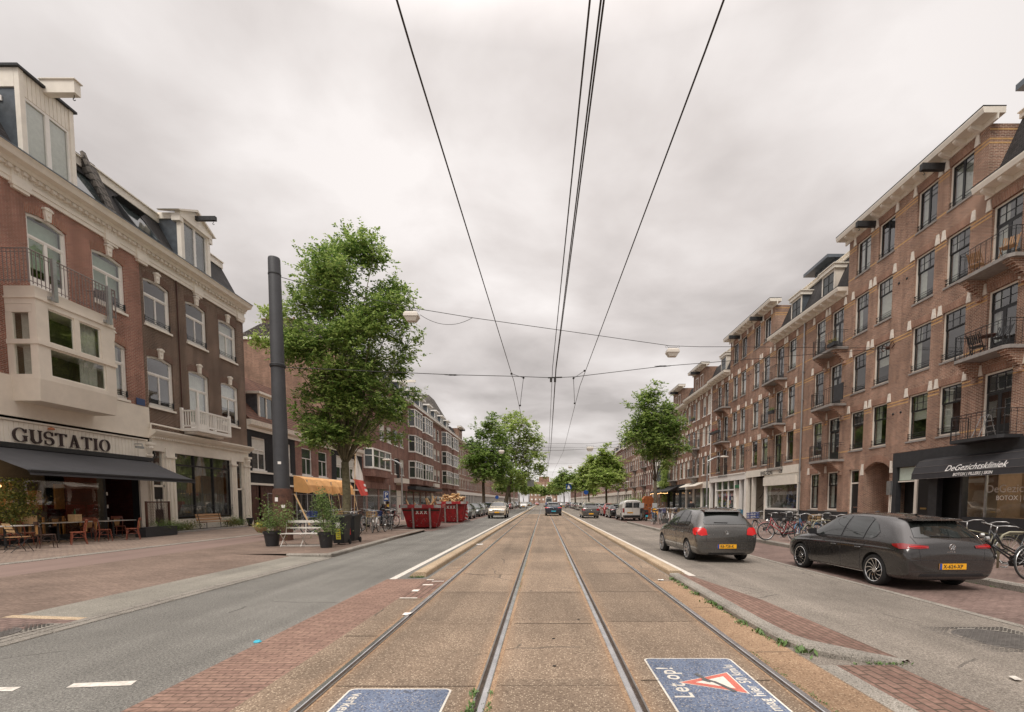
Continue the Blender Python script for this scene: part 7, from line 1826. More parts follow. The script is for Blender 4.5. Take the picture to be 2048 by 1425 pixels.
def make_bike(col,label,group,step=True,crate=None,fat=False,low=False,steer=.35,name='bicycle'):
  b = thing(name,label,'bicycle',(0,0,0),0,group); mc = M_bcols[col]; r = .335; wb = .56; n = 18 if low else 30
  for s,nm in ((-1,'rear_wheel'),(1,'front_wheel')):
    rot = (0,0,steer if s > 0 else 0)
    mb = MB(); torus(mb,0,0,r,.032 if fat else .019,n,6); w = mb.build(nm,M_tyre,b,(s*wb,0,r+.02),rot,smooth=True)
    mb = MB(); torus(mb,0,0,r-.027,.012,n,4); mb.tube([(0,-.05,0),(0,.05,0)],.018,6); mb.build('rim',M_alu,w)
    mb = MB()
    for k in range(8 if low else 18):
      a = 2*pi*k/(8 if low else 18); d = .02*(1 if k % 2 else -1)
      mb.tube([(.015*cos(a+1.2),d,.015*sin(a+1.2)),((r-.03)*cos(a),0,(r-.03)*sin(a))],.0022,3,caps=False)
    mb.build('spokes',M_alu,w)
  z = r+.02
  mb = MB(); R0 = (-wb,0,z); BBk = (-.08,0,.28); ST_ = (-.25,0,.78); HT = (.38,0,.92); HB = (.42,0,.66)
  tt_ = .017
  for s in (-1,1): mb.tube([(-wb,s*.05,z),(-.12,s*.04,.28)],.010,5); mb.tube([(-wb,s*.05,z),(-.24,s*.03,.70)],.009,5)
  mb.tube([BBk,ST_],tt_,6); mb.tube([HB,BBk],.02,6); mb.tube([HT,HB],.021,6)
  if step: mb.tube([HT,(.2,0,.62),(-.14,0,.42)],tt_,6)
  else: mb.tube([(HT[0],0,.87),(-.235,0,.74)],tt_,6)
  mb.build('frame',mc,b,smooth=True)
  mb = MB(); cx,sx = cos(steer),sin(steer)
  for s in (-1,1): mb.tube([(.43,s*.035,.66),(.49,s*.055*cx,.5),(wb-s*.055*sx,s*.055*cx,z)],.010,5)
  mb.build('fork',mc,b)
  mb = MB()
  for s,c in ((-1,-wb),(1,wb)):
    pts = []
    for k in range(9):
      a = R(20+ (150 if s < 0 else 120)*k/8) if s < 0 else R(30+110*k/8); pts.append((c+(r+.045)*cos(a)*(cx if s > 0 else 1),(r+.045)*cos(a)*(sx if s > 0 else 0),z+(r+.045)*sin(a)))
    for p,q in zip(pts[:-1],pts[1:]): mb.quad((p[0],p[1]-.028,p[2]-.008),(p[0],p[1],p[2]+.006),(q[0],q[1],q[2]+.006),(q[0],q[1]-.028,q[2]-.008)); mb.quad((p[0],p[1]+.028,p[2]-.008),(p[0],p[1],p[2]+.006),(q[0],q[1],q[2]+.006),(q[0],q[1]+.028,q[2]-.008))
  mb.build('mudguard',mc,b,recalc=False)
  mb = MB(); mb.tube([(.38,0,.90),(.36,0,1.06)],.013,6); H0 = Vector((.40,0,1.08))
  def hb(x,y,zz): return (.36+x*cx-y*sx,x*sx+y*cx,zz)
  mb.tube([hb(-.22,-.30,1.03),hb(-.06,-.29,1.10),hb(.06,-.18,1.10),hb(.05,0,1.06),hb(.06,.18,1.10),hb(-.06,.29,1.10),hb(-.22,.30,1.03)],.0115,6); h = mb.build('handlebar',M_alu,b,smooth=True)
  mb = MB();
  for s in (-1,1): mb.tube([hb(-.24,s*.302,1.025),hb(-.12,s*.295,1.07)],.017,6)
  mb.build('grip',M_leather,h)
  mb = MB(); mb.tube([(-.25,0,.76),(-.29,0,.92)],.012,6)
  mb.add([(-.43,-.10,.95),(-.43,.10,.95),(-.30,.075,.935),(-.14,.02,.95),(-.14,-.02,.95),(-.30,-.075,.935),(-.43,-.09,.91),(-.43,.09,.91),(-.30,.05,.90),(-.15,.012,.93),(-.15,-.012,.93),(-.30,-.05,.90)],[(0,5,4,3,2,1),(6,7,8,9,10,11),(0,1,7,6),(1,2,8,7),(2,3,9,8),(3,4,10,9),(4,5,11,10),(5,0,6,11)]); mb.build('saddle',M_leather,b)
  mb = MB()
  for s in (-.06,0,.06): mb.tube([(-.85,s,.76),(-.36,s,.76)],.006,4)
  for s in (-1,1): mb.tube([(-.78,s*.065,.76),(-wb,s*.06,z)],.006,4); mb.tube([(-.45,s*.065,.76),(-wb,s*.06,z)],.006,4)
  mb.tube([(-.85,-.07,.76),(-.85,.07,.76)],.007,4); mb.build('carrier',mc if col != 'white' else M_alu,b)
  mb = MB(); mb.prism([(-.60,.31),(-.62,.40),(-.10,.37),(.02,.30),(-.02,.20),(-.12,.19),(-.5,.29)],'y',-.075,-.05); mb.build('chain_case',M_leather,b)
  mb = MB(); mb.lathe([(.0,-.04),(.03,-.04),(.03,0),(0,.0)],(BBk[0],.0,BBk[2]),8,'y'); mb.tube([(-.08,-.09,.28),(.02,-.10,.15)],.009,5); mb.tube([(-.08,.09,.28),(-.18,.10,.41)],.009,5); mb.box(-.03,.07,-.19,-.11,.14,.165); mb.box(-.23,-.13,.11,.19,.40,.425); mb.build('crank',M_alu,b)
  mb = MB(); mb.tube([(-.22,.06,.26),(-.30,.17,.01)],.009,5); mb.build('kickstand',M_alu,b)
  mb = MB(); mb.lathe([(0,.07),(.045,.06),(.05,0),(0,-.03)],(.50,0,.80),10,'x'); mb.build('headlamp',M_alu,b)
  if crate:
    mb = MB(); x0,x1,y0,y1,z0,z1 = {'front':(.50,.84,-.22,.22,.80,1.04),'rear':(-.86,-.42,-.19,.19,.78,1.02)}[crate[0]]
    for zz in (z0,(z0+z1)/2,z1):
      for a_,b_ in (((x0,y0),(x1,y0)),((x1,y0),(x1,y1)),((x1,y1),(x0,y1)),((x0,y1),(x0,y0))): mb.tube([(a_[0],a_[1],zz),(b_[0],b_[1],zz)],.012,4)
    for k in range(6):
      t = k/5
      for (xa,ya_) in ((x0+(x1-x0)*t,y0),(x0+(x1-x0)*t,y1),(x0,y0+(y1-y0)*t),(x1,y0+(y1-y0)*t)): mb.tube([(xa,ya_,z0),(xa,ya_,z1)],.010,4)
    mb.box(x0,x1,y0,y1,z0-.01,z0+.005); mb.build('crate' if crate[1] != 'wicker' else 'basket',{'blue':M_crateblue,'wicker':M_wicker,'black':M_leather}[crate[1]],b)
  return b
GRB = 'bicycles parked near the camera at the right'; GLB = 'bicycles parked around the left street tree'; GMB = 'bicycles crowded before the shops at the right'
bk = {}
protos = [('black','black roadster bicycle with its front wheel right behind the grey parked car',True,None,False),('red','red step through bicycle parked alone left of the grey parked car',True,None,False),('grey','silver grey bicycle carrying a blue plastic crate, behind the grey car with lit brake lights',True,('front','blue'),False),('olive','olive green bicycle locked to a steel rack right behind the red bicycle',False,None,False),('white','pale bicycle in the crowd between the white van and the lamp post',True,('front','wicker'),False),('blue','dark blue bicycle locked beside the olive one',True,None,False)]
for c,lab,stp,cr,fat in protos:
  bk[c] = make_bike(c,lab,GRB,stp,cr,fat)
BT = {k: tree_of(v) for k,v in bk.items()}
def bset(o,x,y,z,rz,lean=0): o.location = (x,y,z); o.rotation_euler = (lean,0,rz)
Zp = .075
q = G(1567,1083,Zp); bset(bk['red'],q[0]+.05,q[1]+.3,Zp,R(160),R(6))
q = G(1515,1072,Zp); bset(bk['grey'],10.35,22.6,Zp,R(203),R(5))
bset(bk['olive'],10.25,18.0,Zp,R(195),R(-6)); bset(bk['blue'],10.15,18.5,Zp,R(205),R(5))
bset(bk['black'],9.85,10.15,Zp,R(172),R(-7)); bset(bk['white'],8.8,34.5,Zp,R(80),R(5))
def bike(c,x,y,rz,lean,lab,grp,z=Zp):
  o = place(BT[c],(x,y,z),R(rz),lab,grp); o.rotation_euler = (R(lean),0,R(rz)); return o
bike('black',10.15,9.35,168,8,'black bicycle cut by the right edge of the photo, in front of the leaning roadster',GRB)
bike('black',10.6,10.9,160,4,'black bicycle at the right edge, nearest the clinic window',GRB)
bike('olive',11.0,12.0,175,6,'olive bicycle behind the black roadsters at the right edge',GRB)
bike('black',10.6,13.4,170,-5,'black bicycle hidden behind the rear window of the grey parked car',GRB)
bike('black',10.7,17.0,190,5,'black bicycle behind the front of the grey parked car',GRB)
bike('white',11.4,19.0,170,5,'white bicycle behind the olive one near the brick wall',GRB)
bike('black',11.6,22.9,20,-6,'black bicycle beside the one with the blue crate',GRB)
bike('black',11.0,21.2,200,5,'grey wheeled black bicycle between the blue crate and the red bicycle',GRB)
k = 0
for (x,y) in [(7.6+.0,33.2),(8.2,33.6),(8.8,33.1),(9.3,33.9),(9.9,33.3),(10.5,33.8),(11.1,33.4),(11.7,34.0),(12.3,33.5),(9.0,36.0),(9.7,36.4),(10.3,36.1),(11.6,36.3),(12.3,36.6),(13.0,33.8),(13.6,34.2),(8.3,36.5),(13.3,36.5)]:
  c = ['black','grey','white','black','red','black','olive','blue','black'][k % 9]
  row = 'front' if y < 35 else 'back'
  bike(c,x,y,78+rnd.uniform(-14,14),rnd.uniform(-8,8),'%s bicycle in the %s row before the shops, %s from the scooter' % ({'grey':'grey','white':'pale'}.get(c,c),row,['first','second','third','fourth','fifth','sixth','seventh','eighth','ninth','tenth','eleventh'][(k if y < 35 and k < 9 else k-9 if k < 14 else k-5 if k < 16 else 5) % 11]),GMB); k += 1
k = 0
for (x,y,rz) in [(-8.65,21.6,100),(-8.9,23.3,-70),(-8.35,24.0,-80),(-8.1,25.2,95),(-9.3,25.6,85),(-8.6,27.0,-75),(-10.0,27.2,85),(-9.3,28.2,95),(-10.6,29.0,-80),(-9.4,30.2,-60),(-10.9,24.2,20),(-11.5,22.4,10),(-12.0,23.6,40),(-11.0,26.6,100),(-11.9,28.0,90),(-12.2,30.5,80),(-10.0,31.8,95)]:
  c = ['black','red','white','black','grey','black','olive','black'][k % 8]
  w = ['right beside the black wheelie bins','first behind the bins','second behind the bins','third behind the bins','in the middle of the clump by the tree','behind the middle of the clump','left in the clump','under the parking sign','deep in the clump left of the parking sign','leaning right beside the parking sign post','between the tree and the bench','behind the white bench','behind the thick pole','at the back of the clump near the fence','second at the back near the fence','farthest back near the hanging flag','alone just left of the first red skip'][k]
  bike(c,x,y,rz+rnd.uniform(-8,8),rnd.uniform(-8,8),'%s bicycle %s' % ({'grey':'grey','white':'pale'}.get(c,c),w),GLB,.1); k += 1
# bicycle stands (bent steel hoops)
def hoop(x,y,rz,lab,z,g,mat=M_alu):
  mb = MB(); mb.tube([(-.45,0,0),(-.45,0,.62),(-.38,0,.78),(-.25,0,.85),(.25,0,.85),(.38,0,.78),(.45,0,.62),(.45,0,0)],.024,8); mb.tube([(-.45,0,.35),(.45,0,.35)],.018,6)
  o = mb.build('bicycle_stand',mat,None,(x,y,z),(0,0,R(rz)),smooth=True); tag(o,lab,'bicycle stand',g)
M_olive = pmat('olive_steel',(.30,.28,.20),.5,metal=.3)
for x,y,rz,lab,z in ((10.6,18.3,190,'steel bicycle stand behind the red bicycle',Zp),(10.9,16.4,190,'steel bicycle stand behind the parked grey car bonnet',Zp),(11.2,11.3,170,'steel bicycle stand among the bicycles at the right edge',Zp),(-9.7,27.7,90,'steel bicycle stand below the parking sign',.1),(-9.0,25.0,90,'steel bicycle stand in the bicycle clump behind the bins',.1),(9.1,34.3,85,'steel bicycle stand in the crowd before the shops, nearer the scooter',Zp),(11.0,34.6,85,'steel bicycle stand in the crowd before the shops, nearer the lamp post',Zp)):
  hoop(x,y,rz,lab,z,'bicycle stands',M_olive)
# covered cargo bicycle behind the grey car
cb = thing('cargo_bicycle','cargo bicycle with a black covered box, behind the parked grey car','cargo bicycle',(11.1,15.6,Zp),R(188))
M_tarp = pmat('black_tarpaulin',(.02,.02,.022),.5,noise=.2,bump=.4,bscale=9)
mb = MB(); mb.add([(.15,-.32,.35),(1.25,-.28,.35),(1.25,.28,.35),(.15,.32,.35),(.05,-.36,.95),(1.45,-.33,.80),(1.45,.33,.80),(.05,.36,.95),(.35,0,1.28)],[(0,1,2,3),(0,1,5,4),(1,2,6,5),(2,3,7,6),(3,0,4,7),(4,5,8),(5,6,8),(6,7,8),(7,4,8)]); mb.build('covered_box',M_tarp,cb)
for x in (-.95,1.65):
  mb = MB(); torus(mb,0,0,.27 if x > 0 else .33,.022,24,6); w = mb.build('wheel',M_tyre,cb,(x,0,.29 if x > 0 else .35)); mb = MB(); torus(mb,0,0,.24 if x > 0 else .30,.012,20,4); mb.build('rim',M_alu,w)
mb = MB(); mb.tube([(-.95,0,.35),(-.35,0,.30),(.2,0,.32),(1.3,0,.3),(1.65,0,.29)],.022,6); mb.tube([(-.35,0,.3),(-.55,0,.85)],.018,6); mb.tube([(-.95,0,.35),(-.5,0,.7)],.012,6); mb.tube([(.0,0,.3),(-.1,0,1.05)],.02,6); mb.build('frame',M_bcols['black'],cb)
mb = MB(); mb.tube([(-.35,-.33,1.02),(-.15,-.3,1.10),(-.1,0,1.05),(-.15,.3,1.10),(-.35,.33,1.02)],.013,6); mb.build('handlebar',M_alu,cb)
mb = MB(); mb.prism([(-.72,.90),(-.42,.88),(-.40,.93),(-.72,.96)],'y',-.08,.08); mb.build('saddle',M_leather,cb)
# motor scooter beside the van
def scooter(x,y,rz,col,lab,z):
  s = thing('motor_scooter',lab,'scooter',(x,y,z),R(rz),'motor scooters by the white van')
  for xx in (-.62,.62):
    mb = MB(); torus(mb,0,0,.20,.055,20,8); w = mb.build('wheel',M_tyre,s,(xx,0,.255),smooth=True); mb = MB(); mb.lathe([(.13,-.04),(.15,0),(.13,.04)],(0,0,0),14,'y'); mb.build('rim',M_alu,w)
  mb = MB(); mb.prism([(-.85,.55),(-.80,.78),(-.45,.80),(-.12,.74),(-.05,.36),(.25,.34),(.40,.60),(.46,.98),(.52,.98),(.55,.55),(.48,.30),(.2,.24),(-.15,.24),(-.5,.35)],'y',-.15,.15); mb.build('body',col,s)
  mb = MB(); mb.prism([(-.80,.79),(-.82,.87),(-.45,.90),(-.08,.84),(-.08,.76),(-.45,.81)],'y',-.13,.13); mb.build('seat',M_leather,s)
  mb = MB(); mb.tube([(.50,-.32,1.05),(.52,0,1.0),(.50,.32,1.05)],.018,6); mb.tube([(.52,0,1.0),(.60,0,.3)],.03,6); mb.build('handlebar',M_trim,s)
  mb = MB(); mb.grid([[(.60-.06*k/3,-.2+.1*j,1.05+.38*k/3) for j in range(5)] for k in range(4)]); mb.build('windshield',MATS['scooter_screen'],s)
  mb = MB(); mb.box(-.90,-.80,-.09,.09,.35,.48); mb.build('number_plate',M_plateblue,s)
  mb = MB(); mb.box(-.87,-.82,-.1,.1,.60,.68); mb.build('tail_light',M_taillight,s)
  for sy in (-1,1):
    mb = MB(); mb.tube([(.5,sy*.24,1.04),(.5,sy*.34,1.22)],.008,5); mb.lathe([(0,-.01),(.06,-.005),(.06,.005),(0,.01)],(.5,sy*.36,1.27),10,'x'); mb.build('mirror',M_trim,s)
  return s
glm = pmat('scooter_screen',(.5,.52,.52),.1)
scooter(8.05,38.9,95,M_bcols['black'],'black motor scooter with blue plate right beside the white van',Zp)
scooter(8.9,38.6,80,M_orange,'orange and black motor scooter behind the black one',Zp)
# ------------------------------------------------ terrace furniture
M_redwood = pmat('reddish_varnished_wood',(.24,.065,.035),.4,noise=.3,nscale=14); M_darkwood = pmat('dark_bentwood',(.055,.028,.02),.4,noise=.3,nscale=14)
M_marble = pmat('pale_table_top',(.52,.49,.45),.3,noise=.08)
def make_chair(col,lab):
  c = thing('bistro_chair',lab,'chair',(0,0,0),0,'bentwood chairs on the restaurant terrace')
  mb = MB(); mb.lathe([(.0,.455),(.19,.455),(.205,.445),(.205,.43),(.17,.42),(0,.42)],(0,0,0),18); mb.build('seat',col,c)
  for s in (-1,1):
    mb = MB(); mb.tube([(s*.15,-.15,.43),(s*.165,-.17,.2),(s*.18,-.19,0)],[.018,.016,.012],6); mb.build('leg',col,c)
    mb = MB(); mb.tube([(s*.16,.23,0),(s*.155,.185,.25),(s*.17,.175,.45),(s*.20,.21,.70),(s*.19,.245,.86)],[.012,.016,.019,.017,.014],6); mb.build('rear_leg',col,c)
    mb = MB(); mb.tube([(s*.165,-.17,.22),(s*.14,-.12,.34),(s*.12,.0,.41),(s*.14,.12,.34),(s*.155,.19,.22)],.009,5); mb.build('side_brace',col,c)
  mb = MB(); n = 8; mb.grid([[(-.20+.40*k/n,.245+.03*sin(pi*k/n)+.012*j,z) for z in (.76,.86)] for j in (0,) for k in range(n+1)]); mb.grid([[(-.20+.40*k/n,.260+.03*sin(pi*k/n),z) for z in (.76,.86)] for k in range(n+1)]); mb.tube([(-.20+.40*k/n,.252+.03*sin(pi*k/n),.865) for k in range(n+1)],.012,6); mb.build('top_rail',col,c)
  mb = MB(); mb.prism([(-.07,.46),(.07,.46),(.11,.76),(-.11,.76)],'y',.225,.24); mb.build('splat',M_panelwood,c)
  mb = MB(); mb.tube([(.155*cos(a),.155*sin(a),.25) for a in [2*pi*k/16 for k in range(16)]],.008,5,closed=True); mb.build('ring_stretcher',col,c)
  return c
c1 = make_chair(M_redwood,'red varnished bentwood chair nearest the dark doorway'); c2 = make_chair(M_darkwood,'dark bentwood chair before the middle table')
T1,T2 = tree_of(c1),tree_of(c2)
def gp(px,py): return G(px,py,.11)
def setc(o,px,py,rz): q = gp(px,py); o.location = (q[0],q[1],.12); o.rotation_euler = (0,0,R(rz))
setc(c1,266,1080,-55); setc(c2,96,1097,150)
for T_,px,py,rz,lab in ((T1,209,1083,150,'red bentwood chair with golden splat, seen from behind, second from the doorway'),(T1,157,1090,-40,'red bentwood chair with golden splat, third from the doorway'),(T1,60,1092,160,'red bentwood chair half hidden behind the folding chair at the left edge'),(T2,190,1068,20,'dark bentwood chair on the wall side of the table by the doorway'),(T2,128,1072,20,'dark bentwood chair on the wall side of the middle table'),(T2,222,1066,10,'dark bentwood chair against the restaurant window near the doorway'),(T2,85,1073,0,'dark bentwood chair under the restaurant window, left of the middle table'),(T1,240,1073,60,'red bentwood chair turned away beside the table nearest the doorway'),(T1,176,1078,-120,'red bentwood chair between the middle table and the window'),(T2,150,1075,-20,'dark bentwood chair tucked between the two long tables'),(T2,110,1074,35,'dark bentwood chair pushed under the back of the middle table'),(T1,18,1096,80,'red bentwood chair by the table at the left edge'),(T2,30,1080,-30,'dark bentwood chair at the left edge by the vine')):
  q = gp(px,py); place(T_,(q[0],q[1],.12),R(rz),lab)
def table(px,py,w,lab,rz=0):
  q = gp(px,py); t = thing('terrace_table',lab,'table',(q[0],q[1],.12),R(rz),'tables on the restaurant terrace')
  mb = MB(); mb.box(-w/2,w/2,-.33,.33,.725,.75); mb.build('table_top',M_marble,t)
  mb = MB(); mb.tube([(0,0,.72),(0,0,.10)],[.03,.035],8)
  mb.build('column',M_iron,t)
  for k in range(4):
    a = R(45+90*k); mb = MB(); mb.tube([(0,0,.14),(.16*cos(a),.16*sin(a),.10),(.32*cos(a),.30*sin(a),.015)],[.022,.018,.014],6); mb.build('foot',M_iron,t)
  return t
table(228,1078,1.5,'long pale topped table nearest the dark doorway',90); table(118,1086,1.5,'long pale topped table in the middle of the terrace',90); table(12,1100,1.3,'pale topped table cut by the left edge of the photo',90); table(170,1082,.9,'small table between the two red chairs',90)
q = gp(38,1105); f = thing('folding_chair','slatted folding garden chair with thin black frame at the left edge','chair',(q[0],q[1],.12),R(160))
mb = MB()
for s in (-1,1): mb.tube([(s*.21,-.25,0),(s*.20,.22,.88)],.010,5); mb.tube([(s*.19,.26,0),(s*.19,-.2,.45)],.010,5)
mb.build('frame',M_iron,f)
for k in range(5):
  mb = MB(); mb.box(-.21,.21,-.20+.085*k,-.135+.085*k,.445,.462); mb.build('seat_slat',M_wood,f)
for k in range(3):
  mb = MB(); mb.prism([(.135+.045*k,.60+.10*k),(.15+.045*k,.60+.10*k),(.175+.045*k,.67+.10*k),(.160+.045*k,.67+.10*k)],'x',-.21,.21); mb.build('back_slat',M_woodpale,f)
for px,py,lab in ((56,1078,'tan paper box standing on the restaurant ledge'),(148,1070,'wooden crate with napkins on the restaurant ledge')):
  X_,Y_ = -17.9,onX(px,1000,-17.9)[0]
  mb = MB(); mb.prism([(X_-.13,Y_-.15),(X_+.13,Y_-.13),(X_+.12,Y_+.15),(X_-.13,Y_+.13)],'z',.87,1.15); o = mb.build('box',M_woodpale,None); tag(o,lab,'box','boxes on the terrace tables')
  mb = MB(); mb.lathe([(.03,0),(.035,.12),(.015,.16),(.012,.22)],(X_,Y_,1.15),8); mb.build('bottle',pmat('green_bottle_%d' % px,(.02,.08,.03),.1),o)
# timber bench before the brown shopfront
def slat_bench(x,y,rz,lab,L=1.7,mat=M_wood,z=.1):
  b = thing('bench',lab,'bench',(x,y,z),R(rz))
  for k in range(4): mb = MB(); mb.box(-L/2,L/2,-.40+.11*k,-.31+.11*k,.42,.45); mb.build('seat_slat',mat,b)
  for k in range(3): mb = MB(); mb.prism([(.05+.03*k,.50+.13*k),(.075+.03*k,.50+.13*k),(.10+.03*k,.60+.13*k),(.075+.03*k,.60+.13*k)],'x',-L/2,L/2); mb.build('back_slat',mat,b)
  for s in (-1,1): mb = MB(); mb.tube([(s*L*.42,.0,0),(s*L*.42,.02,.42),(s*L*.42,.14,.88)],.02,6); mb.tube([(s*L*.42,-.36,0),(s*L*.42,-.36,.42),(s*L*.42,.0,.42)],.02,6); mb.build('bench_frame',M_iron,b)
  return b
yb_ = (onX(396,1050,-18.4)[0]+onX(446,1050,-18.4)[0])/2
slat_bench(-18.4,yb_,90,'brown slatted bench in front of the dark shop window',2.0)
# low stone edge with planting at the brown house
mb = MB(); ya,yb = onX(356,1060,-17.8)[0],onX(492,1050,-17.8)[0]
mb.prism([(-17.85,0),(-17.85,.2),(-17.65,.2),(-17.65,0)],'y',ya,yb); mb.prism([(ya,-17.65),(ya,-18.9),(ya-.15,-18.9),(ya-.15,-17.65)] and [(-17.65,0),(-18.9,0),(-18.9,.2),(-17.65,.2)],'y',ya-.16,ya-.005); tag(mb.build('planting_border',M_greystone),'low stone edged bed along the foot of the brown house','planting bed')
M_soil = pmat('soil',(.05,.035,.025),.95,noise=.4,nscale=20)
mb = MB(); mb.quad((-19,ya,.16),(-17.85,ya,.16),(-17.85,yb,.16),(-19,yb,.16)); tag(mb.build('flower_bed',M_soil),kind='structure')
# ------------------------------------------------ leaves
def leafmat(name,a,b,tr=.45):
  m = bpy.data.materials.new(name); m.use_nodes = True; t = m.node_tree; p = t.nodes['Principled BSDF']; o = [n for n in t.nodes if n.type == 'OUTPUT_MATERIAL'][0]; MATS[name] = m
  c = N(t,'ShaderNodeTexCoord'); n = N(t,'ShaderNodeTexNoise',{'Vector': c.outputs['Object'],'Scale': .55,'Detail': 3.0}); w = N(t,'ShaderNodeTexWhiteNoise',{'Vector': c.outputs['Object']})
  gi = N(t,'ShaderNodeNewGeometry'); mm = N(t,'ShaderNodeMath',{0: n.outputs['Fac'],1: gi.outputs['Random Per Island']},operation='ADD'); m2 = N(t,'ShaderNodeMath',{0: mm.outputs[0],1: .5},operation='MULTIPLY')
  col = ramp(t,m2.outputs[0],[(.32,a),(.68,b)]); t.links.new(col,p.inputs['Base Color']); p.inputs['Roughness'].default_value = .5; p.inputs['Specular IOR Level'].default_value = .35
  tl = N(t,'ShaderNodeBsdfTranslucent',{'Color': col}); mx = N(t,'ShaderNodeMixShader',{0: tr,1: p.outputs[0],2: tl.outputs[0]}); t.links.new(mx.outputs[0],o.inputs[0]); return m
M_leafA = leafmat('elm_leaf',(.11,.20,.045),(.42,.53,.16)); M_leafB = leafmat('pale_leaf',(.24,.35,.07),(.54,.63,.22)); M_leafC = leafmat('dark_leaf',(.13,.23,.05),(.36,.48,.13)); M_shrub = leafmat('shrub_leaf',(.10,.17,.045),(.28,.36,.13)); M_vine = leafmat('vine_leaf',(.07,.10,.02),(.28,.25,.06))
M_bark = pmat('grey_brown_bark',(.12,.095,.065),.95,noise=.5,nscale=7,bump=.8,bscale=18); M_barkL = pmat('olive_bark',(.17,.15,.09),.95,noise=.45,nscale=9,bump=.8,bscale=20)
def add_leaf(vs,fs,p,d,up,l,w):
  side = d.cross(up)
  if side.length < 1e-5: side = d.orthogonal()
  side.normalize(); o = len(vs); q = p+d*l
  vs += [p,p+d*(l*.45)+side*w,q,p+d*(l*.45)-side*w]; fs.append((o,o+1,o+2,o+3))
def make_tree(label,loc,H,trunk_h,trunk_r,blobs,leafmat_,nleaf,lsize,bark=M_bark,seed=1,lean=(0,0),cat='tree',group='street trees',name='street_tree',spray=9,fork=None,bright=None):
  """blobs: list of (x,y,z,rx,ry,rz) in metres from the trunk foot that the twigs fill"""
  r = random.Random(seed); t = thing(name,label,cat,loc,0,group); mb = MB(); tips = []
  top = Vector((lean[0],lean[1],trunk_h)); mb.tube([(0,0,-.05),(lean[0]*.15,lean[1]*.15,trunk_h*.12),(lean[0]*.5+.05,lean[1]*.5,trunk_h*.5),top],[trunk_r*1.25,trunk_r,trunk_r*.88,trunk_r*.8],12)
  vol = [b[3]*b[4]*b[5] for b in blobs]; tot = sum(vol); twigs = []
  for b,v in zip(blobs,vol):
    c = Vector(b[:3]); mid = top.lerp(c,.5)+Vector((r.uniform(-.3,.3),r.uniform(-.3,.3),r.uniform(0,.5)))
    br = max(.03,trunk_r*.27*(v/max(vol))**.3); mb.tube([top-Vector((0,0,.2)),top.lerp(mid,.5)+Vector((0,0,.15)),mid,c],[br,br*.8,br*.6,br*.35],7)
    nt_ = max(12,int(nleaf/spray*v/tot)); sub = []
    for k in range(max(6,nt_//16)):
      a,ph = r.uniform(0,2*pi),r.uniform(-1,1); rr_ = r.uniform(.25,.88)
      p = c+Vector((b[3]*rr_*cos(a)*sqrt(1-ph*ph),b[4]*rr_*sin(a)*sqrt(1-ph*ph),b[5]*rr_*ph)); sub.append(p)
      m_ = c.lerp(p,.5)+Vector((r.uniform(-.2,.2),r.uniform(-.2,.2),r.uniform(-.1,.3))); mb.tube([c,m_,p],[br*.33,br*.2,.012],4,caps=False)
    for k in range(nt_):
      s0 = r.choice(sub); d = Vector((r.gauss(0,1),r.gauss(0,1),r.gauss(.1,.75))); d.normalize()
      # twigs grow outwards, mostly level, from the sub branches
      out_ = (s0-c);
      if out_.length > .01: d = (d+out_.normalized()*.7).normalized()
      L = r.uniform(.35,1.0)*(.4+.16*(b[3]+b[5])/2); p0 = s0+Vector((r.gauss(0,b[3]*.26),r.gauss(0,b[4]*.26),r.gauss(0,b[5]*.22))); twigs.append((p0,d,L))
  tk = mb.build('trunk',bark,t,smooth=True)
  vs,fs = [],[]; up = Vector((0,0,1))
  for p0,d,L in twigs:
    for j in range(spray):
      f = (j+r.random())/spray; p = p0+d*(L*f)+Vector((0,0,-.10*L*f*f)); s = 1 if j % 2 else -1
      sd_ = d.cross(up)
      if sd_.length < .05: sd_ = Vector((1,0,0))
      sd_.normalize(); ld = (d*.6+sd_*s*r.uniform(.5,1.1)+Vector((0,0,r.uniform(-.5,.25)))).normalized(); l = lsize*r.uniform(.6,1.25)
      n_ = Vector((r.gauss(0,.35),r.gauss(0,.35),1)).normalized(); add_leaf(vs,fs,p,ld,n_,l,l*.33)
  me = bpy.data.meshes.new('crown'); me.from_pydata([tuple(v) for v in vs],[],fs); me.materials.append(leafmat_)
  cr = bpy.data.objects.new('crown',me); COL.objects.link(cr); cr.parent = t
  return t
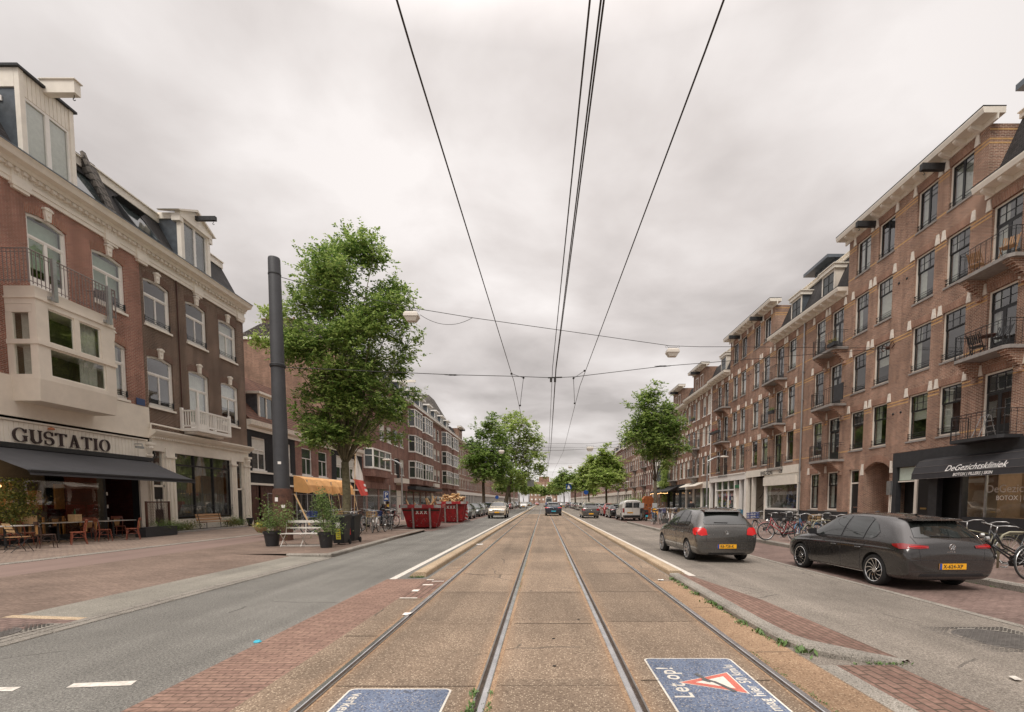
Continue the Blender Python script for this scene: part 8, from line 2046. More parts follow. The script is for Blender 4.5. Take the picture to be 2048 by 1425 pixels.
# the near elm: crown read off as a stack of uneven masses, then scattered
ty = 25.6; tx = -(VX-692)*ty/FP*.998
def mz(px,py): p = atY(px,py,ty); return p[0]-tx,p[2]-.1
bl = []
for (px,py,rx,rz,dy) in ((700,505,52,42,0),(640,520,42,38,.8),(755,520,40,40,-.6),(620,560,45,40,.3),(690,570,60,45,-1.2),(765,580,48,42,.8),(800,600,32,34,0),(610,625,46,38,-.8),(680,640,62,48,1.4),(760,650,58,45,-.8),(805,690,34,28,.5),(590,690,38,30,.4),(560,700,28,24,-.3),(650,710,58,42,-1.6),(730,720,62,44,1.4),(790,735,38,26,-.4),(800,785,34,24,.6),(785,830,30,20,-.6),(815,655,24,20,0),(700,820,52,30,-1.0),(650,810,40,28,1.0),(800,815,30,22,-.4),(780,870,32,18,.5),(600,800,30,22,-.4),(750,820,36,26,.9),(620,770,42,34,.8),(690,790,58,40,0),(755,790,42,34,-.9),(625,835,38,28,.3),(700,850,55,30,1.0),(765,835,42,28,.2),(700,760,60,40,-1.2),(640,600,45,38,1),(720,690,60,40,-1.4),(665,870,50,26,-1.2),(715,880,40,20,-1.0),(590,830,24,20,0),(640,880,30,16,.8),(660,870,36,22,-.8),(615,865,22,16,0),(730,885,26,14,0)):
  x,z = mz(px,py); k = ty/FP; bl.append((x+(.35 if px < 640 else 0),dy,z,rx*k*(.96 if py > 620 else .9),max(rx*k*.8,.8),rz*k*.95))
elm = make_tree('tall leafy elm beside the thick pole, behind the bicycles and wheelie bins',(tx,ty,.1),16,3.6,.235,bl,M_leafA,84000,.15,M_barkL,3)
# bright young shoots on the left of its crown
def add_crown(parent,blobs,mat,nleaf,lsize,seed,spray=8):
  r = random.Random(seed); vs,fs = [],[]; up = Vector((0,0,1))
  for b in blobs:
    for k in range(nleaf//len(blobs)//spray):
      a,ph = r.uniform(0,2*pi),r.uniform(-1,1); q = r.uniform(.2,1)
      p0 = Vector((b[0]+b[3]*q*cos(a),b[1]+b[4]*q*sin(a),b[2]+b[5]*q*ph)); d = Vector((r.gauss(0,1),r.gauss(0,1),r.gauss(.3,.5))).normalized()
      for j in range(spray): add_leaf(vs,fs,p0+d*(.5*j/spray),(d*.5+Vector((r.gauss(0,.6),r.gauss(0,.6),r.gauss(0,.3)))).normalized(),Vector((r.gauss(0,.3),r.gauss(0,.3),1)).normalized(),lsize*r.uniform(.6,1.2),lsize*.3)
  me = bpy.data.meshes.new('young_shoots'); me.from_pydata([tuple(v) for v in vs],[],fs); me.materials.append(mat); o = bpy.data.objects.new('young_shoots',me); COL.objects.link(o); o.parent = parent
yb2_ = []
for (px,py,rx,rz) in ((585,655,26,12),(560,705,20,14),(640,715,34,14),(690,755,28,12),(610,690,20,10)):
  x,z = mz(px,py); k = ty/FP; yb2_.append((x,-1.6,z,rx*k,.7,rz*k))
add_crown(elm,yb2_,M_leafB,3600,.15,5)
def tree_px(label,px,Y,gz,prof,mat,nleaf,ls,tr_h,tr_r,seed,bark=M_bark,lean=0,**kw):
  """prof: list of (px,py,rx,rz) in photo pixels at distance Y"""
  x0 = (px-VX)*Y/FP; bl = []; k = Y/FP; rr = random.Random(seed)
  for (a,b,c,d) in prof:
    p = atY(a,b,Y); bl.append((p[0]-x0,rr.uniform(-1,1)*c*k*.8,p[2]-gz,c*k,c*k*.95,d*k))
  return make_tree(label,(x0,Y,gz),10,tr_h,tr_r,bl,mat,nleaf,ls,bark,seed,(lean,0),**kw)
tree_px('young elm on the right footway between the white van and the cream shops',1309,39.5,.07,[(1310,785,22,18),(1290,810,32,20),(1330,815,26,22),(1275,845,34,22),(1318,850,40,24),(1350,850,26,22),(1265,875,28,18),(1300,885,38,22),(1340,885,32,20),(1325,905,36,16),(1360,895,16,14),(1335,930,20,10),(1290,905,24,14)],M_leafA,29000,.18,3.2,.17,11,M_bark)
tree_px('slender pale green tree on the right, second behind the white van',1212,66,.07,[(1210,905,16,14),(1200,925,26,18),(1222,930,24,18),(1195,950,22,16),(1215,960,28,18),(1235,945,16,16),(1190,970,20,10)],M_leafB,18000,.30,3.2,.16,12)
tree_px('narrow tree with a pointed top on the right, left of the slender pale tree',1177,88,.07,[(1176,925,8,14),(1172,945,16,16),(1180,960,20,16),(1165,965,18,12),(1180,978,20,10)],M_leafB,9000,.38,3,.16,13)
tree_px('dark full tree on the left, first beyond the beige car',967,68,.1,[(985,845,18,18),(965,860,22,20),(995,875,24,22),(955,890,26,22),(985,905,32,24),(960,925,34,24),(1000,930,26,22),(945,935,16,16),(975,950,30,16),(1000,955,22,14)],M_leafC,26000,.27,4.4,.24,14)
tree_px('broad bright green tree leaning to the right over the left lane',1008,84,.1,[(1020,840,26,20),(1045,855,28,18),(1000,860,26,20),(1065,880,24,20),(1030,885,30,20),(1075,905,22,18),(1050,915,30,20),(1010,910,30,20),(1080,930,20,16),(1055,945,26,14),(1020,940,30,18),(1085,945,12,10),(1000,965,26,14),(1035,965,20,10)],M_leafB,27000,.32,5.5,.38,15,lean=1.2)
for k,(px,Y,pr,mt,ls,lab) in enumerate([
 (1150,110,[(1150,955,18,14),(1140,965,16,12),(1160,968,16,12),(1150,975,22,9)],M_leafA,.45,'green tree on the right behind the sign gantry'),
 (1128,140,[(1128,955,14,14),(1120,968,16,12),(1136,970,14,10)],M_leafA,.55,'round tree on the right far behind the gantry'),
 (1112,200,[(1112,968,12,8),(1104,975,10,7),(1120,976,10,6)],M_leafB,.7,'small distant tree in the middle right of the street end'),
 (1038,125,[(1035,962,18,12),(1022,972,16,10),(1048,975,14,9)],M_leafA,.5,'distant tree on the left behind the gantry'),
 (1058,170,[(1058,972,16,10),(1068,978,14,8),(1050,980,12,8)],M_leafB,.65,'distant tree left of the street end'),
 (1078,230,[(1078,978,14,8),(1068,982,12,6),(1090,983,12,6)],M_leafA,.8,'distant tree in the centre of the street end'),
 (1020,105,[(1018,970,18,12),(1005,978,16,10),(1028,982,10,8)],M_leafC,.45,'dark tree under the broad bright tree on the left'),
 (1098,290,[(1098,984,16,6),(1112,985,12,6),(1085,986,12,5)],M_leafA,.8,'farthest tree closing the street'),
 (1047,210,[(1044,968,16,12),(1054,976,14,9),(1036,978,12,8)],M_leafC,.65,'dark distant tree at the left of the street end'),(1068,300,[(1066,980,12,7),(1074,982,10,6)],M_leafB,.8,'pale tree left of centre at the street end'),(1120,320,[(1118,980,12,7),(1128,980,10,7)],M_leafC,.8,'dark tree right of centre at the street end'),(1138,240,[(1136,970,12,9),(1144,974,12,8)],M_leafB,.7,'pale tree at the right of the street end')]):
  tree_px(lab,px,Y,.0,pr,mt,7000,ls*.8,3.2 if Y < 200 else 2.5,.2,30+k,spray=7)
# ivy on the facade at the right (px 1330)
def climber(name,label,cat,pts,mat,n,ls,seed):
  r = random.Random(seed); vs,fs = [],[]
  for (x,y,z,rx,ry,rz) in pts:
    for k in range(n//len(pts)):
      p = Vector((x+r.gauss(0,rx),y+r.gauss(0,ry),z+r.uniform(-rz,rz))); d = Vector((r.gauss(0,.5),r.gauss(0,.7),r.gauss(-.5,.5))).normalized(); add_leaf(vs,fs,p,d,Vector((-1 if x > 0 else 1,r.gauss(0,.4),.4)).normalized(),ls*r.uniform(.6,1.3),ls*.35)
  me = bpy.data.meshes.new(name); me.from_pydata([tuple(v) for v in vs],[],fs); me.materials.append(mat); o = bpy.data.objects.new(name,me); COL.objects.link(o); return tag(o,label,cat)
yv = onX(1332,920,18.8)[0]
climber('climbing_plant','bright green climbing plant hanging down the brick facade beside the black awning','climbing plant',[(18.6,yv,7.2,.25,.5,.9),(18.55,yv-.3,5.6,.25,.6,.8),(18.5,yv+.5,4.4,.3,1.2,.4),(18.6,yv+.1,3.0,.2,.5,1.4)],M_leafB,3800,.22,6)
yv = onX(20,1000,-17.9)[0]
climber('potted_vine','yellowish vine climbing beside the restaurant window at the left edge','plant',[(-17.9,yv,2.1,.25,.35,.35),(-17.8,yv-.5,1.7,.25,.45,.4),(-17.9,yv+.35,1.5,.2,.25,.4),(-17.9,yv-.2,1.2,.25,.3,.3)],M_vine,2600,.075,7)
# ------------------------------------------------ thick tapered pole and overhead lines
M_pole = pmat('dark_grey_pole_paint',(.055,.057,.062),.55,noise=.2,nscale=2,bump=.1)
M_rustpole = pmat('rusted_steel',(.075,.032,.019),.85,noise=.55,nscale=6,bump=.4)
py_ = 19.2; pxm = -(VX-566)*py_/FP
pole = thing('catenary_pole','thick dark grey tapered pole with a rusty brown lower sleeve, behind the white bench','pole',(pxm,py_,.09))
ztop = atY(549,516,py_)[2]; lean = atY(549,520,py_)[0]-pxm
mb = MB(); mb.lathe([(.285,2.0),(.255,5.5),(.215,ztop-.15),(.20,ztop-.1),(0,ztop-.1)],(0,0,0),28); mb.build('shaft',M_pole,pole,smooth='auto')
mb = MB()
for (a_,z_,h_) in ((-1.9,1.55,.16),(-1.2,1.3,.12),(-1.5,3.0,.10)): mb.grid([[(.352*cos(a_+.12*i) if z_ < 2 else .288*cos(a_+.14*i),.352*sin(a_+.12*i) if z_ < 2 else .288*sin(a_+.14*i),z_+h_*j) for j in (0,1)] for i in range(4)])
mb.build('sticker',M_white,pole,recalc=False)
mb = MB(); mb.lathe([(.36,0),(.345,.05),(.34,2.0),(.30,2.06)],(0,0,0),28); mb.build('rusty_sleeve',M_rustpole,pole,smooth='auto')
zr = atY(556,735,py_)[2];
mb = MB(); mb.lathe([(.255,zr-.12),(.285,zr-.08),(.285,zr),(.255,zr+.03)],(0,0,0),24); mb.build('clamp',M_iron,pole)
mb = MB(); mb.lathe([(.222,ztop-.75),(.232,ztop-.74),(.232,ztop-.70),(.222,ztop-.69)],(0,0,0),24); mb.build('upper_clamp',M_iron,pole)
M_wire = pmat('black_wire',(.02,.018,.016),.6)
M_wire2 = pmat('copper_wire',(.035,.028,.022),.5,metal=.3)
An = (19.0,27.2,onX(1795,689,19)[1])
def spanY(X): return py_+(X-pxm)/(19-pxm)*(An[1]-py_)
def on_span(px,py):
  X = 0
  for _ in range(12): p = atY(px,py,spanY(X)); X = p[0]
  return p
def sag(a,b,s,n=14):
  a,b = Vector(a),Vector(b); return [a.lerp(b,i/n)-Vector((0,0,s*4*(i/n)*(1-i/n))) for i in range(n+1)]
def wirething(pts_list,r,name,lab,cat,grp,mat=M_wire):
  mb = MB()
  for pts in pts_list: mb.tube(pts,r,6)
  return tag(mb.build(name,mat),lab,cat,grp)
P1 = [(pxm+.27,py_,zr)]+[on_span(*p) for p in ((700,741),(905,750),(1027,753),(1105,756),(1150,754),(1325,733),(1400,727))]+[An]
wirething([P1],.014,'span_wire','span wire carrying the tram contact wires from the thick pole to the brick house','wire','span wires across the street')
P2 = [(pxm+.24,py_,ztop-.72)]+[on_span(*p) for p in ((640,577),(823,616),(945,636),(1150,665),(1340,692),(1400,694),(1460,694))]+[An]
wirething([P2],.012,'lamp_cable','cable carrying two street lamps, strung from the top of the thick pole','wire','span wires across the street')
zw = 6.95
def ctc(ratio,z=zw): return ratio*(z-CH)
# contact wires: from behind the camera over each span to the far end of the street
def run(lst,z,r,lab,name='contact_wire',grp='tram contact wires'):
  pts = [(ctc(a,z),y,z+(dz if len_ else 0)) for (a,y,dz) in lst for len_ in (1,)]
  return wirething([pts],r,name,lab,'wire',grp,M_wire2)
Yc = spanY(0)
run([(-.30,-8,0),(-.293,6,0),(-.247,spanY(-1.3),0),(-.30,52,0),(-.24,90,0),(-.29,130,0),(-.26,300,0)],6.9,.012,'left tram contact wire, running over the left tracks to the far end')
run([(.37,-8,0),(.36,6,0),(.316,spanY(1.7),0),(.40,52,0),(.33,90,0),(.38,130,0),(.35,300,0)],6.9,.012,'right tram contact wire, running over the right tracks to the far end')
run([(.092,-8,0),(.093,6,0),(.068,Yc,0),(.10,52,0),(.09,300,0)],7.6,.013,'leftmost of the three feeder cables above the middle of the tracks','feeder_cable','feeder cables over the tracks')
run([(.114,-8,0),(.115,6,0),(.092,Yc,0),(.13,52,0),(.12,300,0)],7.6,.013,'middle one of the three feeder cables above the tracks','feeder_cable','feeder cables over the tracks')
run([(.121,-8,0),(.121,6,0),(.096,Yc+.1,0),(.137,52,0),(.125,300,0)],7.6,.013,'rightmost of the three feeder cables above the tracks','feeder_cable','feeder cables over the tracks')
# bridles and insulators on the near span
def sp(px,py): return Vector(on_span(px,py))
for nm,pts,lab in (('bridle',[(1023,748),(1047,756),(1035,790)],'v shaped bridle holding the left contact wire to the span wire'),('bridle',[(1169,742),(1147,757),(1156,786)],'v shaped bridle holding the right contact wire to the span wire')):
  P = [sp(*p) for p in pts]; P[2] = P[2]+Vector((0,2.4,0)); mb = MB(); mb.tube(P,.012,5)
  for p in P: mb.lathe([(0,-.05),(.045,-.03),(.045,.03),(0,.05)],tuple(p),8)
  tag(mb.build(nm,M_wire),lab,'wire fitting','wire bridles on the near span')
for px,py,lab in ((905,750,'long insulator on the span wire left of the contact wires'),(1325,733,'long insulator on the span wire right of the contact wires')):
  a,b = sp(px-16,py),sp(px+16,py-(.6 if px > 1100 else -.6)); mb = MB(); d = b-a
  mb.tube([a+d*t for t in (0,.2,.35,.5,.65,.8,1)],[.012,.02,.035,.03,.035,.02,.012],7); tag(mb.build('insulator',M_wire),lab,'insulator','insulators on the near span')
mb = MB(); a,b = sp(1096,756),sp(1124,755); mb.tube([a,b],.03,6)
for px in (1102,1110): p = sp(px,758); mb.box(p.x-.05,p.x+.05,p.y-.05,p.y+.05,p.z-.14,p.z+.06)
tag(mb.build('feeder_clamp',M_wire),'clamp bar where the feeder cables cross the near span wire','wire fitting')
# wall anchor ornament
mb = MB();
for s in (-1,1): mb.tube([(An[0]-.06,An[1],An[2]),(An[0]-.06,An[1]+s*.35,An[2]+.25),(An[0]-.06,An[1]+s*.5,An[2]+.05),(An[0]-.06,An[1]+s*.3,An[2]-.1)],.025,6)
mb.lathe([(0,-.1),(.09,-.08),(.09,.08),(0,.1)],(An[0]-.06,An[1],An[2]),10,'x'); tag(mb.build('wall_bracket',M_rustpole),'rusty scrolled wall bracket where the wires end on the brick house','bracket')
# hanging street lamps
M_lampbody = pmat('pale_lamp_housing',(.62,.57,.50),.5); M_lampglass = pmat('lamp_lens',(.66,.62,.55),.25)
def hung_lamp(p,s,lab,ang=0,grp='street lamps hung over the road'):
  l = thing('hanging_street_lamp',lab,'street lamp',(p[0],p[1],p[2]-.12),ang,grp)
  mb = MB(); P = lambda a,b,z: [(-a,-b,z),(a,-b,z),(a,b,z),(-a,b,z)]
  def fr(q,r_): o = q+r_; mb.add(o,[(0,1,5,4),(1,2,6,5),(2,3,7,6),(3,0,4,7),(0,3,2,1),(4,5,6,7)])
  fr(P(.30*s,.20*s,-.10),P(.32*s,.22*s,-.22)); fr(P(.24*s,.16*s,-.03),P(.30*s,.20*s,-.10)); mb.build('housing',M_lampbody,l)
  mb = MB(); fr(P(.19*s,.13*s,-.42*s),P(.30*s,.20*s,-.221)); mb.build('lens',M_lampglass,l)
  mb = MB()
  for x in (-.2*s,.2*s): mb.tube([(x,0,-.04),(x,0,.05)],.012,5); mb.tube([(x*1.5+.05*cos(a),0,.07+.05*sin(a)) for a in [2*pi*k/10 for k in range(10)]],.006,4,closed=True)
  mb.tube([(-.2*s,0,.05),(.2*s,0,.05)],.012,5); mb.build('hanger',M_iron,l); return l
a = on_span(823,618); hung_lamp(a,.95,'pale hanging street lamp at the right edge of the elm crown')
b = on_span(1345,692); hung_lamp(b,.95,'pale hanging street lamp high at the right, before the brick gables')
p0,p1 = Vector(on_span(840,630)),Vector(on_span(945,636)); mb = MB(); pts = [p0.lerp(p1,t)-Vector((0,0,.34*4*t*(1-t))) for t in [k/12 for k in range(13)]]; mb.tube(pts,.010,5); tag(mb.build('loose_cable',M_wire),'loose cable hanging in a bow right of the left street lamp','wire')
# farther spans
for k,(Y,rows) in enumerate(((52,None),(90,None),(130,None))):
  zc = 7.1; pts = [(-18.9,Y-1,9.4),(-8,Y,zc+.35),(-1.4,Y,zc-.05),(1.7,Y,zc-.05),(9,Y,zc+.35),(18.9,Y+1,9.4)]
  wirething([pts],.016,'span_wire',['second span wire, crossing above the white van','third span wire, crossing beyond the dark left tree','fourth span wire far down the street'][k],'wire','span wires across the street')
for k,(px,py,Y) in enumerate(((1180,893,46),(1003,900,58),(1140,932,84),(1032,928,92))):
  p = atY(px,py,Y); hung_lamp((p[0],p[1],p[2]+.1),1.05,['hanging street lamp above the right lane, before the narrow pale trees','hanging street lamp seen against the broad bright tree','small hanging street lamp far down the right lane','small hanging street lamp far down the left lane'][k])
for Y,z,lab in ((46,atY(1180,888,46)[2],'cable of the lamp above the right lane'),(58,atY(1003,896,58)[2],'cable of the lamp before the broad bright tree'),(84,atY(1140,928,84)[2],'cable of the far lamp over the right lane')):
  wirething([[(-18.9,Y-2,z+1.2),(-6,Y,z+.1),(4.3,Y,z),(18.9,Y+1,z+1.4)]],.012,'lamp_cable',lab,'wire','span wires across the street')
# ------------------------------------------------ bench, pots, bins
M_wpaint = pmat('white_bench_paint',(.66,.63,.58),.5,noise=.1,nscale=9)
bx0,bx1 = G(560,1095,.09),G(628,1096,.09); bl_ = bx1[0]-bx0[0]+.1
bn = thing('folding_bench','white slatted folding garden bench standing between the two large plant pots','bench',((bx0[0]+bx1[0])/2+.05,bx0[1]+.1,.1),R(3))
L2 = bl_/2
for k in range(6): mb = MB(); mb.box(-L2-.02,L2+.02,-.02+.075*k,.04+.075*k,.43,.45); mb.build('seat_slat',M_wpaint,bn)
for k,zz in enumerate((.60,.80)): mb = MB(); mb.box(-L2,L2,.43+.03*k,.455+.03*k,zz,zz+(.05 if k == 0 else .09)); mb.build('back_slat',M_wpaint,bn)
for x in (-L2,0,L2):
  mb = MB(); mb.tube([(x,.46,.88),(x,.40,.45),(x,-.05,.0)],.014,5); mb.tube([(x,-.02,.43),(x,.45,.0)],.014,5); mb.build('leg',M_wpaint,bn)
mb = MB(); mb.tube([(-L2,-.05,.03),(L2,-.05,.03)],.012,5); mb.tube([(-L2,.44,.03),(L2,.44,.03)],.012,5); mb.build('rail',M_wpaint,bn)
M_pot = pmat('black_plastic_pot',(.022,.022,.024),.5,noise=.2,nscale=6)
def leaves_obj(name,blobs,mat,n,ls,seed,parent,stems=True):
  r = random.Random(seed); vs,fs = [],[]
  for b in blobs:
    for k in range(n//len(blobs)):
      p = Vector((b[0]+r.gauss(0,b[3]*.5),b[1]+r.gauss(0,b[3]*.5),b[2]+r.gauss(0,b[4]*.5))); d = Vector((r.gauss(0,1),r.gauss(0,1),r.gauss(.4,.7))).normalized(); add_leaf(vs,fs,p,d,Vector((r.gauss(0,.5),r.gauss(0,.5),1)).normalized(),ls*r.uniform(.5,1.3),ls*.28)
  me = bpy.data.meshes.new(name); me.from_pydata([tuple(v) for v in vs],[],fs); me.materials.append(mat); o = bpy.data.objects.new(name,me); COL.objects.link(o); o.parent = parent
  if stems:
    mb = MB()
    for b in blobs: mb.tube([(0,0,.1),(b[0]*.5,b[1]*.5,b[2]*.5),(b[0],b[1],b[2])],.010,5)
    mb.build('stem',M_bark,parent)
  return o
def pot_plant(px,py,r,h,lab,blobs,mat=M_shrub,n=1400,ls=.07,seed=1,z=.1,flowers=None):
  q = G(px,py,z); t = thing('potted_plant',lab,'plant',(q[0],q[1]+r,z),0,'potted plants beside the white bench')
  mb = MB(); mb.lathe([(r*.72,0),(r*.95,h*.82),(r*1.04,h*.82),(r*1.06,h),(r*.96,h),(r*.92,h*.9),(0,h*.9)],(0,0,0),28); mb.build('pot',M_pot,t,smooth='auto')
  mb = MB(); mb.lathe([(r*.93,h*.91),(0,h*.93)],(0,0,0),20); mb.build('soil',M_soil,t)
  leaves_obj('foliage',[(b[0],b[1],h+b[2],b[3],b[4]) for b in blobs],mat,n,ls,seed,t)
  if flowers: leaves_obj('flowers',[(b[0],b[1],h+b[2],b[3],b[4]) for b in flowers[0]],flowers[1],160,.05,seed+1,t,False)
  return t
M_flower = pmat('yellow_flowers',(.75,.62,.08),.6); M_pink = pmat('pink_flowers',(.62,.08,.16),.6)
pot_plant(536,1094,.27,.52,'leafy shrub with yellowish lower leaves in a big black pot, left of the white bench',[(-.1,0,.55,.35,.5),(.25,0,.35,.4,.4),(.45,.1,.5,.35,.5),(.0,0,.25,.3,.25)],M_shrub,1500,.075,1)
pot_plant(646,1097,.25,.52,'tall bushy light green plant in a big black pot, right of the white bench',[(0,0,.35,.42,.45),(-.1,0,.85,.32,.45),(.1,0,.6,.38,.45),(-.15,0,1.1,.2,.3),(.15,0,.1,.4,.2)],M_shrub,2400,.07,2)
q = G(512,1076,.1); hb_ = thing('hanging_basket','wicker basket of yellow flowers hooked left of the left plant pot','flower basket',(q[0],q[1]+.4,.1))
mb = MB(); mb.lathe([(.02,.18),(.16,.22),(.24,.34),(.26,.44),(.24,.44),(.2,.36),(0,.34)],(0,0,0),16); mb.build('basket',M_wicker,hb_)
leaves_obj('foliage',[(0,0,.5,.3,.15),(.15,0,.55,.25,.15)],M_shrub,420,.07,9,hb_,False); leaves_obj('flowers',[(0,-.1,.55,.28,.12)],M_flower,160,.05,10,hb_,False)
M_bin = pmat('black_bin_plastic',(.016,.017,.018),.45,noise=.2,nscale=5); M_stkY = pmat('yellow_sticker',(.62,.56,.05),.5,noise=.15,nscale=12); M_stkW = pmat('white_sticker',(.6,.58,.55),.5,noise=.2,nscale=12); M_stkR = pmat('red_sticker',(.60,.05,.05),.5,noise=.2,nscale=9)
def wheelie(px,py,rz,lab,st,dx=0,dy=0):
  q = G(px,py,.1); t = thing('wheelie_bin',lab,'bin',(q[0]+dx,q[1]+.3+dy,.1),R(rz),'wheelie bins beside the right plant pot')
  mb = MB(); w0,w1,d0,d1 = .23,.29,.24,.33
  mb.add([(-w0,-d0,.06),(w0,-d0,.06),(w0,d0,.06),(-w0,d0,.06),(-w1,-d1,.96),(w1,-d1,.96),(w1,d1,.96),(-w1,d1,.96)],[(0,3,2,1),(0,1,5,4),(1,2,6,5),(2,3,7,6),(3,0,4,7)]); mb.box(-w1-.02,w1+.02,-d1-.02,d1+.02,.93,.975); mb.build('body',M_bin,t)
  mb = MB(); mb.prism([(-d1-.04,.975),(-d1-.05,1.0),(-d1+.1,1.045),(d1-.05,1.07),(d1+.05,1.04),(d1+.05,.975)],'x',-w1-.03,w1+.03); mb.build('lid',M_bin,t)
  mb = MB(); mb.tube([(-w1,d1+.09,1.0),(w1,d1+.09,1.0)],.016,6); mb.build('handle',M_bin,t)
  for s in (-1,1): mb = MB(); mb.lathe([(.0,-.03),(.10,-.03),(.10,.03),(0,.03)],(s*.25,d0+.02,.10),16,'x'); mb.build('wheel',M_rubber,t)
  t.scale = (.86,.8,1.0)
  f = lambda z: -d0-(d1-d0)*(z-.06)/.9-.006
  for (z0,z1,xa,xb,m) in st:
    mb = MB(); mb.quad((xa,f(z0),z0),(xb,f(z0),z0),(xb,f(z1),z1),(xa,f(z1),z1)); mb.build('sticker',m,t)
    if m is M_stkY:
      mb = MB()
      for k in range(5): zz = z0+.05+.07*k; mb.prism([(f(zz)-.004,zz),(f(zz+.02)-.004,zz+.02),(f(zz+.02),zz+.02),(f(zz),zz)],'x',xa+.03,xb-.03-.02*(k%2))
      mb.build('print',M_signblack,t)
  return t
wheelie(676,1091,-4,'black wheelie bin with a white and a yellow sticker, nearest the right plant pot',[(.20,.58,-.10,.10,M_stkY),(.60,.80,-.09,.09,M_stkW)])
wheelie(700,1087,-6,'black wheelie bin with a red sticker, farther right of the pair',[(.30,.66,-.10,.08,M_stkR),(.68,.88,-.07,.07,M_stkW)],dx=-.12,dy=.2)
q = G(655,1086,.1);
mb = MB(); mb.box(q[0]+.22,q[0]+.34,q[1]+.2,q[1]+.6,.1,1.0); tag(mb.build('timber_post',M_wood),'old grey timber post leaning beside the wheelie bins','timber')
mb = MB(); mb.prism([(0,0),(.05,0),(.62,-1.25),(.57,-1.25)],'y',0,.04); tag(mb.build('plank',M_woodpale,None,(pxm+.35,py_+.2,1.95)),'pale plank leaning against the right side of the thick pole','plank')
# ------------------------------------------------ parking sign, street lamp, flag
M_signblue = pmat('sign_blue',(.015,.07,.28),.35); M_signyel = pmat('sign_yellow',(.75,.55,.04),.4)
q = G(781,1050,.1); Ys = q[1]; ps = thing('parking_sign','blue parking sign with yellow plate on a post above the bicycles','sign',(q[0],q[1],.1))
mb = MB(); mb.tube([(0,0,0),(0,0,2.6)],.035,8); mb.build('post',M_steel,ps)
def pz(py): return atY(774,py,Ys)[2]-.1
xx = -.22; mb = MB(); mb.box(xx-.17,xx+.17,-.07,-.045,pz(1003),pz(983)); o_ = mb.build('parking_panel',M_signblue,ps)
mb = MB(); mb.box(xx-.185,xx+.185,-.065,-.05,pz(1004),pz(982.5)); mb.build('panel_edge',M_white,o_)
text_obj('lettering','P',M_signwhite,o_,Matrix.Translation((xx-.10,-.08,pz(994.5))) @ Matrix.Rotation(pi/2,4,'X'),size=.42,bold=.008)
mb = MB(); mb.box(xx-.12,xx+.12,-.08,-.075,pz(1000),pz(997.5)); mb.box(xx-.07,xx+.07,-.08,-.075,pz(997.5),pz(996)); mb.build('car_symbol',M_white,o_)
mb = MB(); mb.box(xx-.17,xx+.17,-.07,-.05,pz(1008),pz(1004.5)); mb.build('text_panel',M_white,ps)
mb = MB(); mb.box(xx-.24,xx+.16,-.08,-.06,pz(1015),pz(1009)); yp = mb.build('yellow_panel',M_signyel,ps); text_obj('lettering','A2L',M_signblack,yp,Matrix.Translation((xx-.18,-.085,pz(1014))) @ Matrix.Rotation(pi/2,4,'X'),size=.17)
mb = MB(); mb.box(xx-.22,xx+.16,-.08,-.06,pz(1022),pz(1017)); wp_ = mb.build('arrow_panel',M_white,ps)
mb = MB(); zz = pz(1019.5); mb.prism([(xx-.12,zz-.015),(xx+.04,zz-.015),(xx+.04,zz-.05),(xx+.12,zz),(xx+.04,zz+.05),(xx+.04,zz+.015),(xx-.12,zz+.015)],'y',-.086,-.081); mb.build('arrow',M_signblack,wp_)
def arm_lamp(x,y,z0,H_,side,lab,arm=1.6):
  t = thing('street_lamp',lab,'street lamp',(x,y,z0),0,'street lamps on curved arms')
  mb = MB(); mb.tube([(0,0,0),(0,0,1.2),(0,0,1.25),(0,0,H_-.7)],[.11,.10,.07,.05],10); mb.build('mast',M_steel,t)
  mb = MB(); mb.tube([(0,0,H_-.8),(side*.15,0,H_-.35),(side*.55,0,H_-.08),(side*arm*.8,0,H_+.02),(side*arm,0,H_)],.035,7); mb.tube([(0,0,H_-.35),(side*.4,0,H_-.12),(side*.8,0,H_-.02)],.022,6); mb.build('arm',M_steel,t)
  mb = MB(); n = 10; prof = [(.0,0),(.05,.01),(.11,.05),(.14,.22),(.13,.45),(.08,.62),(0,.70)]; vs = []
  mb.lathe([(r_,side*(arm-.1+h_)) for r_,h_ in prof],(0,0,H_+.0),12,'x'); o = mb.build('lamp_head',M_lampbody,t,smooth=True); o.scale = (1,1,.62); o.location = (0,0,(H_)*(1-.62)); return t
p = atY(803,925,40); arm_lamp(p[0],40,.1,atY(770,920,40)[2]-.1,-1,'street lamp on a curved arm above the first red skip',1.0)
p = atY(1415,920,38.5); arm_lamp(p[0],38.5,.07,atY(1450,914,38.5)[2]-.07,1,'street lamp on a curved arm before the white shopfront at the right',1.1)
p = atY(1222,965,75); arm_lamp(11.5,75,.07,atY(1232,964,75)[2]-.07,1,'street lamp on a curved arm behind the second right hand tree',1.2)
M_flagw = pmat('flag_white_cloth',(.70,.66,.62),.8,noise=.1,nscale=2); M_flagr = pmat('flag_red_cloth',(.62,.10,.08),.8)
Yf = 35.0; fl = thing('flag','long white flag with a red lower end hanging beside the elm trunk','flag',(atY(713,912,Yf)[0],Yf,.1))
F0 = Vector(fl.location)
def fp(px,py,dy=0): a_ = atY(px,py,Yf+dy); return (a_[0]-F0.x,a_[1]-F0.y,a_[2]-F0.z)
rowsf = [((711,912),(713,912)),((707,930),(719,930)),((703,950),(725,948)),((706,958),(727,962)),((713,972),(731,972)),((719,985),(735,984)),((722,992),(737,991))]
def frow(a_,b_,n=6): return [fp(a_[0]+(b_[0]-a_[0])*i/n,a_[1]+(b_[1]-a_[1])*i/n,.12*sin(i*1.7)) for i in range(n+1)]
mb = MB(); mb.grid([frow(*r_) for r_ in rowsf[:4]]); mb.build('cloth',M_flagw,fl,recalc=False,smooth=True)
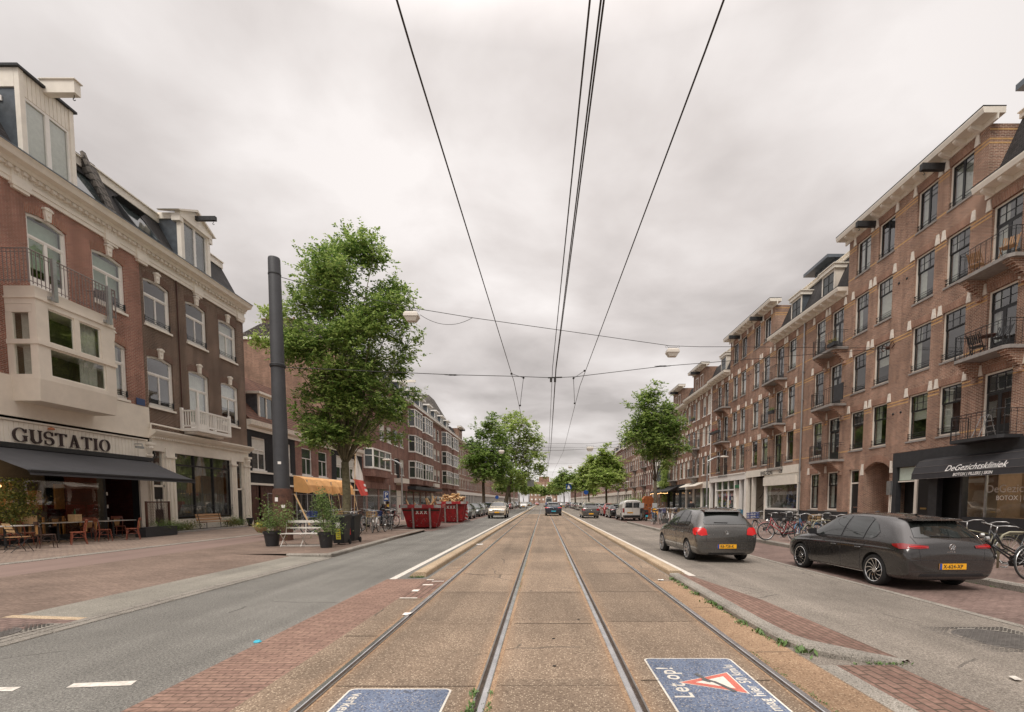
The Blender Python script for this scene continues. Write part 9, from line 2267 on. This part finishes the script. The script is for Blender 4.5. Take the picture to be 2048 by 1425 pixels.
mb = MB(); mb.grid([frow(*r_) for r_ in rowsf[3:]]); rd = mb.build('red_field',M_flagr,fl,recalc=False,smooth=True)
mb = MB()
for a_,b_,c_,d_ in ((727,968,731,974),(729,978,734,984)): mb.quad(fp(a_,b_,-.25),fp(c_,b_+1,-.25),fp(c_+1,d_,-.25),fp(a_+1,d_-1,-.25))
mb.build('print',M_flagw,rd,recalc=False)
mb = MB(); b0_ = fp(712,910); mb.tube([(b0_[0]-.25,0,0),(b0_[0]-.05,0,b0_[2]+.15)],.025,6); mb.build('pole',M_woodpale,fl)
# ------------------------------------------------ building site: canopy, fences, skips
M_orangetarp = pmat('orange_tarpaulin',(.78,.42,.16),.7,noise=.12,nscale=2,bump=.5,bscale=3)
Xo = -15.2; o0,o1 = onX(614,970,Xo)[0],onX(706,975,Xo)[0]
can = thing('tarpaulin_canopy','orange tarpaulin canopy stretched over a frame at the building site, behind the elm','canopy',(Xo,(o0+o1)/2,.1))
y0_,y1_ = o0-(o0+o1)/2,o1-(o0+o1)/2; zt_,zb_ = onX(620,960,Xo)[1]-.1,onX(640,988,Xo)[1]-.1
mb = MB(); P = []
for i in range(19):
  t = i/18; y = y0_+(y1_-y0_)*t; w = .10*sin(i*1.9)+.05*sin(i*4.1)
  P.append([(-.85,y,zt_+.25),(-.5,y,zt_+.18+.04*sin(i)),(-.2,y,zt_+.05+w*.3),(.02+w*.5,y,zt_-.35),(.08+w,y,zb_+.08*sin(i*1.3)-.25*t*0)])
mb.grid(P); mb.add([P[0][0],P[0][1],P[0][2],P[0][3],P[0][4],(-.85,y0_,zb_+.1)],[(0,1,2,3,4,5)]); mb.build('tarpaulin',M_orangetarp,can,recalc=False)
for (x,y) in ((-.1,y0_+.2),(-.1,y1_-.2),(-.8,y0_+.2),(-.8,y1_-.2),(-.1,0)): mb = MB(); mb.tube([(x,y,0),(x,y,zt_)],.03,6); mb.build('post',M_steel,can)
M_mesh = pmat('galvanised_mesh',(.35,.34,.33),.5,metal=.5)
def fence_panel(a_,b_,h,lab):
  a_,b_ = Vector((*a_,0)),Vector((*b_,0)); d = b_-a_; L = d.length; t = thing('site_fence',lab,'fence',(a_.x,a_.y,.12),math.atan2(d.y,d.x),'mesh fences around the building site')
  mb = MB();
  for x in (0,L,L/2): mb.tube([(x,0,0),(x,0,h)],.021,6)
  mb.tube([(0,0,h),(L,0,h)],.021,6); mb.tube([(0,0,.15),(L,0,.15)],.021,6); mb.build('frame',M_mesh,t)
  mb = MB(); n = int(L/.11)
  for i in range(1,n): mb.box(L*i/n-.002,L*i/n+.002,-.002,.002,.15,h)
  for k in range(1,7): mb.box(0,L,-.002,.002,.15+(h-.15)*k/7,.155+(h-.15)*k/7)
  mb.build('mesh',M_mesh,t)
  for x in (0,L): mb = MB(); mb.box(x-.2,x+.2,-.35,.35,0,.13); mb.build('foot_block',M_greystone,t)
ff = [(-16.6,29.2),(-16.3,32.6),(-16.5,36.0),(-14.6,37.9),(-14.4,41.3),(-14.2,44.7),(-13.9,48.0)]
for k,(a_,b_) in enumerate(zip(ff[:-1],ff[1:])): fence_panel(a_,b_,2.0,['mesh fence panel left of the thick pole in front of brown boarding','mesh fence panel directly behind the thick pole','mesh fence panel below the orange canopy','mesh fence panel right of the orange canopy, behind the elm trunk','mesh fence panel behind the parking sign','farthest mesh fence panel, behind the first red skip'][k])
# leaning bars and rubble behind the fence
mb = MB()
for k in range(5): x = -16.6+.12*k; y = 36+1.4*k; mb.tube([(x+.3,y,.1),(x-.4,y+.4,2.9)],.03,5)
tag(mb.build('props',M_woodpale),'timber props leaning under the orange canopy','timber')
M_skip = pmat('red_skip_paint',(.42,.02,.025),.45,noise=.25,nscale=4,dirt=(.16,.02,.02)); M_skipc = pmat('scuffed_paint',(.35,.33,.31),.7,noise=.4,nscale=5)
def skip(xc,yc,rz,lab,heap,w=2.35,L=3.2,h=1.42):
  t = thing('skip',lab,'skip',(xc,yc,.0),R(rz),'red skips at the kerb')
  wb_,Lb = w*.72,L*.66
  def P(a_,b_,z): return [(-a_/2,-b_/2,z),(a_/2,-b_/2,z),(a_/2,b_/2,z),(-a_/2,b_/2,z)]
  mb = MB(); q1,q2 = P(wb_,Lb,.08),P(w,L,h); mb.add(q1+q2,[(0,3,2,1),(0,1,5,4),(1,2,6,5),(2,3,7,6),(3,0,4,7)])
  q3,q4 = P(wb_-.1,Lb-.1,.14),P(w-.1,L-.1,h-.001); mb.add(q3+q4,[(0,1,2,3),(0,4,5,1),(1,5,6,2),(2,6,7,3),(3,7,4,0)]); mb.build('tub',M_skip,t)
  mb = MB();
  for (xa,xb,ya_,yb_3) in ((-w/2-.07,w/2+.07,-L/2-.07,-L/2+.03),(-w/2-.07,w/2+.07,L/2-.03,L/2+.07),(-w/2-.07,-w/2+.03,-L/2+.03,L/2-.03),(w/2-.03,w/2+.07,-L/2+.03,L/2-.03)): mb.box(xa,xb,ya_,yb_3,h-.17,h+.02)
  mb.build('rim',M_skip,t)
  for xa in (-w/2-.02,-.28*0-.36,.75):
    mb = MB(); mb.box(xa,xa+.42,-L/2-.078,-L/2-.07,h-.165,h+.015); mb.build('reflective_band',M_skipc,t)
  for s in (-.5,.5):
    mb = MB(); x = s*w*.42; f = lambda z: -Lb/2-(L-Lb)/2*(z-.08)/(h-.08)
    mb.prism([(f(.08)-.09,.0),(f(h-.17)-.09,h-.17),(f(h-.17)+.01,h-.17),(f(.08)+.01,.0)],'x',x-.05,x+.05); mb.build('rib',M_skipc,t)
    for sx in (-1,1):
      mb = MB(); f2 = lambda z: wb_/2+(w-wb_)/2*(z-.08)/(h-.08); y = s*L*.35; mb.prism([(sx*f2(.08),.06),(sx*(f2(h-.17)),h-.17),(sx*(f2(h-.17)+.09),h-.17),(sx*(f2(.08)+.09),.06)],'y',y-.05,y+.05); mb.build('side_rib',M_skip,t)
  # three crosses mark
  mb = MB(); zc_ = h-.42; f = lambda z: -Lb/2-(L-Lb)/2*(z-.08)/(h-.08)-.012
  for k in (-1,0,1):
    for s in (-1,1):
      x = k*.24; mb.quad((x-.10,f(zc_-s*.10),zc_-s*.10),(x-.05,f(zc_-s*.12),zc_-s*.12),(x+.10,f(zc_+s*.10),zc_+s*.10),(x+.05,f(zc_+s*.12),zc_+s*.12))
  mb.build('emblem',M_white,t,recalc=False)
  r = random.Random(int(xc*10)); mb = MB()
  for k in range(26):     # scuffs
    z = r.uniform(.12,.6); x = r.uniform(-wb_/2,wb_/2); s = r.uniform(.01,.05); yy = f(z)+.003; mb.quad((x,yy,z),(x+s*1.6,yy,z+s*.2),(x+s,f(z+s)+.003,z+s),(x-s*.3,f(z+s*.7)+.003,z+s*.7))
  mb.build('scuffs',M_skipc,t,recalc=False)
  mb = MB(); mb.box(-w/2+.1,w/2-.1,-L/2+.1,L/2-.1,h-.35,h-.25 if not heap else h-.05); mb.build('rubble_bed',M_soil,t)
  for k in range(34 if heap else 9):
    a_,b_ = r.uniform(-w*.36,w*.36),r.uniform(-L*.36,L*.36); rr_ = 1-(abs(a_)/(w*.5))**2
    mb = MB(); l = r.uniform(.3,1.0 if heap else 1.3); ww = r.uniform(.05,.30 if heap else .09); mb.box(-l/2,l/2,-ww/2,ww/2,-.03,.03)
    z = h+(r.uniform(.0,.55)*rr_ if heap else r.uniform(-.15,.1))
    o = mb.build('debris',M_woodpale if k % 3 else M_panelwood,t,(a_,b_,z),(r.uniform(-.5,.5),r.uniform(-.7,.7) if heap else r.uniform(.5,1.4)*(1 if k % 2 else -1),r.uniform(0,3.1)))
  return t
q = G(838,1058,0); skip(q[0],q[1]+1.25,8,'dark red skip with few timbers in it, nearest the camera on the left',False)
q = G(895,1046,0); skip(q[0]+.15,q[1]+1.3,6,'bright red skip heaped with broken timber, behind the first one',True,2.2,3.0,1.62)
# striped beacon
q = G(932,1043,0); bc = thing('warning_beacon','red and white striped warning beacon on a foot beside the grey parked car','beacon',(q[0],q[1],0))
mb = MB(); mb.box(-.35,.35,-.2,.2,0,.12); mb.build('foot_block',M_greystone,bc); mb = MB(); mb.box(-.16,.16,-.02,.02,.12,1.22); bd = mb.build('panel',M_white,bc)
mb = MB()
for k in range(4): z = .12+.30*k; mb.add([(-.16,-.024,min(z+.16,1.22)),(-.16,-.024,z+.0),(.16,-.024,z-.16 if z-.16>.12 else .12),(.16,-.024,z)],[(0,1,2,3)])
mb.build('stripe',pmat('reflective_red',(.62,.04,.03),.5),bd,recalc=False)
mb = MB(); mb.lathe([(0,1.22),(.06,1.24),(.06,1.32),(0,1.36)],(0,0,0),10); mb.build('lamp',M_orange,bc)
# trellis planter, shrubs in front of the brown house
Xt = -17.0; ta,tb = onX(300,1040,Xt)[0],onX(345,1040,Xt)[0]
tr_ = thing('trellis_planter','dark wooden planter with lattice trellis at the end of the restaurant terrace','planter',(Xt,(ta+tb)/2,.12),pi/2); w = (tb-ta)/2; ht = onX(320,1003,Xt)[1]-.12
mb = MB(); mb.box(-w-.5,w,-.2,.25,0,.42); mb.build('box',M_charcoal,tr_)
mb = MB()
for x in (-w,w): mb.box(x-.035,x+.035,.1,.17,0,ht)
mb.box(-w,w,.11,.16,ht-.06,ht-.01); mb.build('trellis_frame',M_browndoor,tr_)
mb = MB(); n = 9; H2 = ht-.5
for k in range(-int(H2/.13),n*2):
  x0 = -w+k*.13
  for s in (1,-1):
    pa,pb = (x0,.45),(x0+H2,.45+H2);
    a_ = max(-w,pa[0]); b_ = min(w,pb[0])
    if b_-a_ < .05: continue
    za_,zb2 = .45+(a_-x0),.45+(b_-x0)
    if s < 0: a2,b2 = -a_,-b_
    else: a2,b2 = a_,b_
    mb.tube([(a2,.13+.01*s,za_),(b2,.13+.01*s,min(zb2,ht-.05))],.010,4)
mb.build('lattice',M_browndoor,tr_)
leaves_obj('foliage',[(-.3,0,.55,.4,.2),(.3,0,.5,.4,.2),(w*.6,0,.5,.3,.2)],M_shrub,700,.07,21,tr_,False)
def shrub(px,py,X,r,h,lab,mat,seed,n=900):
  Y = onX(px,py,X)[0]; t = thing('shrub',lab,'shrub',(X,Y,.16),0,'low shrubs along the brown house'); mb = MB()
  for k in range(6): a_ = k; mb.tube([(0,0,0),(r*.5*cos(a_),r*.5*sin(a_),h*.7)],.012,4)
  mb.build('stem',M_bark,t); leaves_obj('foliage',[(0,0,h*.5,r*1.2,h*.55),(0,-r*.5,h*.45,r*.8,h*.45),(0,r*.5,h*.45,r*.8,h*.45)],mat,n,.07,seed,t,False)
shrub(375,1050,-18.3,.5,.5,'brownish lavender like shrub left of the slatted bench',M_vine,31); shrub(356,1052,-18.2,.4,.45,'green low shrub beside the trellis planter',M_shrub,32); shrub(462,1045,-18.4,.45,.55,'rounded shrub right of the slatted bench',M_vine,33); shrub(478,1043,-18.4,.35,.5,'small shrub by the right end of the brown house',M_shrub,34)
# urn by the pilaster
mb = MB(); mb.lathe([(.12,0),(.16,.05),(.1,.12),(.18,.35),(.22,.5),(.18,.5),(0,.45)],(-18.2,onX(500,1040,-18.2)[0],.12),14); tag(mb.build('urn',M_charcoal),'dark urn at the right end of the brown shopfront','urn')
# ------------------------------------------------ gantries, far signs, tram, hedge
def gantry(x,y,s,lab,pic):
  t = thing('sign_gantry',lab,'gantry',(x,y,0),0,'sign gantries over the lanes'); H_ = 5.6
  mb = MB(); mb.tube([(0,0,0),(0,0,H_),(s*3.0,0,H_)],.09,8); mb.build('frame',M_white,t)
  mb = MB(); mb.box(s*3.0-.6,s*3.0+.6,-.08,-.02,H_-1.3,H_-.1); p_ = mb.build('panel',M_signblue if pic else M_steel,t)
  if pic: mb = MB(); mb.add([(s*3-.4,-.09,H_-1.15),(s*3+.4,-.09,H_-1.15),(s*3,-.09,H_-.25)],[(0,1,2)]); mb.build('symbol',M_white,p_,recalc=False)
gantry(-5.3,87,1,'white gantry arm with a grey sign over the left lane',False); gantry(8.6,108,-1,'white gantry arm with a blue pedestrian crossing sign over the right lane',True)
tr2 = thing('tram','blue and white tram coming along the tracks at the far end of the street','tram',(1.9,170,0))
mb = MB(); mb.prism([(-1.2,.35),(1.2,.35),(1.2,3.0),(1.0,3.4),(-1.0,3.4),(-1.2,3.0)],'y',0,14); mb.build('body',M_white,tr2)
mb = MB(); mb.prism([(-1.02,1.3),(1.02,1.3),(.95,2.7),(-.95,2.7)],'y',-.03,.0); mb.build('windscreen',M_darkpane,tr2)
mb = MB(); mb.prism([(-1.21,.35),(1.21,.35),(1.21,1.2),(-1.21,1.2)],'y',-.02,.0); mb.build('lower_panel',M_signblue,tr2)
mb = MB(); mb.box(-.7,.7,-.04,-.02,2.85,3.15); mb.build('destination_board',M_dark,tr2)
for k,(px,py,Y,s,m_,lab) in enumerate(((1172,985,72,.7,M_signblue,'round blue sign among the right hand trees'),(994,995,80,.6,M_signblue,'blue street sign between the dark tree and the broad tree'),(1265,1000,70,.0,M_signblue,''),)):
  if s == 0: continue
  p = atY(px,py,Y); t = thing('road_sign',lab,'sign',(p[0],Y,.0),0,'distant blue signs'); mb = MB(); mb.tube([(0,0,0),(0,0,p[2]+.3)],.04,6); mb.build('post',M_steel,t)
  mb = MB(); mb.lathe([(0,-.02),(s*.5,-.02),(s*.5,.02),(0,.02)],(0,-.07,p[2]),16,'y'); mb.build('panel',m_,t)
q = G(1277,1020,.07);
shrub2 = thing('clipped_bush','dark green bush in front of the rose brick houses, left of the white van roof','shrub',(13.5,70,.07)); leaves_obj('foliage',[(0,0,1.2,1.6,1.1),(1.2,0,1.0,1.2,.9),(-1.0,0,1.0,1.2,.9)],M_leafC,2600,.22,41,shrub2,True)
# orange kiosk like feeder box beside the right tree
p = atY(1300,1003,44); t = thing('utility_box','orange painted utility box left of the right footway tree','utility box',(p[0]-.2,44,.07)); mb = MB(); mb.box(-.45,.45,-.3,.3,0,1.75); mb.build('cabinet',pmat('orange_box_paint',(.55,.17,.05),.6,noise=.2),t); mb = MB(); mb.prism([(-.5,1.75),(.5,1.75),(.3,2.05),(-.3,2.05)],'y',-.35,.35); mb.build('lid',MATS['orange_box_paint'],t)
# small black awning with warm bulbs, white roller awning
X5 = 19-1.4;
a0_,a1_ = onX(1318,990,19)[0]-0,onX(1357,985,19)[0]; a0_,a1_ = min(a0_,a1_),max(a0_,a1_)
zA = 3.9; mb = MB(); mb.prism([(19.0,zA),(19.0,zA-.1),(17.5,zA-.95),(17.5,zA-.8)],'y',a0_,a1_); aw5 = mb.build('awning',M_awn,None); tag(aw5,'small black awning with a string of warm bulbs, right of the climbing plant','awning')
mb = MB()
for k in range(14): y = a0_+(a1_-a0_)*(k+.5)/14; mb.lathe([(0,-.06),(.05,0),(0,.06)],(17.55,y,zA-1.08-.05*sin(k)),8)
mb.build('bulbs',M_lampglow,aw5)
b0_,b1_ = onX(1408,960,19)[0],onX(1375,965,19)[0]; mb = MB(); mb.prism([(19.0,3.95),(19.0,3.8),(17.9,3.42),(17.9,3.50)],'y',min(b0_,b1_),max(b0_,b1_)); tag(mb.build('awning',M_cream),'cream roller awning above the cream shop next to the white one','awning')
# seats and table on the right hand balconies
def deckchair(x,y,z,rz,lab,mat=M_wood):
  t = thing('balcony_chair',lab,'chair',(x,y,z),R(rz),'garden chairs on the balconies')
  mb = MB()
  for s in (-1,1): mb.tube([(s*.24,-.25,.0),(s*.24,.3,.98)],.018,5); mb.tube([(s*.22,.3,.0),(s*.22,-.25,.47)],.018,5)
  mb.build('frame',mat,t)
  mb = MB();
  for k in range(6): mb.box(-.22,.22,-.22+.07*k,-.17+.07*k,.44,.46)
  mb.build('seat',mat,t)
  mb = MB()
  for k in range(6): x_ = -.20+.073*k; mb.prism([(.12,.55),(.27,.92),(.25,.93),(.10,.56)],'x',x_,x_+.045)
  mb.build('backrest',mat,t)
zB,zC_,zD_ = ZR['B'][0]-.44,ZR['C'][0]-.44,ZR['D'][0]-.44
deckchair(18.55,21.4,zB,110,'wooden folding chair at the left end of the top balcony over the clinic'); deckchair(18.5,19.9,zB,-60,'wooden slatted chair at the right end of the top balcony over the clinic')
deckchair(18.55,21.2,zC_,110,'dark folding chair on the middle balcony over the clinic',M_iron); deckchair(18.5,20.0,zC_,-70,'dark folding chair at the right end of the middle balcony over the clinic',M_iron)
mb = MB(); mb.lathe([(0,.7),(.32,.7),(.32,.73),(0,.73)],(18.5,20.6,zC_),16); mb.tube([(18.5,20.6,zC_),(18.5,20.6,zC_+.7)],.02,6); tag(mb.build('bistro_table',M_browndoor),'small round dark table on the middle balcony over the clinic','table')
def windowbox(x,y,z,lab,mats=(M_shrub,M_pink),L=1.2):
  t = thing('flower_box',lab,'flower box',(x,y,z),0,'flower boxes on the balconies'); mb = MB(); mb.box(-.12,.12,-L/2,L/2,-.1,.12); mb.build('box',M_charcoal,t)
  leaves_obj('foliage',[(0,k*L/3,.2,.14,.16) for k in (-1,0,1)],mats[0],240,.08,int(y),t,False)
  if mats[1]: leaves_obj('flowers',[(-.05,k*L/3,.24,.14,.14) for k in (-1,0,1)],mats[1],260,.06,int(y)+1,t,False)
windowbox(18.0,51.4,zC_+1.05,'pink flowers in a box along the balcony rail of the white shop house',L=2.4); windowbox(18.1,31.0,zB+.15,'terracotta planter with dry plants on the upper balcony left of the gable',(M_vine,None),L=.8); windowbox(18.1,39.0,zC_+.9,'leafy planter hung on the balcony above the bicycle storage',(M_shrub,None),L=.7); windowbox(18.1,59.4,11.5,'leafy planter on the upper balcony of the curved window house',(M_shrub,None),L=1.2)
mb = MB(); mb.prism([(18.05,30.6),(18.12,30.6),(18.12,29.7),(18.05,29.7)],'z',zD_+3.5,zD_+4.5); tag(mb.build('privacy_screen',M_charcoal),'dark privacy cloth on the balcony right of the downpipe','screen')
# two sloping grey cabinets behind the car with lit brake lights
for k,(px,py) in enumerate(((1400,1024),(1437,1025))):
  q = G(px,py+16,.07); t = thing('cargo_box',['grey sloping lid of a bicycle box behind the lit car, left one','grey sloping lid of a bicycle box behind the lit car, right one'][k],'bicycle box',(q[0],q[1],.07),0,'grey bicycle boxes'); mb = MB(); mb.prism([(-.6,0),(.6,0),(.75,.95),(.45,1.12),(-.6,.98)],'y',-.35,.35); mb.build('box',M_zinc,t)
mb = MB(); q = (16.6,41.0); mb.box(q[0]-.22,q[0]+.22,q[1]-.2,q[1]+.2,.07,.95); tag(mb.build('litter_bin',pmat('blue_bin',(.05,.16,.24),.5)),'small blue litter bin before the white shopfront','bin')
# ------------------------------------------------ people
M_skin = pmat('skin',(.42,.24,.17),.55); M_hair = pmat('dark_hair',(.02,.014,.010),.7,noise=.3,nscale=60); M_jacket = pmat('black_jacket',(.018,.019,.022),.75,noise=.3,nscale=12,bump=.4,bscale=14); M_trouser = pmat('dark_trousers',(.03,.033,.045),.8,noise=.2)
M_shoe = pmat('dark_shoes',(.02,.018,.016),.6)
def skin_mesh(name,verts,edges,radii,mat,parent,sub=2):
  me = bpy.data.meshes.new(name); me.from_pydata(verts,edges,[]); o = bpy.data.objects.new(name,me); COL.objects.link(o)
  o.modifiers.new('k','SKIN'); o.modifiers.new('s','SUBSURF').levels = sub
  sv = me.skin_vertices[0].data
  for i,r_ in enumerate(radii): sv[i].radius = (r_,r_) if not isinstance(r_,tuple) else r_
  sv[0].use_root = True
  o.modifiers['s'].render_levels = sub
  dg = bpy.context.evaluated_depsgraph_get(); m2 = bpy.data.meshes.new_from_object(o.evaluated_get(dg)); bpy.data.objects.remove(o)
  m2.materials.clear(); m2.materials.append(mat)
  for p in m2.polygons: p.use_smooth = True
  o = bpy.data.objects.new(name,m2); COL.objects.link(o); o.parent = parent; return o
def person(x,y,z,rz,lab,lean=0.0,arms='down',sc=1.0,jacket=None):
  t = thing('person',lab,'person',(x,y,z),R(rz),'people on the pavements'); t.scale = (sc,)*3
  hip = Vector((0,0,.92)); ax = Vector((0,sin(lean),cos(lean)))     # faces +y
  def up(d,dx=0,dy=0): v = hip+ax*d+Vector((dx,0,0))+Vector((0,cos(lean),-sin(lean)))*dy; return tuple(v)
  chest,neck,head = up(.38),up(.56),up(.70,0,.02)
  V = [tuple(hip),up(.18),chest,neck,up(.63),head,up(.80,0,.01)]; E = [(0,1),(1,2),(2,3),(3,4),(4,5),(5,6)]; Rr = [.13,.12,.15,.06,.055,.095,.075]
  def arm(s):
    sh = up(.48,s*.19)
    if arms == 'down': el = up(.20,s*.25,-.02); ha = (s*.27,.08+sin(lean)*.2,el[2]-.25)
    else: el = up(.26,s*.26,.16); ha = (s*.18,el[1]+.22,el[2]-.12)
    return sh,el,ha
  iN = 2; jV,jE,jR = [up(.02),up(.18),up(.40),up(.52)],[(0,1),(1,2),(2,3)],[(.165,.125),(.16,.12),(.19,.13),(.10,.09)]
  for s in (-1,1):
    sh,el,ha = arm(s); k = len(V); V += [sh,el,ha]; E += [(iN,k),(k,k+1),(k+1,k+2)]; Rr += [.055,.042,.03]
    k = len(jV); wv = tuple(Vector(el).lerp(Vector(ha),.85)); jV += [sh,el,wv]; jE += [(2,k),(k,k+1),(k+1,k+2)]; jR += [.07,.06,.045]
    hv,d = Vector(ha),(Vector(ha)-Vector(el)).normalized(); sd_ = d.cross(Vector((0,1,0))) if abs(d.y) < .9 else Vector((1,0,0)); sd_.normalize()
    pk = len(V); V.append(tuple(hv+d*.07)); E.append((k and pk-1,pk)); Rr.append(.028)
    for f_ in range(4):
      o_ = sd_*(.027-.018*f_); l_ = (.062,.072,.068,.052)[f_]; b_ = len(V); V += [tuple(hv+d*.09+o_),tuple(hv+d*(.09+l_*.6)+o_+Vector((0,.012,0))),tuple(hv+d*(.09+l_)+o_+Vector((0,.03,-.004)))]; E += [(pk,b_),(b_,b_+1),(b_+1,b_+2)]; Rr += [.0095,.009,.008]
    b_ = len(V); V += [tuple(hv+d*.03+sd_*.035),tuple(hv+d*.065+sd_*.052)]; E += [(pk,b_),(b_,b_+1)]; Rr += [.011,.009]
  tV,tE,tR = [tuple(hip)],[],[(.15,.12)]
  for s in (-1,1):
    hp,kn,an = (s*.09,0,.86),(s*.11,.04+.06*lean*(1 if s > 0 else .2),.49),(s*.12,-.02+.14*(s > 0)*(.4 if lean == 0 else .8),.09)
    k = len(V); V += [hp,kn,an,(an[0],an[1]+.12,.04)]; E += [(0,k),(k,k+1),(k+1,k+2),(k+2,k+3)]; Rr += [.085,.058,.04,.035]
    k = len(tV); tV += [hp,kn,an]; tE += [(0,k),(k,k+1),(k+1,k+2)]; tR += [.10,.075,.062]
    mb = MB(); mb.tube([(an[0],an[1]-.07,.05),(an[0],an[1],.055),(an[0],an[1]+.12,.045),(an[0],an[1]+.20,.03)],[.035,.05,.045,.025],8); mb.build('shoe',M_shoe,t,smooth=True)
  skin_mesh('body',V,E,Rr,M_skin,t); skin_mesh('jacket',jV,jE,jR,jacket or M_jacket,t); skin_mesh('trousers',tV,tE,tR,M_trouser,t)
  h = Vector(head); f_ = Vector((0,cos(lean*.5),-sin(lean*.5)))
  mb = MB(); mb.lathe([(0,.125),(.06,.115),(.10,.06),(.108,0),(.095,-.05),(.05,-.07)],tuple(h+Vector((0,-.018,.035))),14,caps=False); mb.build('hair',M_hair,t,smooth=True)
  mb = MB(); c_ = h+f_*.098; mb.lathe([(0,-.018),(.016,0),(0,.03)],tuple(c_+Vector((0,.004,-.005))),6); mb.build('nose',M_skin,t)
  mb = MB()
  for s in (-1,1): mb.box(h.x+s*.035-.012,h.x+s*.035+.012,c_.y-.012,c_.y+.002,h.z+.018,h.z+.030)
  mb.box(h.x-.022,h.x+.022,c_.y-.012,c_.y+.0,h.z-.05,h.z-.042); mb.build('face_features',M_hair,t)
  return t
p = atY(1382,1002,35.5); person(p[0],35.5,.07,8,'person in a black jacket seen from behind, standing among the bicycles at the right')
p = atY(760,1020,30.5); person(p[0],30.5,.1,-90,'dark haired person in black bending over the parked bicycles by the elm',lean=.75,arms='reach')
p = atY(779,1020,31.5); person(p[0]+.1,31.8,.1,100,'person in a dark coat bent low over the bicycles left of the parking sign',lean=1.05,arms='reach')
p = atY(806,1010,60); person(-13.5,62,.1,20,'person in a light shirt walking on the far left footway behind the skips',jacket=M_white)
